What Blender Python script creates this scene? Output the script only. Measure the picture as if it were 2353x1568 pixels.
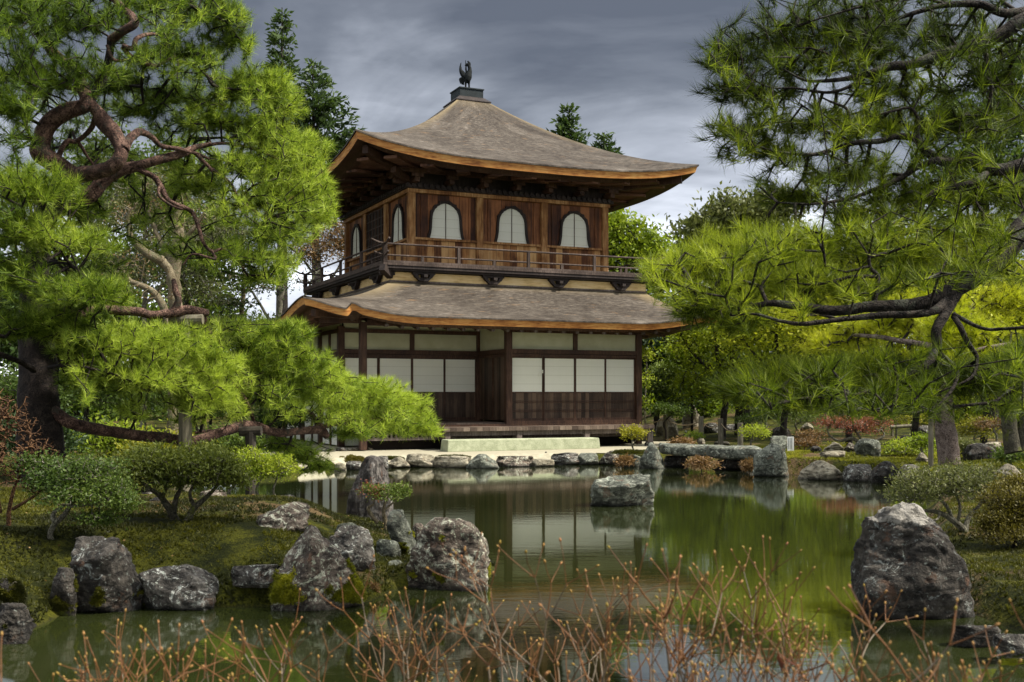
import bpy, math, random
import numpy as np
from mathutils import Vector

# ---------------------------------------------------------------- scene, camera, light
for o in list(bpy.data.objects):
    bpy.data.objects.remove(o)
sc = bpy.context.scene
COL = sc.collection

F, CX, HY, EYE = 2549.0, 1176.5, 905.0, 1.63       # focal length and horizon in units of a 2353 px wide picture


def P(px, py, Y):
    """a point seen at (px, py) that stands Y metres away"""
    return np.array([(px - CX) / F * Y, Y, EYE - (py - HY) / F * Y])


def Yof(py, z=0.0):
    """distance at which something of height z is seen at row py"""
    return (EYE - z) * F / (py - HY)


cam_d = bpy.data.cameras.new("camera")
cam = bpy.data.objects.new("camera", cam_d)
COL.objects.link(cam)
cam.location = (0, 0, EYE)
cam.rotation_euler = (math.radians(90), 0, 0)
cam_d.sensor_width = 36
cam_d.lens = 36 * F / 2353
cam_d.shift_y = (HY - 784.0) / 2353
cam_d.clip_start = 0.05
cam_d.clip_end = 3000
cam_d.dof.use_dof = True
cam_d.dof.focus_distance = 22
cam_d.dof.aperture_fstop = 8
sc.camera = cam

sc.view_settings.view_transform = 'Standard'
sc.view_settings.look = 'None'
sc.view_settings.gamma = 1
sc.view_settings.exposure = 1.3
sc.cycles.max_bounces = 8
sc.cycles.transparent_max_bounces = 8
sc.cycles.use_denoising = True

SUN_EL, SUN_AZ = 50.0, 100.0      # azimuth clockwise from +Y (the view direction)
sun_d = bpy.data.lights.new("sun", 'SUN')
sun_d.energy = 3.8
sun_d.angle = math.radians(6)
sun_d.color = (1.0, 0.94, 0.84)
sun = bpy.data.objects.new("sun", sun_d)
COL.objects.link(sun)
_sd = Vector((math.sin(math.radians(SUN_AZ)) * math.cos(math.radians(SUN_EL)),
              math.cos(math.radians(SUN_AZ)) * math.cos(math.radians(SUN_EL)),
              math.sin(math.radians(SUN_EL))))
sun.rotation_euler = _sd.to_track_quat('Z', 'Y').to_euler()


# ---------------------------------------------------------------- node helpers
class NT:
    def __init__(self, tree):
        self.t = tree

    def n(self, typ, ins=None, **props):
        nd = self.t.nodes.new(typ)
        for k, v in props.items():
            setattr(nd, k, v)
        for k, v in (ins or {}).items():
            self.set(nd.inputs[k], v)
        return nd

    def set(self, sock, v):
        if isinstance(v, bpy.types.NodeSocket):
            self.t.links.new(v, sock)
        elif isinstance(v, bpy.types.Node):
            self.t.links.new(v.outputs[0], sock)
        else:
            if isinstance(v, (tuple, list)) and len(v) == 3 and sock.type == 'RGBA':
                v = (*v, 1)
            sock.default_value = v

    def noise(self, vec, scale, detail=4, rough=0.55, dist=0.0):
        return self.n('ShaderNodeTexNoise', {'Vector': vec, 'Scale': scale, 'Detail': detail,
                                             'Roughness': rough, 'Distortion': dist}).outputs[0]

    def ramp(self, fac, stops, interp='LINEAR'):
        nd = self.n('ShaderNodeValToRGB', {0: fac})
        cr = nd.color_ramp
        cr.interpolation = interp
        while len(cr.elements) > 1:
            cr.elements.remove(cr.elements[0])
        cr.elements[0].position = stops[0][0]
        for i, (p, c) in enumerate(stops):
            e = cr.elements[0] if i == 0 else cr.elements.new(p)
            if not isinstance(c, (tuple, list)):
                c = (c, c, c)
            e.color = (*c, 1)
        return nd.outputs[0]

    def mix(self, fac, a, b, mode='MIX'):
        nd = self.n('ShaderNodeMix', data_type='RGBA', blend_type=mode)
        self.set(nd.inputs[0], fac)
        self.set(nd.inputs[6], a)
        self.set(nd.inputs[7], b)
        return nd.outputs[2]

    def math(self, op, a, b=0.0, clamp=False):
        nd = self.n('ShaderNodeMath', operation=op, use_clamp=clamp)
        self.set(nd.inputs[0], a)
        self.set(nd.inputs[1], b)
        return nd.outputs[0]

    def sstep(self, v, lo, hi):
        nd = self.n('ShaderNodeMapRange', {0: v, 1: lo, 2: hi, 3: 0.0, 4: 1.0}, interpolation_type='SMOOTHSTEP')
        return nd.outputs[0]

    def scaled(self, vec, s):
        return self.n('ShaderNodeVectorMath', {0: vec, 1: s}, operation='MULTIPLY').outputs[0]

    def obj(self):
        return self.n('ShaderNodeTexCoord').outputs['Object']

    def attr(self, name):
        return self.n('ShaderNodeAttribute', attribute_name=name).outputs['Fac']

    def bump(self, h, strength, dist=0.02):
        return self.n('ShaderNodeBump', {'Height': h, 'Strength': strength, 'Distance': dist}).outputs[0]


def newmat(name, rough=0.8, spec=0.3):
    m = bpy.data.materials.new(name)
    m.use_nodes = True
    nt = NT(m.node_tree)
    b = m.node_tree.nodes['Principled BSDF']
    b.inputs['Roughness'].default_value = rough
    b.inputs['Specular IOR Level'].default_value = spec
    return m, nt, b


# ---------------------------------------------------------------- sky
w = bpy.data.worlds.new("World")
sc.world = w
w.use_nodes = True
wt = NT(w.node_tree)
w.node_tree.nodes.clear()
wo = wt.n('ShaderNodeOutputWorld')
sky = wt.n('ShaderNodeTexSky', sky_type='NISHITA', sun_disc=False)
sky.sun_elevation = math.radians(SUN_EL)
sky.sun_rotation = math.radians(SUN_AZ)
bg_sky = wt.n('ShaderNodeBackground', {'Color': sky, 'Strength': 0.10})
tc = wt.n('ShaderNodeTexCoord').outputs['Generated']
sep = wt.n('ShaderNodeSeparateXYZ', {0: tc})
zz = sep.outputs[2]
den = wt.math('ADD', wt.math('MAXIMUM', zz, 0.0), 0.22)
cu = wt.math('DIVIDE', sep.outputs[0], den)
cv = wt.math('DIVIDE', sep.outputs[1], den)
cvec = wt.n('ShaderNodeCombineXYZ', {0: cu, 1: cv, 2: 0.0}).outputs[0]
n1 = wt.noise(wt.scaled(cvec, (0.9, 1.0, 1)), 1.5, 7, 0.5, 0.7)
n2 = wt.noise(wt.scaled(cvec, (1.0, 1.6, 1)), 3.1, 6, 0.55, 0.4)
dz = wt.math('ADD', zz, wt.math('ADD', wt.math('MULTIPLY', wt.math('SUBTRACT', n1, 0.5), 0.62),
                                wt.math('MULTIPLY', wt.math('SUBTRACT', n2, 0.5), 0.2)))
front = wt.ramp(wt.math('ADD', dz, 0.022), [(0.0, (0.80, 0.82, 0.85)), (0.05, (0.66, 0.69, 0.74)), (0.10, (0.41, 0.43, 0.48)),
                     (0.17, (0.255, 0.27, 0.305)), (0.235, (0.155, 0.166, 0.190)), (0.30, (0.082, 0.089, 0.105)), (0.36, (0.050, 0.055, 0.068)),
                     (0.5, (0.055, 0.06, 0.074))])
bright = wt.ramp(n1, [(0.3, (0.72, 0.76, 0.84)), (0.7, (1.12, 1.15, 1.2))])
fac_up = wt.sstep(zz, 0.40, 0.80)
fac_back = wt.math('MULTIPLY', wt.sstep(wt.math('MULTIPLY', sep.outputs[1], -1.0), -0.2, 0.7), 0.25)
fac = wt.math('MAXIMUM', fac_up, fac_back)
clouds = wt.mix(fac, front, bright)
bg_c = wt.n('ShaderNodeBackground', {'Color': clouds, 'Strength': 1.0})
mx = wt.n('ShaderNodeMixShader', {0: 0.94, 1: bg_sky, 2: bg_c})
wt.t.links.new(mx.outputs[0], wo.inputs[0])


# ---------------------------------------------------------------- numpy noise
def _hash(ix, iy, iz, seed):
    h = (ix * 374761393 + iy * 668265263 + iz * 2147483647 + seed * 974711) & 0xFFFFFFFF
    h = ((h ^ (h >> 13)) * 1274126177) & 0xFFFFFFFF
    h = ((h ^ (h >> 16)) * 2246822519) & 0xFFFFFFFF
    return ((h ^ (h >> 15)) & 0xFFFF) / 65535.0


def vnoise(p, seed=0):
    p = np.asarray(p, float)
    i = np.floor(p).astype(np.int64)
    f = p - i
    f = f * f * (3 - 2 * f)
    r = 0
    for dx in (0, 1):
        for dy in (0, 1):
            for dz_ in (0, 1):
                wgt = (f[:, 0] if dx else 1 - f[:, 0]) * (f[:, 1] if dy else 1 - f[:, 1]) * (f[:, 2] if dz_ else 1 - f[:, 2])
                r = r + wgt * _hash(i[:, 0] + dx, i[:, 1] + dy, i[:, 2] + dz_, seed)
    return r


def fbm(p, oct=4, seed=0, gain=0.5):
    p = np.asarray(p, float)
    a, s, t = 1.0, 0.0, 0.0
    for k in range(oct):
        s = s + a * vnoise(p * 2.03 ** k + 17.3 * k, seed + k)
        t += a
        a *= gain
    return s / t - 0.5


def smooth(e0, e1, x):
    t = np.clip((x - e0) / (e1 - e0), 0, 1)
    return t * t * (3 - 2 * t)


def unit(v):
    v = np.asarray(v, float)
    return v / np.maximum(np.linalg.norm(v, axis=-1, keepdims=True), 1e-9)


# ---------------------------------------------------------------- mesh helpers
def link(name, me, m=None, parent=None):
    o = bpy.data.objects.new(name, me)
    COL.objects.link(o)
    if m is not None:
        me.materials.append(m)
    if parent is not None:
        o.parent = parent
    return o


def mesh_np(name, V, Fq, m=None, parent=None, attrs=None, smooth_=False):
    """V (n,3), Fq (f,k) all faces with the same corner count, or a list of such arrays"""
    fl = Fq if isinstance(Fq, list) else [Fq]
    fl = [np.asarray(f, np.int32) for f in fl if len(f)]
    me = bpy.data.meshes.new(name)
    V = np.asarray(V, np.float32)
    me.vertices.add(len(V))
    me.vertices.foreach_set('co', V.ravel())
    idx = np.concatenate([f.ravel() for f in fl])
    cnt = np.concatenate([np.full(len(f), f.shape[1], np.int32) for f in fl])
    start = np.concatenate([[0], np.cumsum(cnt)[:-1]]).astype(np.int32)
    me.loops.add(len(idx))
    me.loops.foreach_set('vertex_index', idx)
    me.polygons.add(len(cnt))
    me.polygons.foreach_set('loop_start', start)
    me.polygons.foreach_set('loop_total', cnt)
    if smooth_:
        me.polygons.foreach_set('use_smooth', np.ones(len(cnt), bool))
    for k, a in (attrs or {}).items():
        at = me.attributes.new(k, 'FLOAT', 'POINT')
        at.data.foreach_set('value', np.asarray(a, np.float32))
    me.update(calc_edges=True)
    return link(name, me, m, parent)


def empty(name, loc=(0, 0, 0), rz=0.0):
    o = bpy.data.objects.new(name, None)
    o.empty_display_size = 0.2
    COL.objects.link(o)
    o.location = [float(c) for c in loc]
    o.rotation_euler = (0, 0, rz)
    return o


def tag(o, label=None, cat=None, group=None, kind=None):
    if label:
        o['label'] = label
    if cat:
        o['category'] = cat
    if group:
        o['group'] = group
    if kind:
        o['kind'] = kind
    return o


class MB:
    """collects boxes, bars and prisms into one mesh"""
    def __init__(self):
        self.V, self.F = [], []

    def add(self, vs, fs):
        b = len(self.V)
        self.V += [tuple(map(float, v)) for v in vs]
        self.F += [tuple(b + i for i in f) for f in fs]
        return self

    def box(self, x0, x1, y0, y1, z0, z1):
        x0, x1 = min(x0, x1), max(x0, x1)
        y0, y1 = min(y0, y1), max(y0, y1)
        z0, z1 = min(z0, z1), max(z0, z1)
        return self.add([(x0, y0, z0), (x1, y0, z0), (x1, y1, z0), (x0, y1, z0),
                         (x0, y0, z1), (x1, y0, z1), (x1, y1, z1), (x0, y1, z1)],
                        [(0, 3, 2, 1), (4, 5, 6, 7), (0, 1, 5, 4), (1, 2, 6, 5), (2, 3, 7, 6), (3, 0, 4, 7)])

    def bar(self, p, q, wd, ht, wd2=None, ht2=None):
        p, q = np.array(p, float), np.array(q, float)
        d = unit(q - p)
        s = np.cross(d, (0, 0, 1))
        s = unit(s) if np.linalg.norm(s) > 1e-6 else np.array((1., 0, 0))
        u = np.cross(s, d)
        wd2, ht2 = wd2 or wd, ht2 or ht
        vs = []
        for c, a, b in ((p, wd / 2, ht / 2), (q, wd2 / 2, ht2 / 2)):
            vs += [c - s * a - u * b, c + s * a - u * b, c + s * a + u * b, c - s * a + u * b]
        return self.add(vs, [(3, 2, 1, 0), (4, 5, 6, 7), (0, 1, 5, 4), (1, 2, 6, 5), (2, 3, 7, 6), (3, 0, 4, 7)])

    def prism(self, poly, f0, f1):
        """poly: list of 2-d points, f0/f1 map them to the two ends"""
        n = len(poly)
        return self.add([f0(*p) for p in poly] + [f1(*p) for p in poly],
                        [tuple(range(n))[::-1], tuple(range(n, 2 * n))] +
                        [(i, (i + 1) % n, n + (i + 1) % n, n + i) for i in range(n)])

    def tube(self, pts, rad, k=8):
        V, Fc = tube_np(pts, rad, k)
        return self.add(V, [tuple(f) for f in Fc] + [tuple(range(k))[::-1], tuple(range(len(V) - k, len(V)))])

    def build(self, name, m, parent=None, bevel=0.0, smooth_=False):
        me = bpy.data.meshes.new(name)
        me.from_pydata(self.V, [], self.F)
        if smooth_:
            for p in me.polygons:
                p.use_smooth = True
        o = link(name, me, m, parent)
        if bevel:
            b = o.modifiers.new('bevel', 'BEVEL')
            b.width = bevel
            b.segments = 2
            b.limit_method = 'ANGLE'
        return o


def tube_np(pts, rad, k=8, wob=0.0, seed=0):
    pts = np.asarray(pts, float)
    rad = np.broadcast_to(np.asarray(rad, float), (len(pts),))
    t = unit(np.gradient(pts, axis=0))
    ref = np.array((0.31, 0.17, 0.93))
    nrm = unit(np.cross(t, ref))
    for i in range(1, len(pts)):
        n_ = nrm[i - 1] - t[i] * np.dot(nrm[i - 1], t[i])
        nrm[i] = unit(n_)
    bn = np.cross(t, nrm)
    a = np.arange(k) * 2 * math.pi / k
    ring = nrm[:, None, :] * np.cos(a)[None, :, None] + bn[:, None, :] * np.sin(a)[None, :, None]
    r = np.repeat(rad[:, None], k, 1)
    V = pts[:, None, :] + ring * r[..., None]
    if wob:
        q = V.reshape(-1, 3)
        dn = fbm(q / (rad.mean() * 1.6) + seed, 3, seed).reshape(r.shape)
        V = pts[:, None, :] + ring * (r * (1 + wob * 2 * dn))[..., None]
    V = V.reshape(-1, 3)
    i = np.arange(len(pts) - 1)[:, None] * k
    j = np.arange(k)[None, :]
    j2 = (j + 1) % k
    Fc = np.stack([i + j, i + j2, i + k + j2, i + k + j], -1).reshape(-1, 4)
    return V, Fc


def spline(pts, n=8):
    """Catmull-Rom through pts (any dimension)"""
    p = np.asarray(pts, float)
    if len(p) < 3:
        return p[0] + (p[-1] - p[0]) * np.linspace(0, 1, n)[:, None]
    e = np.vstack([2 * p[0] - p[1], p, 2 * p[-1] - p[-2]])
    out = []
    for i in range(1, len(e) - 2):
        t = np.linspace(0, 1, n, endpoint=False)[:, None]
        a, b, c, d = e[i - 1], e[i], e[i + 1], e[i + 2]
        out.append(0.5 * (2 * b + (c - a) * t + (2 * a - 5 * b + 4 * c - d) * t ** 2 + (3 * b - a - 3 * c + d) * t ** 3))
    return np.vstack(out + [p[-1:]])


def join_np(parts):
    """[(V,F)...] with equal corner counts -> one (V,F)"""
    V, Fc, b = [], [], 0
    for v, f in parts:
        V.append(v)
        Fc.append(np.asarray(f) + b)
        b += len(v)
    return np.vstack(V), np.vstack(Fc)


# ---------------------------------------------------------------- materials
M = {}


def foliage_mat(name, c0, c1, c2, transl=0.35, rough=0.55):
    m, nt, b = newmat(name, rough, 0.25)
    c = nt.ramp(nt.attr('tint'), [(0.0, c0), (0.5, c1), (1.0, c2)])
    nt.set(b.inputs['Base Color'], c)
    tr = nt.n('ShaderNodeBsdfTranslucent', {'Color': nt.mix(0.5, c, nt.mix(1.0, c, (1.12, 1.2, 0.5), 'MULTIPLY'))})
    mxs = nt.n('ShaderNodeMixShader', {0: transl, 1: b, 2: tr})
    out = m.node_tree.nodes['Material Output']
    nt.t.links.new(mxs.outputs[0], out.inputs[0])
    M[name] = m
    return m


def wood_mat(name, dark, mid, light, board=0.0, rough=0.75, grain=(30, 30, 3), axis='xy', spec=0.25, stain=None):
    m, nt, b = newmat(name, rough, spec)
    oc = nt.obj()
    g = nt.noise(nt.scaled(oc, grain), 1.0, 6, 0.6, 0.4)
    big = nt.noise(oc, 1.7, 4, 0.6)
    fac = nt.math('ADD', nt.math('MULTIPLY', g, 0.55), nt.math('MULTIPLY', big, 0.45))
    if board:
        s = nt.n('ShaderNodeSeparateXYZ', {0: oc})
        k = nt.math('FLOOR', nt.math('DIVIDE', nt.math('ADD', s.outputs[0], s.outputs[1]) if axis == 'xy' else s.outputs[2], board))
        wn = nt.n('ShaderNodeTexWhiteNoise', {'W': k}, noise_dimensions='1D').outputs[0]
        fac = nt.math('ADD', nt.math('MULTIPLY', fac, 0.72), nt.math('MULTIPLY', wn, 0.28))
        fr = nt.math('FRACT', nt.math('DIVIDE', nt.math('ADD', s.outputs[0], s.outputs[1]) if axis == 'xy' else s.outputs[2], board))
        gap = nt.math('LESS_THAN', fr, 0.05)
    c = nt.ramp(fac, [(0.36, dark), (0.5, mid), (0.64, light)])
    if stain:
        c = nt.mix(nt.sstep(nt.noise(nt.scaled(oc, (3, 3, 0.8)), 1.3, 5, 0.65), 0.52, 0.66), c, stain)
    if board:
        c = nt.mix(nt.math('MULTIPLY', gap, 0.75), c, (0.01, 0.006, 0.004))
    nt.set(b.inputs['Base Color'], c)
    nt.set(b.inputs['Normal'], nt.bump(fac, 0.35, 0.01))
    M[name] = m
    return m


def plain_mat(name, col, col2=None, scale=3.0, rough=0.85, spec=0.25, bump=0.0, stretch=(1, 1, 1)):
    m, nt, b = newmat(name, rough, spec)
    n_ = nt.noise(nt.scaled(nt.obj(), stretch), scale, 6, 0.6)
    nt.set(b.inputs['Base Color'], nt.ramp(n_, [(0.3, col), (0.7, col2 or col)]))
    if bump:
        nt.set(b.inputs['Normal'], nt.bump(n_, bump, 0.02))
    M[name] = m
    return m


def rock_mat(name, dark, mid, light, lichen=(0.56, 0.57, 0.50), lich=0.58, moss=(0.10, 0.115, 0.008), stretch=(1, 1, 1)):
    m, nt, b = newmat(name, 0.85, 0.25)
    oc = nt.scaled(nt.obj(), stretch)
    a = nt.noise(oc, 3.2, 8, 0.62, 0.4)
    bb = nt.noise(oc, 14.0, 6, 0.65)
    fine = nt.noise(oc, 55.0, 4, 0.6)
    fac = nt.math('ADD', nt.math('MULTIPLY', a, 0.55), nt.math('MULTIPLY', bb, 0.45))
    c = nt.ramp(fac, [(0.34, dark), (0.48, mid), (0.62, light)])
    l1 = nt.noise(oc, 6.5, 9, 0.78, 1.2)
    c = nt.mix(nt.math('MULTIPLY', nt.sstep(l1, lich, lich + 0.05), 0.8), c, lichen)
    l2 = nt.noise(oc, 26.0, 5, 0.7, 0.5)
    c = nt.mix(nt.math('MULTIPLY', nt.sstep(l2, lich + 0.02, lich + 0.08), 0.65), c, (lichen[0] * 0.8, lichen[1] * 0.85, lichen[2] * 0.8))
    c = nt.mix(nt.math('MULTIPLY', nt.sstep(nt.noise(oc, 5.1, 6, 0.7), 0.57, 0.66), 0.6), c, (0.11, 0.055, 0.03))
    mossn = nt.math('ADD', nt.attr('moss'), nt.math('MULTIPLY', nt.math('SUBTRACT', nt.noise(oc, 22, 5, 0.7), 0.5), 0.7))
    mc = nt.ramp(nt.noise(oc, 40, 4, 0.6), [(0.35, (moss[0] * 0.35, moss[1] * 0.38, moss[2] * 0.5)), (0.65, moss)])
    c = nt.mix(nt.sstep(mossn, 0.45, 0.62), c, mc)
    c = nt.mix(nt.math('MULTIPLY', nt.sstep(nt.math('ADD', nt.attr('pale'), nt.math('MULTIPLY', nt.math('SUBTRACT', bb, 0.5), 1.6)), 0.5, 0.75), 0.8), c, nt.mix(fine, (0.13, 0.12, 0.10), (0.46, 0.43, 0.37)))  # paler top: lichen with light from above mixed into the colour
    wet = nt.attr('wet')
    c = nt.mix(nt.math('MULTIPLY', wet, 0.75), c, (0.012, 0.011, 0.009))
    nt.set(b.inputs['Base Color'], c)
    h = nt.math('ADD', nt.math('MULTIPLY', bb, 0.7), nt.math('MULTIPLY', fine, 0.3))
    crk = nt.sstep(nt.noise(nt.scaled(oc, (1, 1, 2.4)), 4.5, 7, 0.7, 1.5), 0.40, 0.47)
    c = nt.mix(nt.math('MULTIPLY', nt.math('SUBTRACT', 1.0, crk), 0.55), c, (dark[0] * .5, dark[1] * .5, dark[2] * .5))
    nt.set(b.inputs['Base Color'], c)
    h = nt.math('ADD', h, nt.math('MULTIPLY', crk, 0.6))
    nt.set(b.inputs['Normal'], nt.bump(h, 1.0, 0.05))
    M[name] = m
    return m


foliage_mat('moss_blade', (0.007, 0.008, 0.0015), (0.032, 0.035, 0.003), (0.13, 0.125, 0.008), 0.3)


def needles(pts, dirs, rs, n=36, L=0.10, wd=0.0026, spread=0.55, tint=None, stem=0.04, jit=0.13):
    """tufts of needles: every needle one slim triangle"""
    N = len(pts)
    d = np.repeat(unit(dirs), n, 0)
    b0 = np.repeat(pts, n, 0) - d * (rs.rand(N * n, 1) ** 1.2 * stem * 2.0)
    a = unit(d + spread * rs.randn(N * n, 3))
    a[:, 2] += 0.12 * rs.rand(N * n)
    a = unit(a)
    ln = L * rs.uniform(0.7, 1.12, (N * n, 1))
    side = unit(np.cross(a, rs.randn(N * n, 3)))
    w_ = wd * 0.5
    V = np.stack([b0 - side * w_, b0 + side * w_, b0 + a * ln], 1).reshape(-1, 3)
    Fc = np.arange(N * n * 3).reshape(-1, 3)
    tt = np.repeat(tint if tint is not None else rs.rand(N), n) + rs.uniform(-jit, jit, N * n)
    return V, Fc, np.repeat(np.clip(tt, 0, 1), 3)

foliage_mat('moss_bright', (0.03, 0.034, 0.003), (0.15, 0.155, 0.008), (0.36, 0.34, 0.02), 0.3)

# ================================================================ GROUND, POND, SAND COURT
# plan of the pond edge (x, y) in metres, seen from above, clockwise from the camera bank
def W(px, py, z=0.0):
    Y = Yof(py, z)
    return ((px - CX) / F * Y, Y)


pond = [(-9.0, 2.6), (-5, 3.0), (0, 3.2), (3.2, 3.6), (3.6, 5.5), (3.55, 7.0), (3.3, 8.6), (3.7, 10.2), (4.6, 12.5), (5.6, 15.0), (6.6, 17.8),
        W(2075, 1101), W(1990, 1101), W(1900, 1096), W(1800, 1091), W(1745, 1088), W(1745, 1066), W(1530, 1063), W(1520, 1072),
        W(1440, 1066), W(1330, 1064), W(1200, 1066), W(1070, 1070), W(930, 1069), W(800, 1076), W(760, 1080), (-4.7, 22.5), (-6.2, 21.8),
        (-7.6, 20.5), (-8.2, 18.5), (-7.4, 16.6), (-6.4, 15.9), (-9.5, 14.5), (-11, 12), (-10, 8)]
island = [(-12.0, 7.0), W(30, 1475), W(165, 1408), W(330, 1398), W(500, 1398), W(640, 1396), W(840, 1392), W(930, 1352),
          W(1110, 1352), (-0.1, 10.3), W(970, 1238), W(905, 1200, 0.1), (-1.9, 13.9), (-2.6, 13.6), (-3.2, 14.2), (-4.2, 14.6), (-5.6, 14.8), (-8, 14.4), (-12, 13)]


def poly_sd(x, y, poly):
    """signed distance to a polygon, positive inside"""
    p = np.asarray(poly, float)
    q = np.roll(p, -1, 0)
    d = np.full(x.shape, 1e9)
    ins = np.zeros(x.shape, bool)
    for (ax, ay), (bx, by) in zip(p, q):
        ex, ey = bx - ax, by - ay
        t = np.clip(((x - ax) * ex + (y - ay) * ey) / (ex * ex + ey * ey + 1e-9), 0, 1)
        d = np.minimum(d, np.hypot(x - ax - t * ex, y - ay - t * ey))
        c = (ay > y) != (by > y)
        ins ^= c & (x < (bx - ax) * (y - ay) / (by - ay + 1e-12) + ax)
    return np.where(ins, d, -d)


def ground_z(x, y):
    x, y = np.asarray(x, float), np.asarray(y, float)
    sp = poly_sd(x, y, pond)
    si = poly_sd(x, y, island)
    q = np.stack([x, y, x * 0], -1).reshape(-1, 3)
    nz = fbm(q * 0.7, 4, 3).reshape(x.shape)
    nf = fbm(q * 3.0, 3, 8).reshape(x.shape)
    # base land height away from the pond
    base = np.full(x.shape, 0.22)
    right = smooth(4.0, 6.5, x) * smooth(30, 24, y)
    base += right * (0.12 + 0.05 * smooth(0, 4, -sp)) + 0.10 * nz * right
    base += smooth(31, 60, y) * smooth(4.5, 9, x) * 1.6 + smooth(45, 120, y) * 3.0
    base += smooth(-6, -11, x) * (0.25 + 0.25 * nz)
    base += smooth(9, 20, x) * 0.3
    near = smooth(5.0, 3.2, y)
    base += near * 0.05
    base += 0.05 * nz * (1 - smooth(-7, -5, x) * smooth(7.5, 5.5, x) * smooth(22, 24, y))
    z = np.where(sp > 0, -0.55 * smooth(0.0, 0.45, sp) - 0.02, base * smooth(0.0, 0.35, -sp) ** 0.8 - 0.02)
    hi = 0.13 + 0.36 * smooth(0.15, 1.4, si) * smooth(-0.4, -2.6, x + 0.05 * (y - 10)) + 0.10 * nz + 0.035 * nf + 0.08 * smooth(-4, -7, x)
    hi = hi * smooth(-0.05, 0.22, si) - 0.3 * (1 - smooth(-0.15, 0.08, si))
    return np.where(si > -0.15, np.maximum(z, hi), z)


def gz(x, y):
    return float(ground_z(np.array([x]), np.array([y]))[0])


def axis(segs):
    out = [segs[0][0]]
    for a, b, st in segs:
        n = max(1, int(round((b - a) / st)))
        out += list(np.linspace(a, b, n + 1)[1:])
    return np.array(out)


ax = axis([(-400, -100, 50), (-100, -30, 5), (-30, -12, 1.0), (-12, 9, 0.13), (9, 30, 1.0), (30, 100, 5), (100, 400, 50)])
ay = axis([(-60, -10, 8), (-10, 2, 0.6), (2, 32, 0.13), (32, 60, 0.8), (60, 140, 4), (140, 900, 60)])
gx, gy = np.meshgrid(ax, ay)
gzv = ground_z(gx, gy)
nx, ny = len(ax), len(ay)
ii = (np.arange(ny - 1)[:, None] * nx + np.arange(nx - 1)[None, :]).ravel()
gV = np.stack([gx, gy, gzv], -1).reshape(-1, 3)
gF = np.stack([ii, ii + 1, ii + nx + 1, ii + nx], -1)

m, nt, b = newmat('moss_ground', 0.95, 0.1)
oc = nt.obj()
big = nt.noise(oc, 0.55, 6, 0.6, 0.5)
mid = nt.noise(oc, 2.6, 6, 0.65, 0.3)
fin = nt.noise(oc, 45, 4, 0.7)
fm = nt.math('ADD', nt.math('MULTIPLY', mid, 0.6), nt.math('MULTIPLY', fin, 0.4))
mossc = nt.ramp(fm, [(0.36, (0.005, 0.0065, 0.001)), (0.48, (0.016, 0.019, 0.002)), (0.60, (0.068, 0.068, 0.006))])
soil = nt.ramp(nt.math('ADD', nt.math('MULTIPLY', fin, 0.6), nt.math('MULTIPLY', mid, 0.4)),
               [(0.35, (0.045, 0.026, 0.012)), (0.55, (0.11, 0.07, 0.035)), (0.7, (0.2, 0.14, 0.08))])
sfac = nt.sstep(nt.math('ADD', big, nt.math('MULTIPLY', nt.math('SUBTRACT', fin, 0.5), 0.25)), 0.55, 0.63)
gc = nt.mix(nt.math('MULTIPLY', sfac, 0.85), mossc, soil)
mud = nt.sstep(nt.n('ShaderNodeSeparateXYZ', {0: oc}).outputs[2], 0.03, -0.03)
gc = nt.mix(mud, gc, (0.02, 0.018, 0.01))
nt.set(b.inputs['Base Color'], gc)
nt.set(b.inputs['Normal'], nt.bump(fm, 1.0, 0.08))
g = mesh_np('ground', gV, gF, m, smooth_=True)
tag(g, 'mossy garden ground sloping to the pond', 'ground', kind='structure')

# water sheet
m, nt, b = newmat('pond_water', 0.035, 0.5)
oc = nt.obj()
b.inputs['IOR'].default_value = 1.8
wv = nt.noise(nt.scaled(oc, (1.2, 4.0, 1)), 1.6, 5, 0.6, 0.3)
nt.set(b.inputs['Base Color'], nt.ramp(nt.noise(oc, 0.35, 4, 0.6), [(0.3, (0.013, 0.017, 0.0045)), (0.7, (0.021, 0.026, 0.007))]))
nt.set(b.inputs['Normal'], nt.bump(wv, 0.022, 0.04))
M['water'] = m
fr = nt.n('ShaderNodeFresnel', {'IOR': 1.6, 'Normal': nt.bump(wv, 0.022, 0.04)}).outputs[0]
gl = nt.n('ShaderNodeBsdfGlossy', {'Color': (0.95, 0.97, 0.95), 'Roughness': 0.03, 'Normal': nt.bump(wv, 0.022, 0.04)})
b.inputs['Specular IOR Level'].default_value = 0.0
mxw = nt.n('ShaderNodeMixShader', {0: nt.math('MULTIPLY', fr, 1.25, True), 1: b, 2: gl})
nt.t.links.new(mxw.outputs[0], m.node_tree.nodes['Material Output'].inputs[0])
wa = MB().add([(-40, 2.2, 0), (8.5, 2.2, 0), (8.5, 26, 0), (-40, 26, 0)], [(0, 1, 2, 3)]).build('pond_water', m)
tag(wa, 'still olive green pond reflecting the pavilion', 'pond', kind='structure')

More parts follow.
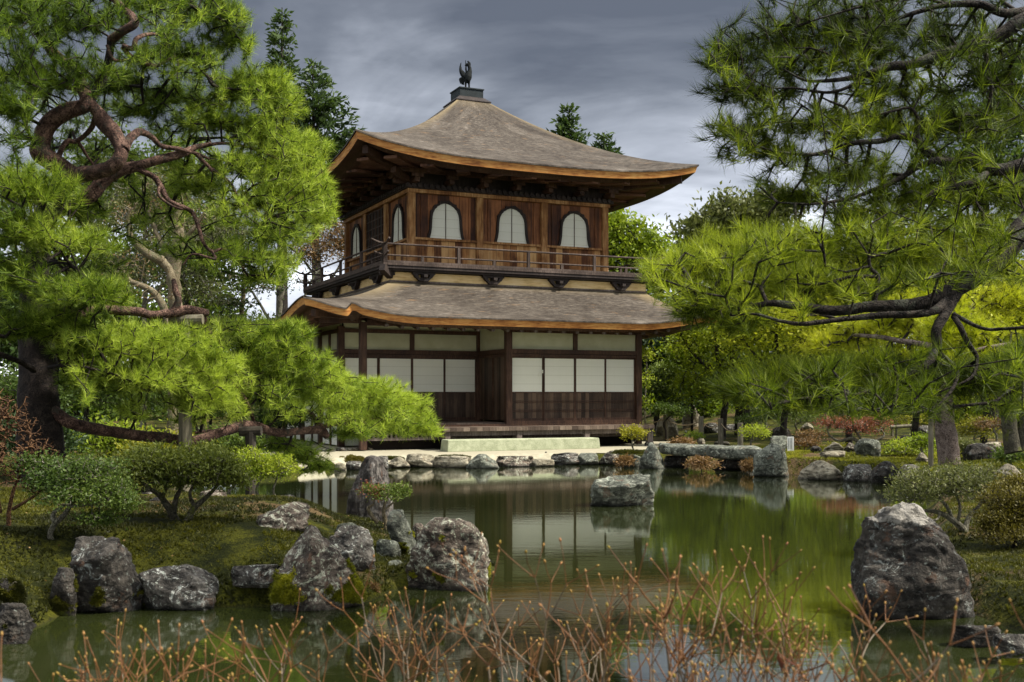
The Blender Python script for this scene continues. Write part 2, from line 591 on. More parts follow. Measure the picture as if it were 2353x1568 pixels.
# pale raked sand court round the pavilion, laid just over the ground
sx = axis([(-7.6, 6.2, 0.12)])
sy = axis([(22.8, 34.0, 0.12)])
X, Y_ = np.meshgrid(sx, sy)
sand_poly = [W(700, 1064, .22), W(770, 1054, .22), W(830, 1056, .22), W(880, 1049, .22), W(960, 1047, .22), W(1060, 1049, .22), W(1180, 1051, .22), W(1290, 1043.5, .22), W(1380, 1041, .22),
             W(1440, 1040, .22), W(1500, 1030, .22), W(1560, 1019, .22), W(1600, 1017, .22), W(1545, 1011, .22), (4.6, 33), (-7.2, 33), (-7.0, 28.5), W(600, 1044, .22)]
sd = poly_sd(X, Y_, sand_poly) + 0.10 * fbm(np.stack([X, Y_, X * 0], -1).reshape(-1, 3) * 3, 3, 5).reshape(X.shape)
Zs = ground_z(X, Y_) + 0.012 + 0.004 * smooth(0, .3, sd)
keep = (sd[:-1, :-1] > 0) & (sd[1:, :-1] > 0) & (sd[:-1, 1:] > 0) & (sd[1:, 1:] > 0)
k = (np.arange(len(sy) - 1)[:, None] * len(sx) + np.arange(len(sx) - 1)[None, :])[keep]
sF = np.stack([k, k + 1, k + len(sx) + 1, k + len(sx)], -1)
used = np.unique(sF)
remap = np.zeros(X.size, int)
remap[used] = np.arange(len(used))
m = plain_mat('sand', (0.24, 0.215, 0.15), (0.33, 0.305, 0.22), 9, 0.95, 0.1, 0.3)
s = mesh_np('sand_court', np.stack([X, Y_, Zs], -1).reshape(-1, 3)[used], remap[sF], m, smooth_=True)
tag(s, 'pale raked sand court in front of the pavilion', 'sand', kind='structure')

# ================================================================ THE PAVILION
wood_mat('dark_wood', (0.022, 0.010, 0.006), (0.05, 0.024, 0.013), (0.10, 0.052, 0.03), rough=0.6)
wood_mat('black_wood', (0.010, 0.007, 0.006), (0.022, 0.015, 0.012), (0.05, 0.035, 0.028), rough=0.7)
wood_mat('grey_wood', (0.05, 0.036, 0.028), (0.11, 0.085, 0.07), (0.2, 0.165, 0.14), rough=0.8)
wood_mat('rail_wood', (0.022, 0.014, 0.010), (0.05, 0.034, 0.026), (0.11, 0.08, 0.064), rough=0.75)
wood_mat('deck_wood', (0.042, 0.027, 0.019), (0.088, 0.062, 0.045), (0.17, 0.128, 0.095), board=0.18, rough=0.7)
wood_mat('warm_wood', (0.09, 0.032, 0.009), (0.27, 0.125, 0.04), (0.50, 0.30, 0.13), grain=(24, 24, 2), rough=0.7)
wood_mat('wainscot_wood', (0.08, 0.026, 0.007), (0.30, 0.13, 0.038), (0.54, 0.32, 0.13), board=0.205, grain=(18, 18, 1.6), rough=0.7)
wood_mat('panel_wood', (0.030, 0.010, 0.005), (0.12, 0.042, 0.014), (0.30, 0.12, 0.045), board=0.31, grain=(16, 16, 1.6), rough=0.65)
wood_mat('screen_wood', (0.020, 0.011, 0.006), (0.052, 0.031, 0.018), (0.105, 0.066, 0.040), board=0.12, rough=0.55)
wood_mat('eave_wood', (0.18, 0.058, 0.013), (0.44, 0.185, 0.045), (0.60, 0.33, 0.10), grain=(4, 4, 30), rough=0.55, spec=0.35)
wood_mat('pale_wood', (0.45, 0.29, 0.11), (0.70, 0.50, 0.23), (0.78, 0.60, 0.33), grain=(3, 3, 26), rough=0.7)
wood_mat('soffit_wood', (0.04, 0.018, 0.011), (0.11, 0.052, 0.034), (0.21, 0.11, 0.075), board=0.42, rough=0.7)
plain_mat('plaster', (0.36, 0.35, 0.22), (0.45, 0.44, 0.29), 2.5, 0.95, 0.1)
plain_mat('bronze', (0.0025, 0.0035, 0.0035), (0.007, 0.010, 0.010), 9, 0.75, 0.15)
plain_mat('copper_box', (0.007, 0.011, 0.012), (0.018, 0.026, 0.028), 6, 0.7, 0.2)
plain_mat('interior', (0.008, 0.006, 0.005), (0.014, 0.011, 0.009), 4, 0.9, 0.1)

# paper: pale sheets pasted in rows
m, nt, b = newmat('paper', 0.9, 0.1)
oc = nt.obj()
sp_ = nt.n('ShaderNodeSeparateXYZ', {0: oc})
row = nt.math('FRACT', nt.math('DIVIDE', sp_.outputs[2], 0.235))
ln = nt.math('LESS_THAN', row, 0.05)
rw = nt.n('ShaderNodeTexWhiteNoise', {'W': nt.math('FLOOR', nt.math('DIVIDE', sp_.outputs[2], 0.235))}, noise_dimensions='1D').outputs[0]
pc = nt.mix(nt.math('MULTIPLY', rw, 0.35), (0.76, 0.75, 0.64), (0.66, 0.64, 0.52))
pc = nt.mix(nt.math('MULTIPLY', ln, 0.75), pc, (0.50, 0.48, 0.36))
vl = nt.math('LESS_THAN', nt.math('FRACT', nt.math('DIVIDE', nt.math('ADD', sp_.outputs[0], sp_.outputs[1]), 0.19)), 0.05)
pc = nt.mix(nt.math('MULTIPLY', vl, 0.12), pc, (0.50, 0.48, 0.36))
pc = nt.mix(nt.math('MULTIPLY', nt.noise(oc, 1.6, 4, 0.6), 0.5), pc, (0.60, 0.60, 0.50))
nt.set(b.inputs['Base Color'], pc)
M['paper'] = m

# shingled roof: thin courses running along the eaves
m, nt, b = newmat('shingle', 0.9, 0.15)
oc = nt.obj()
geo = nt.attr('course')          # distance up the slope in metres
along = nt.attr('along')
uv = nt.n('ShaderNodeCombineXYZ', {0: along, 1: geo, 2: 0.0}).outputs[0]
st = nt.noise(nt.scaled(uv, (2.6, 20, 1)), 1.0, 7, 0.75, 0.3)
st2 = nt.noise(nt.scaled(uv, (7, 30, 1)), 1.0, 3, 0.6)
bg_ = nt.noise(nt.scaled(uv, (0.5, 0.9, 1)), 1.0, 6, 0.65, 0.8)
fc = nt.math('ADD', nt.math('MULTIPLY', st, 0.5), nt.math('ADD', nt.math('MULTIPLY', st2, 0.22), nt.math('MULTIPLY', bg_, 0.28)))
rc = nt.ramp(fc, [(0.36, (0.010, 0.0075, 0.006)), (0.45, (0.033, 0.026, 0.020)), (0.53, (0.072, 0.060, 0.047)), (0.64, (0.18, 0.155, 0.127))])
rc = nt.mix(nt.math('MULTIPLY', nt.sstep(nt.noise(nt.scaled(uv, (1.1, 5, 1)), 1.0, 5, 0.7), 0.58, 0.72), 0.55), rc, (0.26, 0.15, 0.065))
rc = nt.mix(nt.math('MULTIPLY', nt.attr('worn'), 0.5), rc, (0.30, 0.23, 0.12))
cr_ = nt.math('FRACT', nt.math('DIVIDE', nt.math('ADD', geo, nt.math('MULTIPLY', st, 0.02)), 0.055))
nt.set(b.inputs['Base Color'], rc)
nt.set(b.inputs['Normal'], nt.bump(nt.math('ADD', cr_, nt.math('MULTIPLY', st, 1.2)), 0.5, 0.02))
M['shingle'] = m

PAV = empty('pavilion', (-0.1, 29.0, 0.0), math.atan2(0.419, 0.908))
tag(PAV, 'two storey wooden temple pavilion with shingled hip roofs beside the pond', 'pavilion')
H = EYE


def part(mb, name, mname, parent=PAV, **kw):
    return mb.build(name, M[mname], parent, **kw)


# ---- ground floor
GX0, GX1, GY1 = -3.94, 3.94, 8.2
FL, LT, FR0, FR1 = 0.89, 2.60, 2.80, 3.24       # floor, lintel underside, frieze
c = 0.085


def column(x, y, z0, z1, w_=c, mname='dark_wood', parent=PAV, nm='column'):
    return part(MB().box(x - w_, x + w_, y - w_, y + w_, z0, z1), nm, mname, parent, bevel=0.008)


for x, y in ((0, 0), (3.94, 0), (-3.94, 0), (0, 1.95), (-3.94, 1.95), (-3.94, 3.9), (-3.94, 5.9), (-3.94, 8.2), (3.94, 2.7), (3.94, 5.4), (3.94, 8.2)):
    column(x, y, 0.24, 3.40)
for x, y in ((1.97, -0.005), (-1.97, 1.945), (3.945, 1.0)):
    column(x, y, FR0 - 0.02, 3.34, 0.06, nm='strut')
column(-3.945, 2.95, FR0 - 0.02, 3.34, 0.05, nm='strut')

# plaster bands above the screens
fr = part(MB().box(0.085, 3.855, 0.0, 0.05, FR0, 3.50), 'plaster_band', 'plaster')
part(MB().box(-3.855, -0.085, 1.95, 2.0, FR0, 3.56), 'plaster_band', 'plaster')
part(MB().box(0.0, 0.05, 0.085, 1.865, FR0, 3.56), 'plaster_band', 'plaster')
part(MB().box(-3.94, -3.89, 2.035, 8.115, FR0, 3.56), 'plaster_band', 'plaster')
part(MB().box(3.89, 3.94, 0.085, 8.115, 0.3, 3.50), 'plaster_wall', 'plaster')
part(MB().box(-3.9, 3.9, 8.15, 8.2, 0.3, 3.5), 'plaster_wall', 'plaster')


def lintel(x0, x1, y, parent=PAV):
    mb = MB().box(x0, x1, y - 0.075, y + 0.05, FR0 - 0.115, FR0 + 0.003).box(x0, x1, y - 0.055, y + 0.05, LT - 0.0, LT + 0.075)
    return part(mb, 'lintel', 'dark_wood')


def lintel_y(y0, y1, x):
    mb = MB().box(x - 0.075, x + 0.05, y0, y1, FR0 - 0.115, FR0 + 0.003).box(x - 0.055, x + 0.05, y0, y1, LT, LT + 0.075)
    return part(mb, 'lintel', 'dark_wood')


lintel(0.087, 3.853, 0)
lintel(-3.853, -0.087, 1.95)
lintel_y(0.087, 1.863, 0)
lintel_y(2.037, 8.1, -3.94)
for x0, x1, y in ((0.087, 3.853, 0), (-3.853, -0.087, 1.95)):
    part(MB().box(x0, x1, y - 0.07, y + 0.05, FL - 0.05, FL + 0.03), 'sill', 'dark_wood')
    part(MB().box(x0, x1, y - 0.06, y + 0.052, 3.24, 3.34), 'wall_plate', 'dark_wood')
part(MB().box(-3.99, -3.88, 2.037, 8.1, 3.24, 3.34), 'wall_plate', 'dark_wood')
part(MB().box(-3.853, 3.853, -0.09, 0.09, 3.32, 3.46), 'eave_beam', 'dark_wood')
part(MB().box(-3.853, -0.087, 2.03, 2.2, LT + 0.02, FR0 + 0.0), 'backing', 'interior')

# recess side: brown board wall
part(MB().box(0.0, 0.05, 0.087, 1.863, FL + 0.03, LT), 'board_wall', 'screen_wood')
part(MB().box(-0.03, 0.0, 0.95, 1.0, FL + 0.03, LT), 'board_seam', 'dark_wood')


def screen(x0, x1, y, rails):
    """a sliding screen: frame, paper above, boards below"""
    fw = 0.032
    mid = 1.68
    fm_ = MB().box(x0, x0 + fw, y - 0.02, y + 0.02, FL + 0.03, LT).box(x1 - fw, x1, y - 0.02, y + 0.02, FL + 0.03, LT)
    fm_.box(x0 + fw, x1 - fw, y - 0.018, y + 0.02, LT - fw, LT).box(x0 + fw, x1 - fw, y - 0.018, y + 0.02, FL + 0.03, FL + 0.09)
    fm_.box(x0 + fw, x1 - fw, y - 0.018, y + 0.02, mid - 0.03, mid)
    for r in rails:
        fm_.box(x0 + fw, x1 - fw, y - 0.022, y + 0.01, r - 0.02, r - 0.005).box(x0 + fw, x1 - fw, y - 0.022, y + 0.01, r + 0.02, r + 0.035)
    f_ = part(fm_, 'sliding_screen', 'dark_wood')
    part(MB().box(x0 + fw, x1 - fw, y + 0.0, y + 0.008, mid, LT - fw), 'paper', 'paper', f_)
    part(MB().box(x0 + fw, x1 - fw, y - 0.004, y + 0.008, FL + 0.09, mid - 0.03), 'lower_board', 'screen_wood', f_)
    return f_


n4 = np.linspace(0.087, 3.853, 5)
for i in range(4):
    screen(n4[i], n4[i + 1], (0.012, -0.012)[i in (1, 2)] + 0.01, (1.17, 1.41))
n4 = np.linspace(-3.853, -0.087, 5)
for i in range(4):
    screen(n4[i], n4[i + 1], 1.95 + (0.012, -0.012)[i in (1, 2)], ())
# two small slips of patching paper beside the seam of the right bay
part(MB().box(0.88, 0.93, -0.004, 0.002, 2.08, 2.17), 'paper_patch', 'paper')
part(MB().box(0.975, 1.005, -0.034, -0.030, 2.17, 2.26), 'paper_patch', 'paper')

# left flank: white panels between posts, down to the ground
part(MB().box(-3.92, -3.90, 2.037, 8.1, 0.26, FR0 - 0.118), 'white_panel', 'paper')
part(MB().box(-3.86, -2.2, 1.97, 1.99, 0.26, FL - 0.06), 'white_panel', 'paper')
for y in (2.95, 4.9, 6.9):
    part(MB().box(-3.965, -3.92, y - 0.035, y + 0.035, 0.24, FR0 - 0.118), 'stile', 'dark_wood')
for x in (-3.0, -2.2):
    part(MB().box(x - 0.03, x + 0.03, 1.93, 1.969, 0.24, FL - 0.06), 'stile', 'dark_wood')

# floors and veranda
part(MB().box(-3.94, -0.087, 0.0, 1.87, FL - 0.08, FL - 0.01), 'inner_floor', 'deck_wood')
deck = part(MB().box(-2.07, 4.0, -0.74, -0.09, 0.73, 0.79).box(-2.09, 4.02, -0.76, -0.70, 0.69, 0.785), 'veranda', 'deck_wood')
part(MB().box(-2.0, 3.96, -0.66, -0.56, 0.57, 0.69), 'girder', 'grey_wood', deck)
part(MB().box(-3.94, 3.85, -0.09, -0.02, 0.70, FL - 0.052), 'step_board', 'dark_wood', deck)
for x in (-1.97, 0.0, 1.97, 3.92):
    part(MB().box(x - 0.075, x + 0.075, -0.70, -0.55, 0.31, 0.69), 'veranda_post', 'grey_wood', deck, bevel=0.006)
lat = MB()
for x in np.arange(-3.9, 3.9, 0.115):
    lat.box(x, x + 0.05, 0.02, 0.05, 0.52, FL - 0.08)
lat.box(-3.9, 3.9, 0.018, 0.052, 0.46, 0.53)
part(lat, 'underfloor_lattice', 'grey_wood')
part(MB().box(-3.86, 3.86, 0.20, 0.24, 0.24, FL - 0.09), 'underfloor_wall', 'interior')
part(MB().box(0.1, 3.8, 0.12, 0.16, FL, 3.3), 'backing', 'interior')
part(MB().box(-3.8, -0.1, 2.1, 2.14, FL, 3.3), 'backing', 'interior')

# ---- lower roof
EX0, EX1, EY0, EY1 = -5.77, 5.72, -1.35, 9.5
TX0, TX1, TY0, TY1 = -2.97, 4.67, 0.77, 8.41
ZE, ZT = H + 1.86, H + 2.87
UK = -4.67


def lower_eave(side, a):
    """height of the eave at a (metres along the side)"""
    if side == 0:       # front, a = x
        up = 0.36 * smooth(-2.6, EX0, a) ** 1.35 + 0.26 * smooth(2.8, EX1, a) ** 1.5
        z = ZE + up
        left = smooth(UK + 0.05, UK - 0.10, a)
        z = z - left * 0.115 * smooth(EX0, UK - 0.25, a) ** 0.7
        z = z + 0.055 * np.exp(-((a - UK - 0.09) / 0.13) ** 2)
        return z
    lo, hi = (EY0, EY1) if side in (1, 3) else (EX0, EX1)
    t = (a - lo) / (hi - lo)
    e = np.abs(t * 2 - 1)
    return ZE + (0.39 if side == 3 else 0.28) * smooth(0.35, 1, e) ** 1.4


def roof_sides(eave, top, eave_z, prof, zt, nS, nT, upfade):
    (ex0, ex1, ey0, ey1), (tx0, tx1, ty0, ty1) = eave, top
    sides = [((ex0, ey0), (ex1, ey0), (tx0, ty0), (tx1, ty0)), ((ex1, ey0), (ex1, ey1), (tx1, ty0), (tx1, ty1)),
             ((ex1, ey1), (ex0, ey1), (tx1, ty1), (tx0, ty1)), ((ex0, ey1), (ex0, ey0), (tx0, ty1), (tx0, ty0))]
    out = []
    for si, (ea, eb, ta, tb) in enumerate(sides):
        s = np.linspace(0, 1, nS)
        if si == 0 and nS > 150:
            s = np.sort(np.concatenate([np.linspace(0, 1, nS - 60), np.linspace(0.06, 0.14, 60)]))
        t = np.linspace(0, 1, nT)
        S, T = np.meshgrid(s, t)
        ea, eb, ta, tb = map(np.array, (ea, eb, ta, tb))
        E = ea + (eb - ea) * S[..., None]
        Tp = ta + (tb - ta) * S[..., None]
        XY = E + (Tp - E) * T[..., None]
        a = E[..., 0] if si in (0, 2) else E[..., 1]
        ez = eave_z(si, a)
        Z = prof(T) + (ez - prof(0.0)) * (1 - T) ** upfade
        Z = Z + (zt - prof(1.0)) * T
        run = np.linalg.norm((Tp - E), axis=-1) * T
        out.append((XY, Z, np.hypot(run, Z - ez), a, S, T))
    return out


def build_roof(name, sides, thick, board_h, parent, inset=0.10):
    parts, at_c, at_a, at_w = [], [], [], []
    for XY, Z, crs, a, S, T in sides:
        n, k = Z.shape
        V = np.concatenate([XY, Z[..., None]], -1).reshape(-1, 3)
        i = (np.arange(n - 1)[:, None] * k + np.arange(k - 1)[None, :]).ravel()
        parts.append((V, np.stack([i, i + 1, i + k + 1, i + k], -1)))
        at_c.append(crs.ravel())
        at_a.append(a.ravel())
        hip = np.minimum(S, 1 - S)
        at_w.append((smooth(0.10, 0.0, hip) * smooth(0.3, 1.0, T) * 0.9 + smooth(0.86, 1.0, T) * 0.35).ravel())
        # edge of the shingles, a dark thin lip
        lipV = np.concatenate([XY[0], Z[0][:, None]], -1)
        low = lipV.copy()
        low[:, 2] -= thick
        j = np.arange(k - 1)
        parts.append((np.vstack([lipV, low]), np.stack([j + k, j + k + 1, j + 1, j], -1)))
        at_c.append(np.zeros(2 * k))
        at_a.append(np.tile(a[0], 2))
        at_w.append(np.zeros(2 * k))
    V, Fc = join_np(parts)
    r = mesh_np(name, V, Fc, M['shingle'], parent,
                {'course': np.concatenate(at_c), 'along': np.concatenate(at_a), 'worn': np.concatenate(at_w)}, True)
    # the thick eave board under the shingle edge
    bp, bq = [], []
    cx = np.mean([s_[0][0].mean(0) for s_ in sides], 0)
    half = np.array([(sides[1][0][0, 0] - cx)[0], (sides[2][0][0, 0] - cx)[1]])
    for XY, Z, crs, a, S, T in sides:
        p = XY[0]

        def ins(d):
            return cx + (p - cx) * (1 - d / half)
        rows = [(ins(0.03), Z[0] - thick), (ins(0.075), Z[0] - thick - board_h), (ins(0.36), Z[0] - thick - board_h + 0.012),
                (ins(0.37), Z[0] - thick - board_h - 0.05), (ins(0.62), Z[0] - thick - board_h - 0.04)]
        k = len(p)
        V = np.vstack([np.concatenate([q, z[:, None]], -1) for q, z in rows])
        j = np.arange(k - 1)
        fs = [np.stack([j + (i + 1) * k, j + (i + 1) * k + 1, j + i * k + 1, j + i * k], -1) for i in range(len(rows) - 1)]
        bp.append((V, fs[0]))
        bq.append((V, np.vstack(fs[1:])))
    V, Fc = join_np(bp)
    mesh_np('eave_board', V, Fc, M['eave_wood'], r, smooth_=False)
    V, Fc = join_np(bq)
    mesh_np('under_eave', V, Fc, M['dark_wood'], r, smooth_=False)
    return r


prof_l = lambda T: ZE + (ZT - ZE) * (0.62 * T + 0.38 * T ** 2)
lo_sides = roof_sides((EX0, EX1, EY0, EY1), (TX0, TX1, TY0, TY1), lower_eave, prof_l, ZT, 200, 22, 2.0)
LR = build_roof('lower_roof', lo_sides, 0.035, 0.155, PAV)

# soffit and rafters of the lower roof
def soffit(sides, wall, zw, drop, parent, name='soffit', mname='soffit_wood', fade=0.62):
    """boards from the eave board in to the wall head"""
    bp = []
    cx = np.mean([s_[0][0].mean(0) for s_ in sides], 0)
    half = np.array([(sides[1][0][0, 0] - cx)[0], (sides[2][0][0, 0] - cx)[1]])
    x0, x1, y0, y1 = wall
    for si, (XY, Z, crs, a, S, T) in enumerate(sides):
        p = cx + (XY[0] - cx) * (1 - 0.5 / half)
        q = np.stack([np.clip(p[:, 0], x0, x1), np.clip(p[:, 1], y0, y1)], -1)
        V = np.vstack([np.concatenate([p, (Z[0] - drop)[:, None]], -1), np.concatenate([q, np.full((len(q), 1), zw)], -1)])
        k = len(p)
        j = np.arange(k - 1)
        bp.append((V, np.stack([j + k, j + k + 1, j + 1, j], -1)))
    V, Fc = join_np(bp)
    return mesh_np(name, V, Fc, M[mname], parent)


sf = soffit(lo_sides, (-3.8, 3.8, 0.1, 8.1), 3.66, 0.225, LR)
for x in np.arange(-3.6, 4.9, 0.40):
    ez = float(lower_eave(0, np.array([x]))[0])
    zt_ = min(ez - 0.21, ZE + 0.02)
    part(MB().bar((x, -0.80, zt_ - 0.045), (x, 0.16, 3.50), 0.075, 0.085), 'rafter', 'dark_wood', LR)
    part(MB().tube([(x, -0.86, zt_ - 0.05), (x, -0.795, zt_ - 0.045)], 0.042, 10), 'rafter_end', 'grey_wood', LR)
for y in np.arange(-0.4, 8.6, 0.62):
    ez = float(lower_eave(3, np.array([y]))[0])
    part(MB().bar((-5.1, y, min(ez - 0.24, ZE)), (-3.95, y, 3.52), 0.08, 0.09), 'rafter', 'dark_wood', LR)
for y in np.arange(0.3, 8.2, 0.9):
    part(MB().bar((5.0, y, ZE - 0.22), (3.95, y, 3.50), 0.08, 0.09), 'rafter', 'dark_wood', LR)
part(MB().bar((-5.45, -1.03, float(lower_eave(0, np.array([-5.4]))[0]) - 0.26), (-3.9, 0.1, 3.52), 0.13, 0.15), 'corner_rafter', 'dark_wood', LR)
part(MB().bar((5.0, -1.02, float(lower_eave(0, np.array([5.0]))[0]) - 0.26), (3.9, 0.1, 3.50), 0.13, 0.15), 'corner_rafter', 'dark_wood', LR)
part(MB().bar((UK + 0.02, -1.22, float(lower_eave(0, np.array([UK + .05]))[0]) - 0.22), (UK + 0.5, 0.0, 3.47), 0.10, 0.15), 'valley_rafter', 'dark_wood', LR)
part(MB().box(-5.05, -3.99, -0.05, 0.05, 3.36, 3.47), 'eave_beam', 'dark_wood')

# ---- pale frieze round the foot of the upper storey
band = part(MB().box(TX0, TX1, TY0, TY1, 4.30, 4.76), 'frieze_board', 'pale_wood')
part(MB().box(TX0 - 0.03, TX1 + 0.03, TY0 - 0.03, TY0 + 0.02, 4.50, 4.545), 'frieze_rail', 'grey_wood', band)
part(MB().box(TX0 - 0.03, TX0 + 0.02, TY0 + 0.02, TY1 + 0.03, 4.50, 4.545), 'frieze_rail', 'grey_wood', band)

# ---- balcony
BX0, BX1, BY0, BY1 = -3.25, 4.95, 0.49, 8.69
BF = H + 3.33
bal = part(MB().box(BX0, BX1, BY0, BY1, BF - 0.055, BF), 'balcony', 'rail_wood')
jo = MB()
for i, (d, z0, z1) in enumerate(((0.02, BF - 0.13, BF - 0.055), (0.09, BF - 0.185, BF - 0.13))):
    jo.box(BX0 + d, BX1 - d, BY0 + d, BY0 + d + 0.12, z0, z1).box(BX0 + d, BX1 - d, BY1 - d - 0.12, BY1 - d, z0, z1)
    jo.box(BX0 + d, BX0 + d + 0.12, BY0 + d + 0.12, BY1 - d - 0.12, z0, z1).box(BX1 - d - 0.12, BX1 - d, BY0 + d + 0.12, BY1 - d - 0.12, z0, z1)
part(jo, 'edge_joist', 'black_wood', bal)


def bracket(x, y, dx, dy):
    """carved bracket: stepped arm parallel to the wall with two open eyes"""
    def f(off):
        return lambda a, z: (x + dy * a + dx * off, y + dx * a + dy * off, z)
    mb = MB()
    zt = BF - 0.186
    for poly in ([(-.31, zt), (.31, zt), (.31, zt - .06), (-.31, zt - .06)],
                 [(-.29, zt - .058), (-.17, zt - .058), (-.13, zt - .15), (-.22, zt - .15)],
                 [(.29, zt - .058), (.17, zt - .058), (.13, zt - .15), (.22, zt - .15)],
                 [(-.055, zt - .058), (.055, zt - .058), (.055, zt - .15), (-.055, zt - .15)],
                 [(-.20, zt - .15), (.20, zt - .15), (.12, zt - .235), (-.12, zt - .235)]):
        mb.prism(poly, f(-0.14), f(-0.03))
    mb.box(x - 0.05 if dx == 0 else x - 0.28, x + 0.05 if dx == 0 else x + 0.0, y - 0.28 if dx == 0 else y - 0.05, y if dx == 0 else y + 0.05, zt - 0.14, zt - 0.07)
    return part(mb, 'bracket', 'black_wood', bal)


for x in (-2.10, -0.13, 1.83, 3.80):
    bracket(x, TY0, 0, 1)
for y in (1.64, 3.6, 5.6, 7.5):
    bracket(TX0, y, 1, 0)
part(MB().bar((BX0 - 0.05, BY0 - 0.05, BF - 0.13), (TX0, TY0, 4.66), 0.16, 0.17).bar((BX0 - 0.02, BY0 + 0.25, BF - 0.24), (TX0 + 0.1, BY0 + 0.25, BF - 0.24), 0.1, 0.1), 'corner_bracket', 'black_wood', bal)

rail = MB()
r0, r1, r2 = BF + 0.035, BF + 0.20, BF + 0.49
D_ = 0.06
xa, xb, ya, yb = BX0 + D_, BX1 - D_, BY0 + D_, BY1 - D_


def arc_rail(p, q, ext, z, rr, lift):
    p, q = np.array(p, float), np.array(q, float)
    d = unit(q - p)
    pts = [p - d * ext * t for t in (1, .75, .5, .25)] + [p] + [p + (q - p) * t for t in np.linspace(0.05, .95, 12)] + [q] + [q + d * ext * t for t in (.25, .5, .75, 1)]
    zs = [z + lift * t ** 1.8 for t in (1, .75, .5, .25)] + [z] * 14 + [z + lift * t ** 1.8 for t in (.25, .5, .75, 1)]
    rail.tube([(a[0], a[1], b_) for a, b_ in zip(pts, zs)], rr, 8)


for (p, q) in (((xa, ya), (xb, ya)), ((xa, ya), (xa, yb)), ((xb, ya), (xb, yb)), ((xa, yb), (xb, yb))):
    arc_rail(p, q, 0.36, r2, 0.026, 0.10)
    arc_rail(p, q, 0.28, r1, 0.024, 0.07)
    rail.bar((*p, r0), (*q, r0), 0.09, 0.06)
rl = part(rail, 'railing', 'rail_wood', bal)
for (p, q) in (((xa, ya), (xb, ya)), ((xa, ya), (xa, yb)), ((xb, ya), (xb, yb)), ((xa, yb), (xb, yb))):
    p_, q_ = np.array(p), np.array(q)
    for i in range(9):
        a = p_ + (q_ - p_) * i / 8
        if i == 8:
            continue
        top = r2 if i % 2 == 0 else r1
        w_ = 0.055 if i == 0 else 0.036
        part(MB().box(a[0] - w_, a[0] + w_, a[1] - w_, a[1] + w_, r0 - 0.03 if i else BF - 0.1, top + (0.02 if i == 0 else -0.015)), 'baluster', 'rail_wood', bal)

# ---- upper storey
UX, UY, UW = -2.10, 1.64, 5.9
UB, US, UT = BF, H + 4.155, H + 5.46
up_in = part(MB().box(UX + 0.12, UX + UW - 0.12, UY + 0.12, UY + UW - 0.12, BF, UT + 0.9), 'inner_core', 'interior')
B3 = UW / 3
kx = (0.0, B3, 2 * B3, UW)
for a in kx:
    column(UX + a, UY, UB, UT + 0.02, 0.095, 'warm_wood')
    if a > 0:
        column(UX, UY + a, UB, UT + 0.02, 0.095, 'warm_wood')
        column(UX + UW, UY + a, UB, UT + 0.02, 0.095, 'warm_wood')


def bell(n=1.0):
    r = [(.470, 0), (.435, .13), (.412, .28), (.402, .45), (.392, .60), (.372, .70), (.335, .775), (.325, .81), (.27, .855), (.255, .885), (.18, .93), (.165, .95), (.07, .985), (0, 1.0)]
    return [(x, z * n) for x, z in r] + [(-x, z * n) for x, z in r[-2::-1]]


def bell_window(cx, cy, axis_, parent=PAV, ht=0.96, wd=1.0):
    """bell shaped window; axis_ 0: wall along x facing -y, 1: wall along y facing -x"""
    inn = [(x * wd, z) for x, z in bell(ht)]
    outp = []
    n = len(inn)
    for i, (x, z) in enumerate(inn):
        ddir = np.array([x, (z - 0.35) * 0.9 if z > 0.5 else 0.0])
        ddir = ddir / (np.linalg.norm(ddir) + 1e-9)
        t = 0.065 + (0.03 if i % 3 == 0 and z > 0.5 else 0.0)
        outp.append((x + ddir[0] * t, z + ddir[1] * t))
    z0 = US + 0.03

    def pt(a, z, off):
        return (cx + a, cy - off, z0 + z) if axis_ == 0 else (cx - off, cy + a, z0 + z)
    mb = MB()
    vs = [pt(*p, 0.065) for p in inn] + [pt(*p, 0.065) for p in outp] + [pt(*p, 0.0) for p in inn] + [pt(*p, 0.0) for p in outp]
    fs = []
    for i in range(n - 1):
        fs += [(i, n + i, n + i + 1, i + 1), (i, i + 1, 2 * n + i + 1, 2 * n + i), (n + i + 1, n + i, 3 * n + i, 3 * n + i + 1)]
    mb.add(vs, fs)
    wdw = part(mb, 'window', 'black_wood', parent)
    part(MB().prism(inn, lambda a, z: pt(a, z, 0.012), lambda a, z: pt(a, z, 0.004)), 'paper', 'paper', wdw)
    a_, b_ = pt(-0.008, 0.0, 0.03), pt(0.008, ht * 0.995, 0.013)
    part(MB().box(a_[0], b_[0], a_[1], b_[1], a_[2], b_[2]), 'mullion', 'dark_wood', wdw)
    return wdw


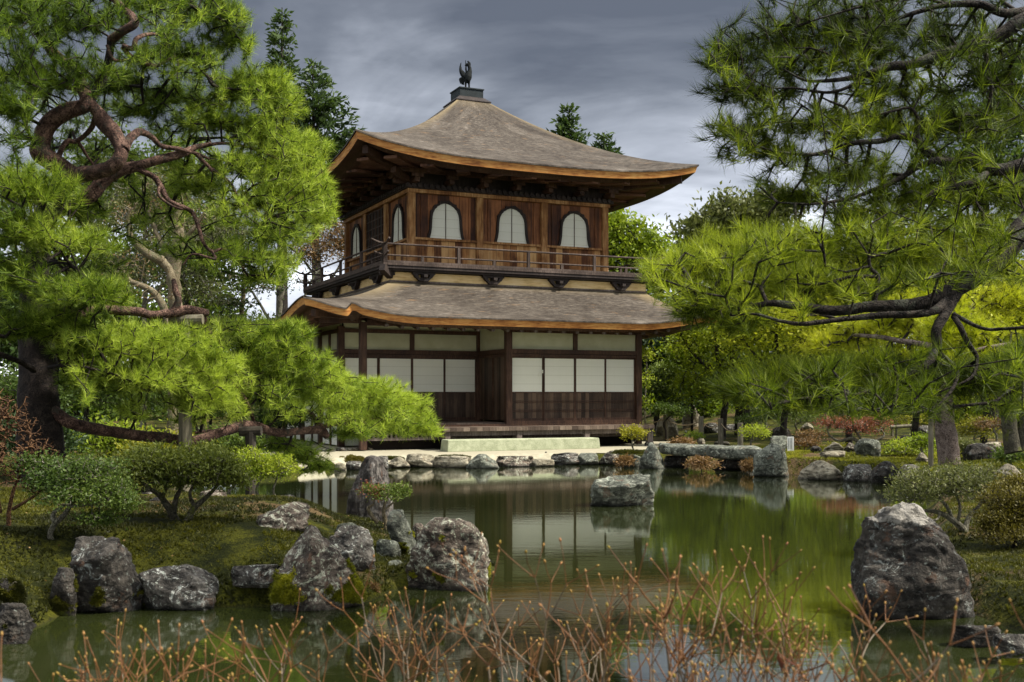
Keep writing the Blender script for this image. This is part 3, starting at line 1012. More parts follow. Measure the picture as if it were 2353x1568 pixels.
pl = 0.0
for i in range(3):
    x0, x1 = UX + kx[i] + 0.095, UX + kx[i + 1] - 0.095
    part(MB().box(x0, x1, UY + 0.01, UY + 0.06, UB, US - 0.03), 'wainscot', 'wainscot_wood')
    part(MB().box(x0, x1, UY + 0.0, UY + 0.06, US + 0.03, UT - 0.1), 'wall_panel', 'panel_wood')
    part(MB().box(x0, x1, UY - 0.07, UY + 0.055, US - 0.032, US + 0.028), 'sill_rail', 'warm_wood')
    for s in (-1, 1):
        xm = (x0 + x1) / 2 + s * 0.70
        part(MB().box(xm - 0.025, xm + 0.025, UY - 0.03, UY, US + 0.03, UT - 0.1), 'batten', 'panel_wood')
    bell_window((x0 + x1) / 2, UY, 0)
    # right flank, plainly boarded
    y0, y1 = UY + kx[i] + 0.095, UY + kx[i + 1] - 0.095
    part(MB().box(UX + UW - 0.06, UX + UW, y0, y1, UB, UT), 'wall_panel', 'panel_wood')
    # left flank: window, lattice door, window
    part(MB().box(UX, UX + 0.06, y0, y1, US + 0.03, UT - 0.1), 'wall_panel', 'panel_wood')
    part(MB().box(UX + 0.01, UX + 0.06, y0, y1, UB, US - 0.03), 'wainscot', 'wainscot_wood')
    part(MB().box(UX - 0.07, UX + 0.055, y0, y1, US - 0.032, US + 0.028), 'sill_rail', 'warm_wood')
    if i != 1:
        bell_window(UX, (y0 + y1) / 2, 1)
    else:
        d_ = MB()
        for y in np.linspace(y0, y1, 7):
            d_.box(UX - 0.05, UX - 0.005, y - 0.02, y + 0.02, UB, UT - 0.12)
        for z in np.linspace(UB + 0.05, UT - 0.15, 9):
            d_.box(UX - 0.045, UX - 0.006, y0, y1, z - 0.015, z + 0.015)
        dd = part(d_, 'lattice_door', 'dark_wood')
        part(MB().box(UX - 0.02, UX - 0.008, y0 + 0.02, y1 - 0.02, UB + 0.02, UT - 0.13), 'door_board', 'black_wood', dd)
part(MB().box(UX + 0.1, UX + UW - 0.1, UY + UW - 0.06, UY + UW, UB, UT), 'wall_panel', 'panel_wood')
hd = MB().box(UX - 0.13, UX + UW + 0.13, UY - 0.13, UY + 0.05, UT - 0.10, UT + 0.0)
hd.box(UX - 0.13, UX + 0.05, UY + 0.05, UY + UW + 0.13, UT - 0.10, UT).box(UX + UW - 0.05, UX + UW + 0.13, UY + 0.05, UY + UW + 0.13, UT - 0.10, UT)
part(hd, 'head_beam', 'warm_wood')
# scalloped cornice under the dark bracket zone
sc_ = MB().box(UX - 0.20, UX + UW + 0.2, UY - 0.20, UY + 0.0, UT + 0.002, UT + 0.09)
sc_.box(UX - 0.20, UX + 0.0, UY, UY + UW + 0.2, UT + 0.002, UT + 0.09).box(UX + UW, UX + UW + 0.2, UY, UY + UW + 0.2, UT + 0.002, UT + 0.09)
for x in np.arange(UX - 0.16, UX + UW + 0.2, 0.165):
    sc_.tube([(x, UY - 0.235, UT + 0.075), (x, UY - 0.1, UT + 0.075)], 0.062, 8)
for y in np.arange(UY + 0.0, UY + UW + 0.2, 0.165):
    sc_.tube([(UX - 0.235, y, UT + 0.075), (UX - 0.1, y, UT + 0.075)], 0.062, 8)
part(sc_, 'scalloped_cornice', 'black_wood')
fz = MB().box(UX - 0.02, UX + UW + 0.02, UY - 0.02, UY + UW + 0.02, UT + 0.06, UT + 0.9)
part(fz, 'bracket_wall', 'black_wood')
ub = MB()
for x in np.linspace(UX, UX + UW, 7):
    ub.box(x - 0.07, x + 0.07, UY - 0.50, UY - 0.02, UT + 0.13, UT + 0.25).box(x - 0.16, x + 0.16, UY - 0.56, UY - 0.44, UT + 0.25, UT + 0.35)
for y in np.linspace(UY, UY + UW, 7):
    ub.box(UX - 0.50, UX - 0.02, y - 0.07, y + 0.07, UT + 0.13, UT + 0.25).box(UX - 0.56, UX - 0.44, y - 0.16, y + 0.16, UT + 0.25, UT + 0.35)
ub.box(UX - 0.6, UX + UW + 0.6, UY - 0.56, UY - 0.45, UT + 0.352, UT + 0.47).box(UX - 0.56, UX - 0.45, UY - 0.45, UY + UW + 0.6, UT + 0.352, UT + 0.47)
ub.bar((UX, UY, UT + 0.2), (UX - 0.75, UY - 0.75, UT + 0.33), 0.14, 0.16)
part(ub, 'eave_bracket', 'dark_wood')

# ---- upper roof
UCX, UCY, UH = 0.73, 4.59, 4.97
ZU, ZP = H + 6.0, H + 8.76


def upper_eave(side, a):
    c0 = UCX if side in (0, 2) else UCY
    e = np.abs(a - c0) / UH
    return ZU + 0.415 * (0.15 * e ** 2 + 0.85 * e ** 3.6)


def prof_u(T):
    T = T * 0.925
    return ZU + 1.85 * T + 1.23 * T ** 2


up_sides = roof_sides((UCX - UH, UCX + UH, UCY - UH, UCY + UH), (UCX - .45, UCX + .45, UCY - .45, UCY + .45), upper_eave, prof_u, ZP, 90, 40, 2.6)
UR = build_roof('upper_roof', up_sides, 0.04, 0.175, PAV)
soffit(up_sides, (UX + .05, UX + UW - .05, UY + .05, UY + UW - .05), UT + 0.62, 0.25, UR)
for k_ in range(9):
    u = -0.86 + 1.72 * k_ / 8
    for side in (0, 3, 1):
        e = u * UH
        ez = float(upper_eave(side, np.array([(UCX if side == 0 else UCY) + e]))[0])
        inn_ = u * UW / 2
        for frac, wd, dn in ((0.80, 0.34, 0.33), (0.45, 0.30, 0.44)):
            zz0, zz1 = ez - dn, UT + 0.50
            o_ = UH * 0.5 + UH * 0.5 * frac
            zo = zz1 + (zz0 - zz1) * (o_ - UW / 2) / (UH - UW / 2)
            if side == 0:
                p, q = (UCX + e * (0.6 + .4 * frac), UCY - o_, zo), (UCX + inn_, UCY - UW / 2, zz1)
            elif side == 3:
                p, q = (UCX - o_, UCY + e * (0.6 + .4 * frac), zo), (UCX - UW / 2, UCY + inn_, zz1)
            else:
                p, q = (UCX + o_, UCY + e * (0.6 + .4 * frac), zo), (UCX + UW / 2, UCY + inn_, zz1)
            if frac > 0.5 or side != 1:
                part(MB().bar(p, q, wd, 0.07, wd * 0.9, 0.07), 'rafter_board', 'soffit_wood', UR)
for sx_, sy_ in ((-1, -1), (1, -1), (-1, 1), (1, 1)):
    zc = float(upper_eave(0, np.array([UCX + 0.93 * UH]))[0]) - 0.30
    part(MB().bar((UCX + sx_ * UH * 0.93, UCY + sy_ * UH * 0.93, zc), (UCX + sx_ * UW / 2, UCY + sy_ * UW / 2, UT + 0.42), 0.15, 0.2), 'corner_rafter', 'dark_wood', UR)
fl = MB()
q0, q1 = 0.46, 0.56
fl.add([(UCX + a * q1, UCY + b_ * q1, ZP - 0.06) for a, b_ in ((-1, -1), (1, -1), (1, 1), (-1, 1))] + [(UCX + a * q1, UCY + b_ * q1, ZP - 0.035) for a, b_ in ((-1, -1), (1, -1), (1, 1), (-1, 1))] +
       [(UCX + a * 0.40, UCY + b_ * 0.40, ZP + 0.10) for a, b_ in ((-1, -1), (1, -1), (1, 1), (-1, 1))],
       [(3, 2, 1, 0), (8, 9, 10, 11)] + [(i, (i + 1) % 4, 4 + (i + 1) % 4, 4 + i) for i in range(4)] + [(4 + i, 4 + (i + 1) % 4, 8 + (i + 1) % 4, 8 + i) for i in range(4)])
part(fl, 'ridge_skirt', 'black_wood', UR)
part(MB().box(UCX - .375, UCX + .375, UCY - .375, UCY + .375, ZP + 0.09, ZP + 0.34).box(UCX - .40, UCX + .40, UCY - .40, UCY + .40, ZP + 0.34, ZP + 0.372), 'ridge_box', 'copper_box', UR)

# ---- bronze phoenix on the ridge box
_c, _s = math.cos(PAV.rotation_euler.z), math.sin(PAV.rotation_euler.z)
phx = (-0.1 + _c * UCX - _s * UCY, 29.0 + _s * UCX + _c * UCY, ZP + 0.372)
ph = MB()
ph.tube(spline([(-0.05, 0, 0.30), (0.0, 0, 0.33), (0.035, 0, 0.42), (0.06, 0, 0.52), (0.085, 0, 0.60), (0.08, 0, 0.70), (0.05, 0, 0.79)], 6),
        np.interp(np.linspace(0, 1, 37), [0, .15, .35, .55, .75, 1], [.05, .105, .115, .085, .06, .045]), 12)
ph.tube(spline([(0.07, 0, 0.80), (0.02, 0, 0.80), (-0.02, 0, 0.775), (-0.07, 0, 0.77)], 5), np.interp(np.linspace(0, 1, 16), [0, .3, .7, 1], [.045, .05, .035, .01]), 8)
ph.tube([(-0.03, 0, 0.75), (-0.03, 0, 0.66), (-0.02, 0, 0.58), (0.02, 0, 0.50)], [0.02, 0.03, 0.028, 0.035], 8)
ph.tube([(-0.035, 0, 0.77), (-0.04, 0, 0.93)], [0.017, 0.014], 6)
ph.tube(spline([(0.07, 0, 0.74), (0.07, 0, 0.84), (0.02, 0, 0.91)], 5), np.interp(np.linspace(0, 1, 11), [0, .5, 1], [.045, .045, .02]), 8)
for dx in (0.0, 0.045, 0.09):
    ph.tube(spline([(0.0, 0.02, 0.40), (-0.11 + dx * .6, 0.03, 0.46), (-0.175 + dx * .7, 0.03, 0.56), (-0.20 + dx * .55, 0.03, 0.70 - dx), (-0.175 + dx * .2, 0.03, 0.86 - dx * 3)], 5),
            np.interp(np.linspace(0, 1, 21), [0, .3, .6, 1], [.06, .06, .045, .012]), 8)
for x1, z1 in ((-0.19, 0.22), (-0.14, 0.19), (-0.09, 0.18)):
    ph.tube(spline([(-0.03, 0.03, 0.36), (x1 - 0.01, 0.03, 0.37), (x1, 0.03, z1)], 5), np.interp(np.linspace(0, 1, 11), [0, .6, 1], [.05, .035, .015]), 6)
for x, y in ((-0.045, -0.03), (0.075, 0.03)):
    ph.tube(spline([(x * .7, y, 0.34), (x * .9, y, 0.18), (x, y, 0.0)], 5), np.interp(np.linspace(0, 1, 11), [0, .4, 1], [.06, .032, .024]), 8)
    ph.tube([(x + 0.03, y, 0.018), (x - 0.07, y, 0.014)], 0.02, 6)
pho = ph.build('phoenix_statue', M['bronze'], smooth_=True)
rm = pho.modifiers.new('remesh', 'REMESH')
rm.mode = 'VOXEL'
rm.voxel_size = 0.011
rm.use_smooth_shade = True
pho.location = phx
pho.rotation_euler = (0, 0, math.radians(8))
tag(pho, 'dark bronze phoenix statue standing on the roof ridge box', 'statue')

# ---- granite step and edging stones
m, nt, b = newmat('granite', 0.9, 0.2)
oc = nt.obj()
gn = nt.noise(oc, 6, 6, 0.65)
nt.set(b.inputs['Base Color'], nt.mix(nt.sstep(nt.noise(oc, 60, 3, .6), .55, .7), nt.ramp(gn, [(0.3, (0.20, 0.22, 0.13)), (0.7, (0.36, 0.38, 0.25))]), (0.46, 0.46, 0.34)))
nt.set(b.inputs['Normal'], nt.bump(gn, 0.4, 0.02))
M['granite'] = m
a0, b0 = -2.22, 2.04
stp = MB().add([(0, 0, 0), (4.24, 0, 0), (4.24, .5, 0), (0, .5, 0), (0.02, 0.02, .30), (4.21, 0.015, .285), (4.22, .48, .285), (0.03, .49, .30)],
               [(0, 3, 2, 1), (4, 5, 6, 7), (0, 1, 5, 4), (1, 2, 6, 5), (2, 3, 7, 6), (3, 0, 4, 7)]).build('stone_step', M['granite'], bevel=0.02)
stp.location = (-0.1 + _c * a0 - _s * -1.32, 29 + _s * a0 + _c * -1.32, 0.205)
stp.rotation_euler = (0, 0, PAV.rotation_euler.z)
tag(stp, 'long pale granite step lying in front of the veranda', 'step')

# ================================================================ ROCKS
rock_mat('rock_grey', (0.020, 0.018, 0.015), (0.062, 0.055, 0.046), (0.18, 0.165, 0.14), lich=0.555)
rock_mat('rock_purple', (0.020, 0.015, 0.011), (0.074, 0.057, 0.043), (0.21, 0.17, 0.13), lichen=(0.50, 0.50, 0.38), lich=0.54)
rock_mat('rock_dark', (0.009, 0.008, 0.0065), (0.028, 0.024, 0.019), (0.085, 0.074, 0.06), lichen=(0.26, 0.275, 0.25), lich=0.575)
rock_mat('rock_pale', (0.09, 0.075, 0.05), (0.20, 0.175, 0.12), (0.33, 0.30, 0.22), lich=0.68)
rock_mat('rock_green', (0.03, 0.033, 0.024), (0.085, 0.09, 0.068), (0.20, 0.205, 0.16), lichen=(0.45, 0.47, 0.37), lich=0.57)
rock_mat('rock_streak', (0.016, 0.013, 0.012), (0.065, 0.055, 0.048), (0.22, 0.20, 0.175), stretch=(2.2, 2.2, 0.45), lich=0.62)

import bmesh
_ico = {}


def ico(s):
    if s not in _ico:
        bm = bmesh.new()
        bmesh.ops.create_icosphere(bm, subdivisions=s, radius=1)
        bm.verts.ensure_lookup_table()
        _ico[s] = (np.array([v.co[:] for v in bm.verts]), np.array([[v.index for v in f.verts] for f in bm.faces]))
        bm.free()
    return _ico[s]


PROF = {
    'round': [(0, -.96, .96), (.3, -1, 1), (.6, -.93, .93), (.85, -.72, .70), (1, -.35, .38)],
    'block': [(0, -1, 1), (.3, -.96, .98), (.7, -.9, .92), (.92, -.85, .85), (1, -.7, .7)],
    'slab': [(0, -.96, .96), (.5, -1, 1), (.85, -.94, .95), (1, -.86, .86)],
    'point': [(0, -1, 1), (.25, -.93, .95), (.5, -.72, .75), (.75, -.48, .42), (1, -.12, .1)],
    'hill': [(0, -1, 1), (.4, -.88, .8), (.7, -.55, .5), (1, -.2, .12)],
}


def rock(label, x0, x1, yt, yb, mname='rock_grey', prof='round', zb=0.0, seed=1, moss=0.25, rough=0.09, dep=0.8, sub=6, group=None,
         cat='rock', name='rock', nplanes=15, yaw=None, wet=None, sharp=1.0, crag=0.0, pale=None, blades=0):
    Yf = Yof(yb, zb)
    h = (yb - yt) * Yf / F
    # the middle of the stone stands half its depth behind the front edge
    wd = (x1 - x0) * Yf / F
    depth = wd * dep
    Yc = Yf + depth * 0.42
    sc_ = Yc / Yf
    wd *= sc_ ** 0.6
    rs = np.random.RandomState(seed * 7 + 3)
    D, Fc = ico(sub)
    pn = unit(rs.randn(nplanes, 3) * np.array([1, 1, .8]))
    pd = rs.uniform(0.62, 0.98, nplanes)
    dots = D @ pn.T
    r = np.where(dots > 0.05, pd / np.maximum(dots, 0.05), 9)
    kk = 30.0 * sharp
    r = -np.log(np.exp(-kk * np.minimum(r, 1.25)).sum(1) + np.exp(-kk * 1.2)) / kk
    p = D * r[:, None]
    lo, hi = p.min(0), p.max(0)
    p = (p - lo) / (hi - lo) * 2 - 1
    # outline seen from the front follows the profile
    pr = np.array(PROF[prof] if isinstance(prof, str) else prof, float)
    hf = (p[:, 2] + 1) / 2
    hb = np.clip((hf - 0.16) / 0.84, 0, 1)
    L, R = np.interp(hb, pr[:, 0], pr[:, 1]), np.interp(hb, pr[:, 0], pr[:, 2])
    nb = 26
    bi = np.clip((hf * nb).astype(int), 0, nb - 1)
    mnx, mxx = np.full(nb, np.nan), np.full(nb, np.nan)
    for i in range(nb):
        s_ = p[bi == i, 0]
        if len(s_):
            mnx[i], mxx[i] = s_.min(), s_.max()
    cc = (np.arange(nb) + .5) / nb
    ok = ~np.isnan(mnx)
    mn, mxv = np.interp(hf, cc[ok], mnx[ok]), np.interp(hf, cc[ok], mxx[ok])
    t = (p[:, 0] - mn) / np.maximum(mxv - mn, 0.12)
    p[:, 0] = L + (R - L) * np.clip(t, 0, 1)
    q = p.copy()
    P3 = np.stack([p[:, 0] * wd / 2, p[:, 1] * depth / 2, (hb * h) - (0.16 - hf).clip(0) / 0.16 * 0.3 * h], -1)
    size = (wd * h) ** 0.5
    nrm = unit(P3 / np.array([wd / 2, depth / 2, h]) - np.array([0, 0, 0.4]))
    s1 = P3 / size
    d1 = fbm(s1 * 2.1 + seed, 3, seed)
    d2 = 0.5 - np.abs(fbm(s1 * 4.5 + seed * 2, 4, seed + 5)) * 2
    d3 = fbm(s1 * 13 + seed, 3, seed + 9)
    d4 = fbm(s1 * np.array([3, 3, 11]) + seed, 3, seed + 11)
    P3 = P3 + nrm * (size * rough * (d1 * 1.3 + (d2 - 0.3) * 0.8 + d3 * 0.7 + d4 * 0.6))[:, None]
    if crag:
        rg = np.abs(fbm(s1 * np.array([3.1, 3.1, 4.5]) + seed * 5, 4, seed + 31)) * 2
        st_ = np.floor((s1[:, 2] + .5 * s1[:, 0] + d1 * .35) * 9) / 9 - (s1[:, 2] + .5 * s1[:, 0] + d1 * .35)
        P3 = P3 + nrm * (size * crag * smooth(.3, .8, hb) * ((.25 - rg) + st_ * 1.6))[:, None]
    up = np.clip(nrm[:, 2], 0, 1)
    ms = moss + 0.9 * fbm(s1 * 2.6 + seed * 3, 4, seed + 21) + 0.28 * smooth(0.5, 0.0, hb) - 0.12
    wt_ = smooth(0.09, 0.0, P3[:, 2] + 0.02 * d3) if (zb < 0.03 if wet is None else wet) else np.zeros(len(P3))
    ms = ms - wt_ * 0.6
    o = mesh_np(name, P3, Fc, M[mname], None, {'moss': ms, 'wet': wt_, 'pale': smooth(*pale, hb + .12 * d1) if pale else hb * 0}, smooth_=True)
    if blades:
        pr_ = np.clip(ms + .25 * d3 - .38, 0, None) * (P3[:, 2] > .01)
        if pr_.sum() > 0:
            ix = rs.choice(len(P3), blades, p=pr_ / pr_.sum())
            pp = P3[ix] + rs.randn(blades, 3) * size * .012
            tnt = np.clip(.55 + 1.3 * fbm(pp * 9, 3, seed) + rs.uniform(-.2, .2, blades), 0, 1)
            Vb, Fb, tb_ = needles(pp - nrm[ix] * .006, nrm[ix] + [0, 0, .35], rs, n=4, L=.026, wd=.009, spread=.6, tint=tnt, stem=0)
            mesh_np('moss', Vb, Fb, M['moss_bright' if seed in (8, 11, 14, 12, 15) else 'moss_blade'], o, {'tint': tb_})
    cx = (x0 + x1) / 2
    o.location = ((cx - CX) / F * Yc, Yc, zb)
    if yaw:
        o.rotation_euler = (0, 0, yaw)
    tag(o, label, cat, group)
    return o


# ---- island shore, front row (left to right)
rock('flat dark rock at the left end of the island shore, half under water', -12, 74, 1388, 1480, 'rock_dark', 'slab', 0, 2, .2, blades=3000)
rock('small mossy rounded stone above the flat dark rock on the left bank', -10, 52, 1330, 1392, 'rock_dark', 'round', .12, 3, .5, sub=4, blades=3000)
rock('mossy low stone leaning against the left of the blocky dark rock', 118, 175, 1305, 1408, 'rock_dark', [(0, -1, 1), (.6, -.9, .9), (1, -.5, .9)], 0.03, 4, .4, sub=4, blades=3500)
rock('blocky dark rock with a flat top and pale lichen patches', 160, 324, 1240, 1412, 'rock_dark',
     [(0, -1, 1), (.25, -.97, .98), (.5, -.95, .72), (.8, -.93, .6), (.96, -.92, .55), (1, -.8, .45)], 0, 5, .22, dep=.85, blades=4500)
rock('wide grey rock with a sloping top between blocky and pointed rocks', 326, 500, 1306, 1404, 'rock_grey',
     [(0, -.95, .96), (.35, -1, 1), (.6, -.95, .85), (.9, -.9, .5), (1, -.7, .35)], 0, 6, -.02, dep=.8)
rock('low flat slab at the moss edge left of the pointed rock', 535, 650, 1300, 1346, 'rock_grey', 'slab', .16, 7, .05, sub=4)
rock('large pointed purplish rock with bright moss at its right foot', 625, 845, 1220, 1404, 'rock_purple',
     [(0, -1, 1), (.2, -.96, .92), (.45, -.84, .72), (.7, -.62, .36), (.88, -.45, .05), (1, -.22, -.1)], 0, 8, .33, dep=.8, nplanes=12, blades=14000)
rock('upright grey rock with a flat top just behind the pointed rock', 746, 868, 1214, 1338, 'rock_grey',
     [(0, -1, 1), (.5, -.95, .95), (.8, -.85, .8), (1, -.6, .5)], 0.05, 9, .1)
rock('small stone peeping over the top of the upright grey rock', 770, 826, 1203, 1232, 'rock_green', 'round', .28, 10, .05, sub=4)
rock('big rounded rock with reddish stains at the tip of the island', 936, 1122, 1192, 1357, 'rock_purple',
     [(0, -.98, 1), (.25, -1, 1), (.5, -.9, .97), (.75, -.72, .9), (.92, -.5, .58), (1, -.25, .25)], 0, 11, .24, dep=.85, nplanes=16, blades=9000)
rock('tall slanting greenish slab behind the big rounded rock', 888, 958, 1176, 1300, 'rock_green',
     [(0, -.2, 1), (.4, -.6, .9), (.7, -.9, .55), (1, -.7, .1)], .06, 12, .36, sub=4, blades=2500)
rock('little pinkish stone wedged left of the big rounded rock top', 944, 978, 1204, 1246, 'rock_purple', 'round', .2, 13, 0, sub=4)
rock('small mossy stone in the gap below the slanting greenish slab', 862, 922, 1242, 1300, 'rock_green', 'block', .08, 14, .3, sub=4, blades=2500)
rock('small pale stone at the waterline between pointed and rounded rocks', 884, 934, 1290, 1335, 'rock_green', 'round', 0, 15, .35, sub=4, blades=1500)
# ---- on the island
rock('flat greyish purple rock lying on the moss in the middle of the island', 576, 716, 1162, 1262, 'rock_purple',
     [(0, -.9, .8), (.4, -1, .97), (.7, -.75, 1), (.9, -.1, .95), (1, .1, .8)], .24, 16, -.1, dep=.9)
rock('long dark stone at the back edge of the island', 578, 728, 1143, 1192, 'rock_dark', 'hill', .12, 17, .3, sub=4)
rock('tall upright dark rock with vertical streaks at the back of the island', 798, 905, 1049, 1196, 'rock_streak',
     [(0, -1, 1), (.3, -.97, .95), (.5, -.72, .78), (.7, -.52, .7), (.9, -.45, .62), (1, -.28, .5)], .06, 18, -.12, dep=.7, rough=.06)
rock('brown mossy stone standing behind the spreading azalea', 458, 520, 1128, 1186, 'rock_purple', 'block', .3, 19, .3, sub=4)
rock('grey standing stone seen under the left azalea branches', 318, 362, 1120, 1172, 'rock_grey', 'point', .3, 20, .1, sub=4)
rock('small rounded mossy stone on the left ridge', 340, 392, 1144, 1170, 'rock_dark', 'round', .42, 21, .45, sub=4)

# ---- in the water and on the right bank
rock('broad rounded rock standing alone in the middle of the pond', 1354, 1508, 1094, 1166, 'rock_green',
     [(0, -1, 1), (.3, -.99, .97), (.6, -.95, .9), (.82, -.85, .88), (.93, -.6, .86), (1, -.1, .8)], 0, 22, .06, dep=.85)
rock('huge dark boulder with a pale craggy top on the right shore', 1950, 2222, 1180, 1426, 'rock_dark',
     [(0, -1, 1), (.16, -.97, .99), (.42, -.88, .92), (.58, -.82, .84), (.73, -.78, .70), (.85, -.74, .52), (.92, -.62, .34), (1, -.4, .2)], 0, 23, .02, dep=.85, rough=.075, nplanes=13, crag=.11, pale=(.68, 1.02))  # pale range: lichen and top light put into the upper colour
rock('low flat stone at the lower right edge of the pond', 2190, 2290, 1440, 1490, 'rock_dark', 'slab', 0, 24, .25, sub=4)
rock('grey stone half hidden at the bottom right corner bank', 2286, 2380, 1462, 1510, 'rock_grey', 'slab', .05, 25, .3, sub=4)

# ---- stones of the far shore below the sand court
shore = [
    ('small pale shore stone under the hanging pine branch', 768, 796, 1064, 1082, 'rock_pale', 'round'),
    ('flat grey shore stone left of the tall streaked rock', 795, 832, 1061, 1081, 'rock_grey', 'slab'),
    ('upright blue grey shore stone just right of the tall streaked rock', 866, 893, 1048, 1078, 'rock_grey', 'block'),
    ('smooth yellowish shore stone with a sloping left side', 888, 944, 1051, 1076, 'rock_pale', 'hill'),
    ('cream coloured block of the far shore with dark streaks', 930, 1000, 1045, 1075, 'rock_pale', 'block'),
    ('long pale flat topped stone in the far shore edging', 996, 1082, 1049, 1076, 'rock_pale', 'slab'),
    ('angular peaked shore stone below the granite step', 1070, 1148, 1045, 1077, 'rock_green', 'hill'),
    ('long low brown stone in the far shore edging', 1140, 1228, 1049, 1073, 'rock_purple', 'slab'),
    ('flat white topped stump shaped stone at the far waterline', 1222, 1274, 1056, 1073, 'rock_pale', 'slab'),
    ('little pointed stone behind the white topped stump stone', 1246, 1264, 1038, 1062, 'rock_grey', 'point'),
    ('grey blocky shore stone right of the stump stone', 1264, 1334, 1042, 1069, 'rock_grey', 'block'),
    ('square dark shore stone in the right part of the far edging', 1328, 1376, 1042, 1069, 'rock_green', 'block'),
    ('low purplish shore stone beside the square dark stone', 1374, 1440, 1037, 1069, 'rock_purple', 'hill'),
    ('small mossy stone between purplish stone and egg shaped rock', 1428, 1478, 1046, 1073, 'rock_green', 'round'),
    ('tall egg shaped lichened rock at the left end of the stone bridge', 1468, 1530, 1019, 1078, 'rock_green', [(0, -1, 1), (.35, -.95, .9), (.65, -.62, .55), (.9, -.3, .15), (1, -.2, 0)]),
    ('dark stone in the shade under the left bridge slab', 1526, 1582, 1047, 1074, 'rock_dark', 'block'),
    ('dark stone in the shade under the right bridge slab', 1640, 1735, 1056, 1080, 'rock_dark', 'block'),
    ('massive square topped rock at the right end of the bridge', 1730, 1812, 1021, 1097, 'rock_green', [(0, -1, 1), (.5, -.97, .98), (.75, -.85, .97), (.92, -.3, .9), (1, .0, .7)]),
    ('grey peaked rock on the shore right of the bridge end', 1806, 1886, 1043, 1082, 'rock_grey', [(0, -1, 1), (.5, -.8, .9), (.8, -.6, .4), (1, -.3, .1)]),
    ('wide brownish rock on the right far shore', 1836, 1942, 1061, 1105, 'rock_pale', 'hill'),
    ('pale mossy rock second from the right on the far right shore', 1936, 2010, 1069, 1107, 'rock_grey', 'block'),
    ('dark rock with a pale flat top at the right end of the far shore', 2003, 2066, 1061, 1112, 'rock_dark', [(0, -1, 1), (.5, -.85, .95), (.85, -.55, .6), (1, -.35, .4)]),
    ('low grey stone behind the twiggy bush on the right shore', 2062, 2130, 1070, 1110, 'rock_grey', 'round'),
]
for i, (lb, x0, x1, yt, yb, mn_, pf) in enumerate(shore):
    rock(lb, x0, x1, yt, yb, mn_, pf, 0.0, 40 + i, 0.12 if mn_ != 'rock_pale' else -0.08, 0.07, 0.9, 4, 'stones edging the far shore' if i < 14 else None)

# ---- rocks on the garden behind the bridge
garden = [
    ('great weathered boulder behind the rope fence', 1566, 1612, 926, 976, .5, 'rock_pale', 'hill'),
    ('low pale rock under the clipped bush left of the rope fence', 1506, 1558, 958, 990, .4, 'rock_pale', 'round'),
    ('small rounded rock high on the slope behind the clipped trees', 1528, 1548, 916, 942, .8, 'rock_grey', 'round'),
    ('small pointed stone standing in front of the rope fence', 1564, 1588, 990, 1016, .28, 'rock_grey', 'point'),
    ('low grey stone between the first and second rope posts', 1616, 1652, 972, 996, .3, 'rock_grey', 'round'),
    ('flat dark stone behind the third rope post', 1664, 1706, 976, 994, .3, 'rock_grey', 'slab'),
    ('dark round topped stone behind the little white sign', 1770, 1820, 981, 1012, .3, 'rock_dark', [(0, -1, 1), (.5, -.95, .95), (.8, -.7, .75), (1, -.3, .3)]),
    ('lichened stone left of the little white sign', 1768, 1812, 1002, 1032, .3, 'rock_green', 'block'),
    ('white flat topped stone under the red bush, left one', 1894, 1940, 1017, 1040, .35, 'rock_pale', 'hill'),
    ('pinkish peaked stone under the red bush', 1936, 1972, 1018, 1040, .35, 'rock_purple', 'hill'),
    ('grey green boulder below the bare crooked stems of the red bush', 1966, 2026, 1008, 1050, .33, 'rock_green', 'round'),
    ('low white stone lying in the moss left of the grey green boulder', 1884, 1942, 1036, 1052, .34, 'rock_pale', 'slab'),
    ('small flat stone sunk in the bright moss strip', 1946, 1980, 1049, 1064, .33, 'rock_purple', 'slab'),
    ('dark leaning stone right of the grey green boulder', 2032, 2062, 1022, 1044, .35, 'rock_dark', 'hill'),
    ('long mossy boulder at the foot of the right tree', 2214, 2284, 1020, 1050, .4, 'rock_dark', 'round'),
    ('pale flat stone behind the long mossy boulder', 2262, 2304, 1017, 1038, .42, 'rock_pale', 'slab'),
    ('pale lichened rock at the right edge above the olive bush', 2282, 2356, 1068, 1104, .4, 'rock_pale', 'hill'),
    ('small grey stone beside the bamboo rail', 2066, 2096, 1000, 1016, .4, 'rock_grey', 'round'),
    ('pale stone on the moss left of the ridged pine trunk', 2104, 2136, 1040, 1058, .34, 'rock_pale', 'hill'),
    ('flat grey stepping stone in the grass behind the red bush', 2040, 2080, 962, 974, .5, 'rock_pale', 'slab'),
    ('grey stone at the back of the garden under the golden shrub', 2108, 2140, 978, 994, .45, 'rock_grey', 'round'),
    ('small dark stone left of the white flat topped stone', 1862, 1888, 1026, 1042, .34, 'rock_dark', 'round'),
    ('low pale stone behind the dark round topped stone', 1838, 1872, 972, 986, .45, 'rock_pale', 'hill'),
    ('pale stepping stone near the third rope post', 1640, 1676, 1012, 1018, .27, 'rock_pale', 'slab'),
]
for i, (lb, x0, x1, yt, yb, zb, mn_, pf) in enumerate(garden):
    Yg = Yof(yb, zb)
    o = rock(lb, x0, x1, yt, yb, mn_, pf, zb, 80 + i, 0.10, 0.07, 0.8, 4)
    o.location.z = min(zb, gz(o.location.x, o.location.y) - 0.0)
    if o.location.z < zb - 0.02:
        o.scale = (1, 1, 1 + (zb - o.location.z) / max(0.15, (yb - yt) * Yg / F))

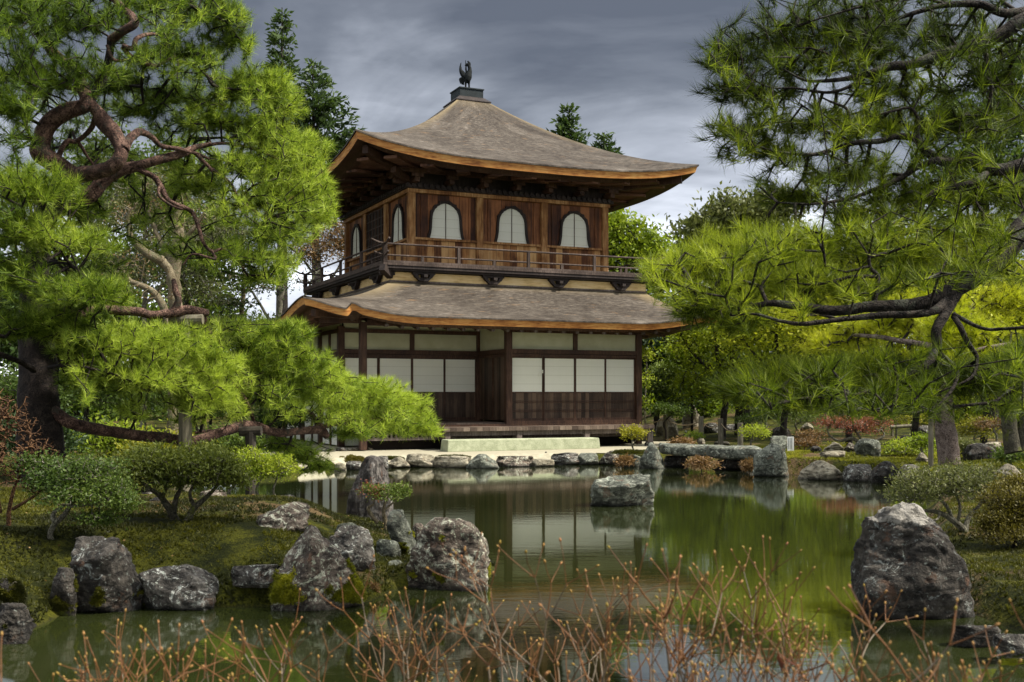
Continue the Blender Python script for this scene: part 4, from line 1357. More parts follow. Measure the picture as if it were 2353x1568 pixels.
# ---- the stone bridge: two long slabs
def slab(label, x0, x1, yt0, yt1, yb0, yb1, Y0, Y1, seed):
    rs = np.random.RandomState(seed)
    A, B = P(x0, yt0, Y0), P(x1, yt1, Y1)
    a2, b2 = P(x0, yb0, Y0), P(x1, yb1, Y1)
    n, mrows = 60, 28
    t = np.linspace(0, 1, n)[:, None]
    top, bot = A + (B - A) * t, a2 + (b2 - a2) * t
    ringp = []
    for i in range(n):
        endf = min(1, min(i, n - 1 - i) / 2.5) ** 0.5
        c_ = (top[i] + bot[i]) / 2
        hh = (top[i][2] - bot[i][2]) / 2
        for j in range(mrows):
            a = 2 * math.pi * j / mrows
            ca, sa = math.cos(a), math.sin(a)
            ex = 0.35
            yy = np.sign(ca) * abs(ca) ** ex * 0.55
            z_ = np.sign(sa) * abs(sa) ** ex * hh
            ringp.append(c_ + np.array([0, 0.50 + yy * (0.5 + 0.5 * endf), z_ * (0.55 + 0.45 * endf)]))
    V = np.array(ringp)
    V += (fbm(V * 1.8 + seed, 3, seed)[:, None] * np.array([0.10, 0.14, 0.07])) + fbm(V * 9 + seed, 3, seed + 2)[:, None] * np.array([0.03, 0.05, 0.025])
    i = np.arange(n - 1)[:, None] * mrows
    j = np.arange(mrows)[None, :]
    Fc = np.stack([i + j, i + (j + 1) % mrows, i + mrows + (j + 1) % mrows, i + mrows + j], -1).reshape(-1, 4)
    caps = [np.arange(mrows)[None, ::-1], (np.arange(mrows) + (n - 1) * mrows)[None, :]]
    cen = V.mean(0)
    o = mesh_np('bridge_slab', V - cen, [Fc] + caps, M['rock_green'], None, {'moss': -0.2 + 0 * V[:, 0], 'wet': 0 * V[:, 0]}, True)
    o.location = cen
    tag(o, label, 'bridge slab', 'slabs of the stone bridge')


slab('left slab of the low stone bridge, resting by the egg shaped rock', 1524, 1640, 1021, 1025, 1046, 1051, 24.4, 23.9, 5)
slab('right slab of the low stone bridge, ending at the square topped rock', 1626, 1760, 1024, 1030, 1052, 1060, 23.7, 22.9, 9)

# ---- tied stone marking the bridge as closed
ts = rock('small round stone tied with black cord lying on the bridge', 1603, 1620, 1008, 1021, 'rock_pale', 'round', .43, 131, -.3, .02, .9, 4, cat='tied stone', name='tied_stone')
r_ = 0.075
cd_ = MB()
for ax_ in (0, 1):
    pts = [((r_ * 1.16 * math.cos(a)) if ax_ == 0 else 0.0, (r_ * 1.1 * math.cos(a)) if ax_ == 1 else 0.0, 0.055 + 0.075 * math.sin(a)) for a in np.linspace(-.6, math.pi + .6, 24)]
    cd_.tube(pts, 0.008, 6)
plain_mat('cord', (0.02, 0.017, 0.014), (0.04, 0.034, 0.03), 20)
plain_mat('rope', (0.16, 0.12, 0.07), (0.26, 0.20, 0.12), 30)
cd_.build('cord', M['cord'], ts)

# ---- edging stones of the raised sand at the left of the veranda
rs = np.random.RandomState(4)
xs = np.concatenate([[738], np.cumsum(rs.uniform(16, 34, 11)) + 738])
for i in range(len(xs) - 1):
    f_ = (xs[i] - 738) / 280
    yb = 1039 - 9 * f_
    Ym = Yof(yb, .21)
    rock('low squared edging stone between the two sand levels left of the veranda', xs[i], xs[i + 1] - 1, yb - 8 - rs.uniform(0, 3), yb, rs.choice(['rock_grey', 'rock_pale', 'rock_green']), 'block', .21, 150 + i, -.2, .03, .8, 3,
         'edging stones left of the veranda', 'edging stone', 'edging_stone', wet=False)
for k_, x in enumerate((-1.97, 0.0, 1.97, 3.92)):
    lx, ly = x, -0.625
    o = rock(['footing stone under the left end post of the veranda', 'footing stone under the second veranda post from the left, behind the step',
              'footing stone under the third veranda post from the left', 'footing stone under the right end post of the veranda'][k_],
             1000, 1024, 1020, 1032, 'rock_grey', 'block', .2, 170 + k_, -.3, .03, .9, 3, name='footing_stone', cat='footing stone')
    o.location = (-0.1 + _c * lx - _s * ly, 29 + _s * lx + _c * ly, 0.19)

# ---- rope fence: each post, each length of rope
wood_mat('post_wood', (0.06, 0.052, 0.034), (0.12, 0.105, 0.07), (0.21, 0.19, 0.135), rough=0.85)
pxs = [(1530, 953, 1003), (1611, 957, 1017), (1656, 962, 1017), (1701, 972, 1024)]
tops = []
lbs = ['leftmost post of the rope fence, by the clipped bush', 'second rope fence post from the left, behind the tied stone',
       'third rope fence post from the left', 'rightmost rope fence post, under the pine boughs']
for (x, yt, yb), lb in zip(pxs, lbs):
    Y = min(Yof(yb, .30), 33.5)
    pb = P(x, yb, Y)
    pt_ = P(x, yt, Y)
    g0 = gz(pb[0], pb[1])
    po = MB().tube([(0, 0, g0 - 0.15), (0, 0, pt_[2] - 0.01), (0, 0, pt_[2])], [0.075, 0.072, 0.06], 12).build('fence_post', M['post_wood'], smooth_=False)
    po.location = (pb[0], pb[1], 0)
    tag(po, lb, 'fence post', 'posts of the rope fence')
    tops.append(np.array([pb[0], pb[1], pt_[2] - 0.12]))
tops = [np.array([*(tops[0][:2] + np.array([-1.6, 0.4])), tops[0][2] - .05])] + tops
rl_ = ['rope running from the pavilion to the leftmost fence post', 'rope between the leftmost and second fence posts',
       'rope sagging between the second and third fence posts', 'rope sagging between the third and rightmost fence posts']
for a, b_, lb in zip(tops[:-1], tops[1:], rl_):
    t = np.linspace(0, 1, 16)[:, None]
    pts = a + (b_ - a) * t - np.array([0, 0, 0.16]) * (4 * t * (1 - t))
    o = MB().tube(pts, 0.014, 6).build('rope', M['rope'])
    tag(o, lb, 'rope', 'ropes of the rope fence')

# ---- little white notice board
plain_mat('white_paint', (0.62, 0.62, 0.57), (0.7, 0.7, 0.66), 8)
plain_mat('ink', (0.02, 0.02, 0.02))
Ysg = 25.0
sg = P(1815, 1037, Ysg)
sgo = empty('notice_board', (sg[0], sg[1], sg[2]))
hsg = (1037 - 1004) * Ysg / F
MB().box(-.055, .055, -.012, .012, 0.0, hsg).build('board', M['white_paint'], sgo)
MB().box(.056, .085, -.02, .02, -0.15, hsg + .0).build('post', M['white_paint'], sgo)
tx = MB()
for xk in (-0.025, 0.022):
    z = hsg - 0.035
    while z > 0.05:
        tx.box(xk - .012, xk + .012, -.0145, -.0125, z - .016, z - .010).box(xk - .003, xk + .003, -.0150, -.0126, z - .02, z)
        tx.box(xk - .010, xk + .010, -.0142, -.0124, z - .004, z)
        z -= 0.03
tx.build('writing', M['ink'], sgo)
tag(sgo, 'small white notice board with columns of dark writing beside the bridge', 'sign')

# ---- support poles
plain_mat('bark_post', (0.015, 0.012, 0.009), (0.05, 0.042, 0.03), 12, 0.9)
def pole(label, x, yt, yb, Y, r, mname='post_wood', cat='support pole', name='support_pole', cross=None):
    a, b_ = P(x, yt, Y), P(x, yb, Y)
    g0 = gz(b_[0], b_[1])
    o = empty(name, (b_[0], b_[1], g0)) if cross else None
    mb = MB().tube([(0, 0, -0.2), (0, 0, a[2] - g0)], r, 12)
    if not cross:
        o = mb.build(name, M[mname])
        o.location = (b_[0], b_[1], g0)
    else:
        mb.build('upright', M[mname], o)
        MB().tube([(-cross, 0, a[2] - g0), (cross, 0, a[2] - g0 + .01)], r * .9, 10).build('crosspiece', M[mname], o)
    tag(o, label, cat)


pole('pale bamboo pole propping the pine on the right bank', 2139, 935, 1075, 19.5, 0.045)
pole('wooden post standing in front of the long low pine branch', 424, 948, 1030, 14.2, 0.075)
pole('dark forked prop under the end of the low pine branch', 576, 992, 1062, 15.3, 0.075, 'bark_post', cross=.15)
pole('tall prop bound to the middle pine branch with a crosspiece', 428, 736, 900, 14.6, 0.075, cross=.22)
rr = MB().tube([P(2046, 982, 30) , P(2100, 979, 30)], 0.05, 10).tube([P(2050, 982, 30) , P(2050, 1003, 30)], 0.04, 8).build('bamboo_rail', M['post_wood'])
tag(rr, 'pale green bamboo rail behind the red bush', 'rail')

# ================================================================ PLANT HELPERS
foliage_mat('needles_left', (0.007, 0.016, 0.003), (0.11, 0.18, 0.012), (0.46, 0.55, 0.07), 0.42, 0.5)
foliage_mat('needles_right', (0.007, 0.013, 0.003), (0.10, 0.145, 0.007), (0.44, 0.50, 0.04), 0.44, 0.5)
foliage_mat('needles_yellow', (0.10, 0.125, 0.006), (0.30, 0.34, 0.012), (0.48, 0.48, 0.03), 0.42, 0.5)
foliage_mat('leaf_bright', (0.04, 0.075, 0.006), (0.16, 0.22, 0.012), (0.32, 0.36, 0.03), 0.42)
foliage_mat('leaf_dark', (0.010, 0.022, 0.006), (0.030, 0.055, 0.012), (0.07, 0.11, 0.02), 0.25)
foliage_mat('leaf_mid', (0.022, 0.045, 0.008), (0.065, 0.105, 0.016), (0.14, 0.18, 0.03), 0.35)
foliage_mat('leaf_olive', (0.04, 0.05, 0.014), (0.10, 0.115, 0.03), (0.20, 0.20, 0.07), 0.3)
foliage_mat('leaf_azalea', (0.025, 0.038, 0.006), (0.075, 0.095, 0.012), (0.15, 0.17, 0.025), 0.35)
foliage_mat('leaf_yellow', (0.12, 0.12, 0.01), (0.26, 0.25, 0.015), (0.36, 0.30, 0.03), 0.4)
foliage_mat('leaf_red', (0.08, 0.025, 0.015), (0.20, 0.06, 0.035), (0.32, 0.14, 0.07), 0.3)
foliage_mat('leaf_rust', (0.06, 0.032, 0.012), (0.17, 0.095, 0.035), (0.32, 0.21, 0.09), 0.3)
foliage_mat('leaf_bronze', (0.04, 0.035, 0.006), (0.10, 0.085, 0.012), (0.19, 0.16, 0.03), 0.3)


def bark_mat(name, dark, mid, light, lich=None):
    m, nt, b = newmat(name, 0.9, 0.2)
    oc = nt.obj()
    a = nt.noise(oc, 9, 6, 0.65, 0.5)
    v = nt.n('ShaderNodeTexVoronoi', {'Vector': nt.n('ShaderNodeVectorMath', {0: oc, 1: nt.n('ShaderNodeTexNoise', {'Vector': oc, 'Scale': 6.0}).outputs[1]}, operation='ADD').outputs[0], 'Scale': 13.0}, feature='DISTANCE_TO_EDGE').outputs[0]
    f = nt.math('ADD', nt.math('MULTIPLY', a, 0.75), nt.math('MULTIPLY', nt.sstep(v, 0.0, 0.12), 0.25))
    c = nt.ramp(f, [(0.35, dark), (0.58, mid), (0.8, light)])
    if lich:
        c = nt.mix(nt.math('MULTIPLY', nt.sstep(nt.noise(oc, 6, 6, .7), 0.54, 0.62), 0.8), c, lich)
    nt.set(b.inputs['Base Color'], c)
    nt.set(b.inputs['Normal'], nt.bump(f, 0.9, 0.03))
    M[name] = m


bark_mat('bark_red', (0.010, 0.006, 0.005), (0.070, 0.038, 0.028), (0.25, 0.155, 0.115), (0.04, 0.037, 0.027))
bark_mat('bark_black', (0.005, 0.004, 0.0035), (0.017, 0.013, 0.010), (0.055, 0.044, 0.034), (0.06, 0.064, 0.045))
bark_mat('bark_trunk', (0.004, 0.003, 0.0025), (0.014, 0.010, 0.008), (0.045, 0.034, 0.026))
bark_mat('bark_grey', (0.05, 0.045, 0.03), (0.13, 0.12, 0.085), (0.26, 0.25, 0.19), (0.10, 0.11, 0.05))
bark_mat('bark_pale', (0.07, 0.055, 0.03), (0.15, 0.12, 0.07), (0.26, 0.22, 0.15), (0.11, 0.11, 0.06))
bark_mat('bark_mossy', (0.02, 0.018, 0.012), (0.055, 0.05, 0.032), (0.12, 0.11, 0.075), (0.075, 0.085, 0.01))
bark_mat('bark_pine', (0.035, 0.025, 0.022), (0.16, 0.12, 0.10), (0.28, 0.23, 0.20))


def px_path(pts, n=6):
    """[(px, py, Y, width_px)] -> smooth 3-d path and radii"""
    s = spline(np.array(pts, float), n)
    p3 = np.array([P(a, b_, c_) for a, b_, c_, _ in s])
    r = np.maximum(s[:, 3], 1.5) * s[:, 2] / F / 2
    return p3, r


def leaves(pts, dirs, rs, L=0.05, wd=0.02, tint=None, jit=0.2, curl=0.25):
    N = len(pts)
    a = unit(dirs)
    s = unit(np.cross(a, rs.randn(N, 3)))
    ln = L * rs.uniform(0.6, 1.15, (N, 1))
    w_ = wd * rs.uniform(0.7, 1.1, (N, 1)) * 0.5
    up = np.cross(s, a)
    V = np.stack([pts, pts + a * ln * .45 + s * w_ + up * ln * curl * .2, pts + a * ln - up * ln * curl * .2, pts + a * ln * .45 - s * w_ + up * ln * curl * .2], 1).reshape(-1, 3)
    Fc = np.arange(N * 4).reshape(-1, 4)
    tt = (tint if tint is not None else rs.rand(N)) + rs.uniform(-jit, jit, N)
    return V, Fc, np.repeat(np.clip(tt, 0, 1), 4)


def segs_np(A, B, ra, rb, k=4):
    """many straight segments as slim prisms"""
    A, B = np.asarray(A, float), np.asarray(B, float)
    d = unit(B - A)
    s = unit(np.cross(d, np.array([0.21, 0.37, 0.9])))
    u = np.cross(d, s)
    an = np.arange(k) * 2 * math.pi / k
    ring = s[:, None, :] * np.cos(an)[None, :, None] + u[:, None, :] * np.sin(an)[None, :, None]
    V = np.concatenate([A[:, None] + ring * np.asarray(ra)[:, None, None], B[:, None] + ring * np.asarray(rb)[:, None, None]], 1)
    n = len(A)
    base = np.arange(n)[:, None] * 2 * k
    j = np.arange(k)[None, :]
    Fc = np.stack([base + j, base + (j + 1) % k, base + k + (j + 1) % k, base + k + j], -1).reshape(-1, 4)
    return V.reshape(-1, 3), Fc


def grow(skel, tips, rs, step=0.22, jitter=0.10, sag=0.0, r_tip=0.0025, r_pow=0.42, r_max=0.02, anchor=None, lift=0.35):
    """connects every tip to the nearest wood, tips nearest the limbs first; gives twig segments and tip directions"""
    skel = np.asarray(skel, float)
    tips = np.asarray(tips, float)
    d0 = np.array([np.min(((skel - t) ** 2).sum(1)) for t in tips])
    order = np.argsort(d0)
    cap = len(skel) + len(tips) * 8
    nodes = np.zeros((cap, 3))
    nodes[:len(skel)] = skel
    cost = np.zeros(cap)
    par = np.full(cap, -1)
    m_ = len(skel)
    tipn, tipd = np.zeros(len(tips), int), np.zeros((len(tips), 3))
    for ti in order:
        t = tips[ti]
        dv = nodes[:m_] - t
        d2 = np.sqrt((dv ** 2).sum(1)) + 0.25 * cost[:m_]
        k = int(np.argmin(d2))
        a = nodes[k]
        L = np.linalg.norm(t - a)
        ns = max(1, min(7, int(L / step)))
        pk = par[k]
        idir = unit(a - nodes[pk]) if pk >= 0 else unit(t - a)
        prev = k
        for s in range(1, ns + 1):
            f = s / ns
            q = a + (t - a) * f
            if s < ns:
                q = q + idir * L * 0.30 * f * (1 - f) * 2 + rs.randn(3) * jitter * min(L, .5) * 0.5 + np.array([0, 0, -sag * L * f * (1 - f)])
            nodes[m_] = q
            par[m_] = prev
            cost[m_] = cost[prev] + L / ns
            prev = m_
            m_ += 1
        tipn[ti] = prev
        tipd[ti] = nodes[prev] - nodes[par[prev]]
    cnt = np.zeros(m_)
    cnt[tipn] = 1
    for i in range(m_ - 1, len(skel) - 1, -1):
        cnt[par[i]] += cnt[i]
    idx = np.arange(len(skel), m_)
    rr_ = np.minimum(r_tip * np.maximum(cnt, 1) ** r_pow, r_max)
    A, B = nodes[par[idx]], nodes[idx]
    ra = np.where(par[idx] >= len(skel), rr_[par[idx]], rr_[idx])
    return A, B, np.maximum(ra, rr_[idx]), rr_[idx], unit(tipd)


def pad_points(cx, cy, rx, ry, Y, n, rs, deep=None, shell=0.35, flat_bottom=-0.45):
    """points through a cushion of foliage, denser to the top; also the outward direction"""
    a, bz = rx * Y / F, ry * Y / F
    dp = deep if deep else a * 0.7
    u = unit(rs.randn(n * 3, 3))
    u = u[u[:, 2] > flat_bottom][:n]
    rad = rs.rand(len(u), 1) ** (1 - shell) if shell < 1 else 1
    q = u * rad
    c0 = P(cx, cy, Y)
    lump = 1 + 0.9 * fbm(u * 1.8 + cx * .013 + cy * .017, 3, int(cx) % 97)[:, None]
    return c0 + q * lump * np.array([a, dp, bz]), unit(u * np.array([1, 1, 1.0]) + np.array([0, 0, 0.45]))


def pine(name, label, strokes, pads, Ytip, seed, needle_kw, bark, needle_m, twig_r=0.0028, tint_fn=None, trunk_extra=None, skel_extra=None, grow_kw=None, dens=1.0, scatter=(), back=0.0):
    rs = np.random.RandomState(seed)
    root_p, root_r = px_path(strokes[0][1])
    root = empty(name, tuple(root_p[0]))
    tag(root, label, 'pine tree')
    off = root_p[0]
    skel = []
    for nm, pts, bk in strokes:
        p3, r = px_path(pts, 8)
        sz = r.max()
        wob = 0.17
        jv = fbm(p3 / (sz * 9) + seed, 3, seed)
        jw = fbm(p3 / (sz * 9) + seed + 31, 3, seed + 4)
        env = np.sin(np.linspace(0, math.pi, len(p3))) ** 0.5
        p3 = p3 + np.stack([jv * 0, jw, jv], -1) * (sz * 1.1 * env)[:, None]
        V, Fc = tube_np(p3, r, 16 if sz > 0.05 else 8, wob, seed)
        mesh_np(nm, V - off, Fc, M[bk], root, smooth_=True)
        skel.append(p3[len(p3) // 6:])
    if skel_extra is not None:
        skel.append(skel_extra)
    skel = np.vstack(skel)
    tips, dirs = [], []
    tint = []
    for pd in pads:
        cx, cy, rx, ry, Y, n = pd[:6]
        n = int(n * dens)
        tb = pd[6] if len(pd) > 6 else 0.5
        p, d = pad_points(cx, cy, rx, ry, Y, n, rs)
        tips.append(p + np.array([0, back, 0]))
        dirs.append(d)
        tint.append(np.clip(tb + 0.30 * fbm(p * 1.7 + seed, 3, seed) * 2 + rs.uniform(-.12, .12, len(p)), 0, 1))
    for poly, yf, n, tb in scatter:
        q = np.array(poly, float)
        x = rs.uniform(q[:, 0].min(), q[:, 0].max(), n * 4)
        y = rs.uniform(q[:, 1].min(), q[:, 1].max(), n * 4)
        k = np.where((poly_sd(x, y, poly) > 0) & (fbm(np.stack([x, y, 0 * x], -1) / 45.0 + seed, 3, seed) > -.08))[0][:n]
        p = np.array([P(a_, b_, yf(a_, b_) + rs.randn() * .45) for a_, b_ in zip(x[k], y[k])])
        tips.append(p)
        dirs.append(unit(rs.randn(len(p), 3) * .7 + np.array([0, -.2, .7])))
        tint.append(np.clip(tb(x[k], y[k]) + 0.30 * fbm(p * 1.7 + seed, 3, seed) * 2 + rs.uniform(-.15, .15, len(p)), 0, 1))
    tips, dirs, tint = np.vstack(tips), np.vstack(dirs), np.concatenate(tint)
    A, B, ra, rb, td = grow(skel, tips, rs, r_tip=twig_r, **(grow_kw or {}))
    V, Fc = segs_np(A, B, ra, rb, 4)
    mesh_np('twig', V - off, Fc, M[bark], root)
    dd = unit(unit(td) * 0.8 + dirs * 0.7 + np.array([0, 0, 0.25]))
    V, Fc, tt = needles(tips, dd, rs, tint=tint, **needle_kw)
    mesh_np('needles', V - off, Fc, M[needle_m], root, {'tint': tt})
    return root


# ================================================================ THE OLD RED PINE ON THE LEFT
LP = [
    ('trunk', [(96, 1110, 14.0, 112), (90, 1010, 14.0, 100), (86, 930, 14.0, 90), (80, 820, 14.1, 82), (74, 720, 14.2, 70), (78, 610, 14.2, 62), (95, 510, 14.2, 56), (128, 440, 14.2, 50), (165, 402, 14.2, 46)], 'bark_trunk'),
    ('limb', [(165, 402, 14.2, 44), (128, 377, 14.1, 44), (96, 352, 14, 46), (99, 318, 14, 40), (118, 280, 14, 40), (156, 256, 14, 38), (200, 238, 14, 33), (190, 200, 14.1, 30), (158, 155, 14.2, 27), (121, 118, 14.3, 25), (73, 44, 14.4, 22), (40, -40, 14.5, 20)], 'bark_red'),
    ('limb', [(161, 408, 14.2, 40), (195, 400, 14.0, 36), (227, 394, 13.9, 34), (262, 380, 13.8, 33), (278, 350, 13.8, 32), (262, 310, 13.9, 36), (240, 285, 14, 40), (224, 258, 14, 26), (205, 238, 14, 24)], 'bark_red'),
    ('limb', [(190, 462, 14.3, 34), (216, 438, 14.3, 34), (250, 402, 14.4, 32), (300, 382, 14.5, 26), (345, 372, 14.5, 22), (390, 362, 14.6, 20), (425, 350, 14.7, 18), (450, 338, 14.8, 12), (485, 330, 14.9, 8)], 'bark_red'),
    ('branch', [(285, 345, 13.8, 22), (300, 320, 14, 20), (322, 305, 14.2, 17), (350, 316, 14.4, 13), (372, 335, 14.5, 11), (414, 344, 14.6, 10), (446, 352, 14.8, 8), (480, 365, 15, 6)], 'bark_red'),
    ('branch', [(308, 384, 14.5, 14), (352, 407, 14.5, 13), (370, 432, 14.5, 14), (388, 462, 14.5, 11), (438, 486, 14.6, 10), (456, 522, 14.6, 10), (468, 558, 14.6, 8), (488, 578, 14.7, 7), (513, 572, 14.8, 6), (546, 590, 15, 5), (560, 620, 15, 4)], 'bark_red'),
    ('branch', [(366, 425, 14.5, 8), (366, 450, 14.4, 7), (390, 470, 14.4, 6), (420, 482, 14.4, 5)], 'bark_red'),
    ('branch', [(486, 575, 14.7, 7), (495, 595, 14.6, 6), (470, 588, 14.5, 5), (440, 585, 14.5, 4), (420, 610, 14.5, 3)], 'bark_red'),
    ('branch', [(487, 388, 14.9, 8), (528, 421, 15, 8), (546, 451, 15, 7), (579, 482, 15.1, 6), (610, 500, 15.2, 4)], 'bark_red'),
    ('branch', [(440, 345, 14.8, 10), (470, 372, 14.9, 9), (490, 395, 14.9, 8)], 'bark_red'),
    ('branch', [(256, 92, 14.2, 20), (284, 70, 14.1, 20), (310, 50, 14.1, 20), (289, 22, 14.2, 17), (256, -10, 14.2, 16), (230, -50, 14.3, 14)], 'bark_red'),
    ('branch', [(205, 236, 14, 20), (235, 190, 14.1, 18), (250, 130, 14.2, 18), (256, 88, 14.2, 18)], 'bark_trunk'),
    ('branch', [(282, 106, 14.1, 12), (306, 110, 14.1, 12), (314, 88, 14.1, 11), (344, 78, 14.3, 8), (380, 82, 14.5, 5)], 'bark_red'),
    ('branch', [(282, 108, 14.1, 13), (300, 128, 14.2, 12), (330, 140, 14.4, 12), (352, 152, 14.5, 11), (375, 142, 14.6, 8), (402, 130, 14.8, 6)], 'bark_red'),
    ('branch', [(246, 104, 14.1, 8), (262, 138, 14.1, 8), (300, 136, 14.2, 6)], 'bark_red'),
    ('branch', [(400, 132, 14.8, 8), (440, 152, 15, 7), (473, 172, 15, 8), (495, 200, 15, 8), (560, 210, 15.2, 6), (605, 238, 15.3, 5), (640, 250, 15.4, 3)], 'bark_trunk'),
    ('branch', [(484, 180, 15, 6), (520, 182, 15.2, 5), (560, 190, 15.3, 4), (600, 196, 15.4, 3)], 'bark_trunk'),
    ('branch', [(64, 130, 14.5, 15), (90, 150, 14.4, 14), (110, 172, 14.3, 14), (140, 195, 14.2, 14), (176, 205, 14.1, 14)], 'bark_red'),
    ('branch', [(128, 377, 14.1, 13), (150, 330, 14.2, 12), (178, 325, 14.3, 11), (210, 296, 14.2, 12), (222, 262, 14.1, 14)], 'bark_red'),
    ('branch', [(180, 325, 14.3, 8), (196, 352, 14.4, 7), (215, 380, 14.5, 5)], 'bark_red'),
    ('limb', [(84, 740, 14.2, 30), (160, 730, 14.0, 28), (230, 715, 14.1, 24), (286, 716, 14.2, 22), (320, 720, 14.3, 22), (352, 726, 14.4, 20), (396, 719, 14.5, 22), (424, 711, 14.6, 22), (450, 714, 14.7, 20), (478, 720, 14.8, 15)], 'bark_red'),
    ('branch', [(398, 716, 14.5, 18), (410, 690, 14.5, 16), (404, 668, 14.5, 15), (399, 644, 14.6, 11)], 'bark_red'),
    ('branch', [(462, 718, 14.8, 17), (478, 760, 14.9, 15), (496, 798, 15, 13), (518, 838, 15.2, 10), (540, 880, 15.4, 9), (570, 930, 15.6, 9), (585, 975, 15.8, 8)], 'bark_red'),
    ('limb', [(120, 945, 14.0, 30), (150, 965, 14.0, 29), (190, 979, 14.1, 28), (262, 992, 14.3, 26), (325, 1004, 14.5, 25), (378, 1009, 14.7, 24), (440, 1014, 14.9, 22), (505, 996, 15.2, 22), (571, 979, 15.6, 24), (637, 996, 16.1, 19), (703, 988, 16.6, 18), (738, 990, 17, 20), (752, 1004, 17.1, 14)], 'bark_red'),
    ('branch', [(738, 986, 17, 18), (722, 962, 17, 14), (706, 946, 17, 12), (680, 953, 17, 8), (655, 965, 16.9, 5)], 'bark_red'),
    ('branch', [(734, 982, 17, 13), (762, 976, 17.1, 12), (790, 972, 17.2, 10), (830, 968, 17.5, 7), (880, 960, 17.8, 5), (940, 955, 18.1, 3)], 'bark_red'),
    ('branch', [(786, 974, 17.2, 10), (778, 955, 17.2, 9), (800, 930, 17.3, 6), (850, 915, 17.6, 5), (910, 925, 17.9, 3)], 'bark_red'),
    ('branch', [(500, 998, 15.2, 8), (480, 990, 15.1, 8), (448, 995, 15, 6)], 'bark_red'),
    ('branch', [(78, 850, 13.9, 16), (40, 830, 13.4, 12), (0, 815, 13, 13), (-40, 800, 12.8, 12)], 'bark_trunk'),
    ('branch', [(112, 845, 13.8, 9), (150, 840, 13.4, 8), (200, 846, 13.2, 7), (270, 862, 13.4, 5), (340, 900, 13.6, 4)], 'bark_trunk'),
    ('branch', [(540, 880, 15.4, 7), (620, 850, 15.9, 6), (690, 830, 16.4, 5), (750, 870, 16.8, 4)], 'bark_red'),
    ('branch', [(80, 620, 14.2, 14), (140, 600, 13.6, 11), (200, 640, 13.2, 8), (250, 690, 13.1, 5)], 'bark_trunk'),
    ('branch', [(440, 341, 14.8, 9), (520, 330, 15.2, 7), (600, 350, 15.6, 6), (680, 390, 16, 4), (730, 430, 16.2, 3)], 'bark_red'),
    ('branch', [(40, -40, 14.5, 14), (120, -60, 14.3, 14), (300, -40, 14.5, 12), (430, 10, 14.8, 9), (520, 50, 15, 6)], 'bark_trunk'),
]
LPADS = [   # cx cy rx ry Y count tint; darker tint paints the shaded top left
    (60, 40, 150, 95, 13.9, 260, .25), (190, 60, 120, 80, 14.4, 200, .22), (90, 190, 130, 80, 13.6, 240, .25), (20, 250, 70, 90, 13.0, 110, .5),
    (350, 20, 120, 60, 14.8, 170, .3), (480, 40, 100, 80, 15.2, 230, .35), (530, 100, 60, 70, 15.4, 130, .4), (430, 130, 100, 60, 15.3, 160, .35),
    (280, 200, 110, 60, 15.3, 190, .35), (400, 230, 90, 45, 15.9, 140, .45), (330, 260, 80, 40, 15.2, 110, .4),
    (600, 195, 90, 50, 15.4, 230, .65), (545, 225, 110, 50, 15.4, 190, .55), (650, 250, 50, 50, 15.6, 120, .75),
    (500, 285, 120, 55, 15.3, 220, .6), (610, 315, 100, 50, 15.7, 260, .75), (690, 360, 70, 60, 16, 230, .75), (560, 390, 120, 50, 15.5, 220, .6),
    (680, 440, 85, 60, 16, 280, .72), (720, 500, 50, 55, 16.1, 170, .75), (600, 470, 100, 50, 15.6, 190, .6), (640, 540, 70, 50, 15.6, 170, .6),
    (560, 590, 90, 50, 15.2, 150, .55), (600, 640, 60, 40, 15.2, 90, .55), (460, 430, 90, 40, 15.2, 110, .55), (420, 390, 60, 35, 16.2, 70, .55),
    (60, 440, 130, 80, 13.0, 330, .55), (160, 480, 90, 60, 14.6, 180, .55), (50, 540, 120, 70, 12.9, 280, .6), (180, 560, 90, 50, 13.5, 150, .55),
    (30, 650, 100, 70, 12.9, 180, .4), (200, 680, 110, 50, 13.0, 260, .55), (140, 745, 110, 55, 13.2, 200, .4), (50, 760, 80, 50, 13.2, 120, .35),
    (300, 800, 150, 60, 13.8, 380, .85), (400, 800, 120, 55, 14.2, 300, .9), (460, 850, 110, 50, 14.4, 300, .9), (330, 880, 150, 60, 13.8, 320, .8), (470, 920, 90, 50, 14.3, 230, .85),
    (200, 880, 90, 60, 13.7, 150, .5), (170, 800, 80, 40, 13.5, 110, .45),
    (620, 780, 90, 50, 15.7, 260, .5), (680, 770, 45, 30, 16.2, 90, .65), (580, 840, 90, 50, 15.6, 200, .6), (690, 850, 100, 60, 16.2, 330, .7), (740, 890, 90, 55, 16.6, 280, .72),
    (640, 920, 100, 45, 16.0, 200, .6), (850, 910, 80, 50, 17.5, 300, .9), (920, 940, 75, 55, 17.9, 330, .9), (965, 985, 55, 40, 18, 190, .85), (870, 985, 90, 40, 17.7, 260, .7), (790, 930, 70, 50, 17.2, 190, .8),
    (800, 1000, 60, 30, 17.3, 80, .5),
    (690, 1050, 75, 40, 17.2, 190, .5), (640, 1030, 60, 30, 16.6, 110, .5), (730, 1075, 45, 25, 17.5, 80, .5),
]
skx = np.vstack([px_path([(737, 992, 17, 5), (700, 1030, 17.1, 4), (690, 1060, 17.2, 3)])[0]])
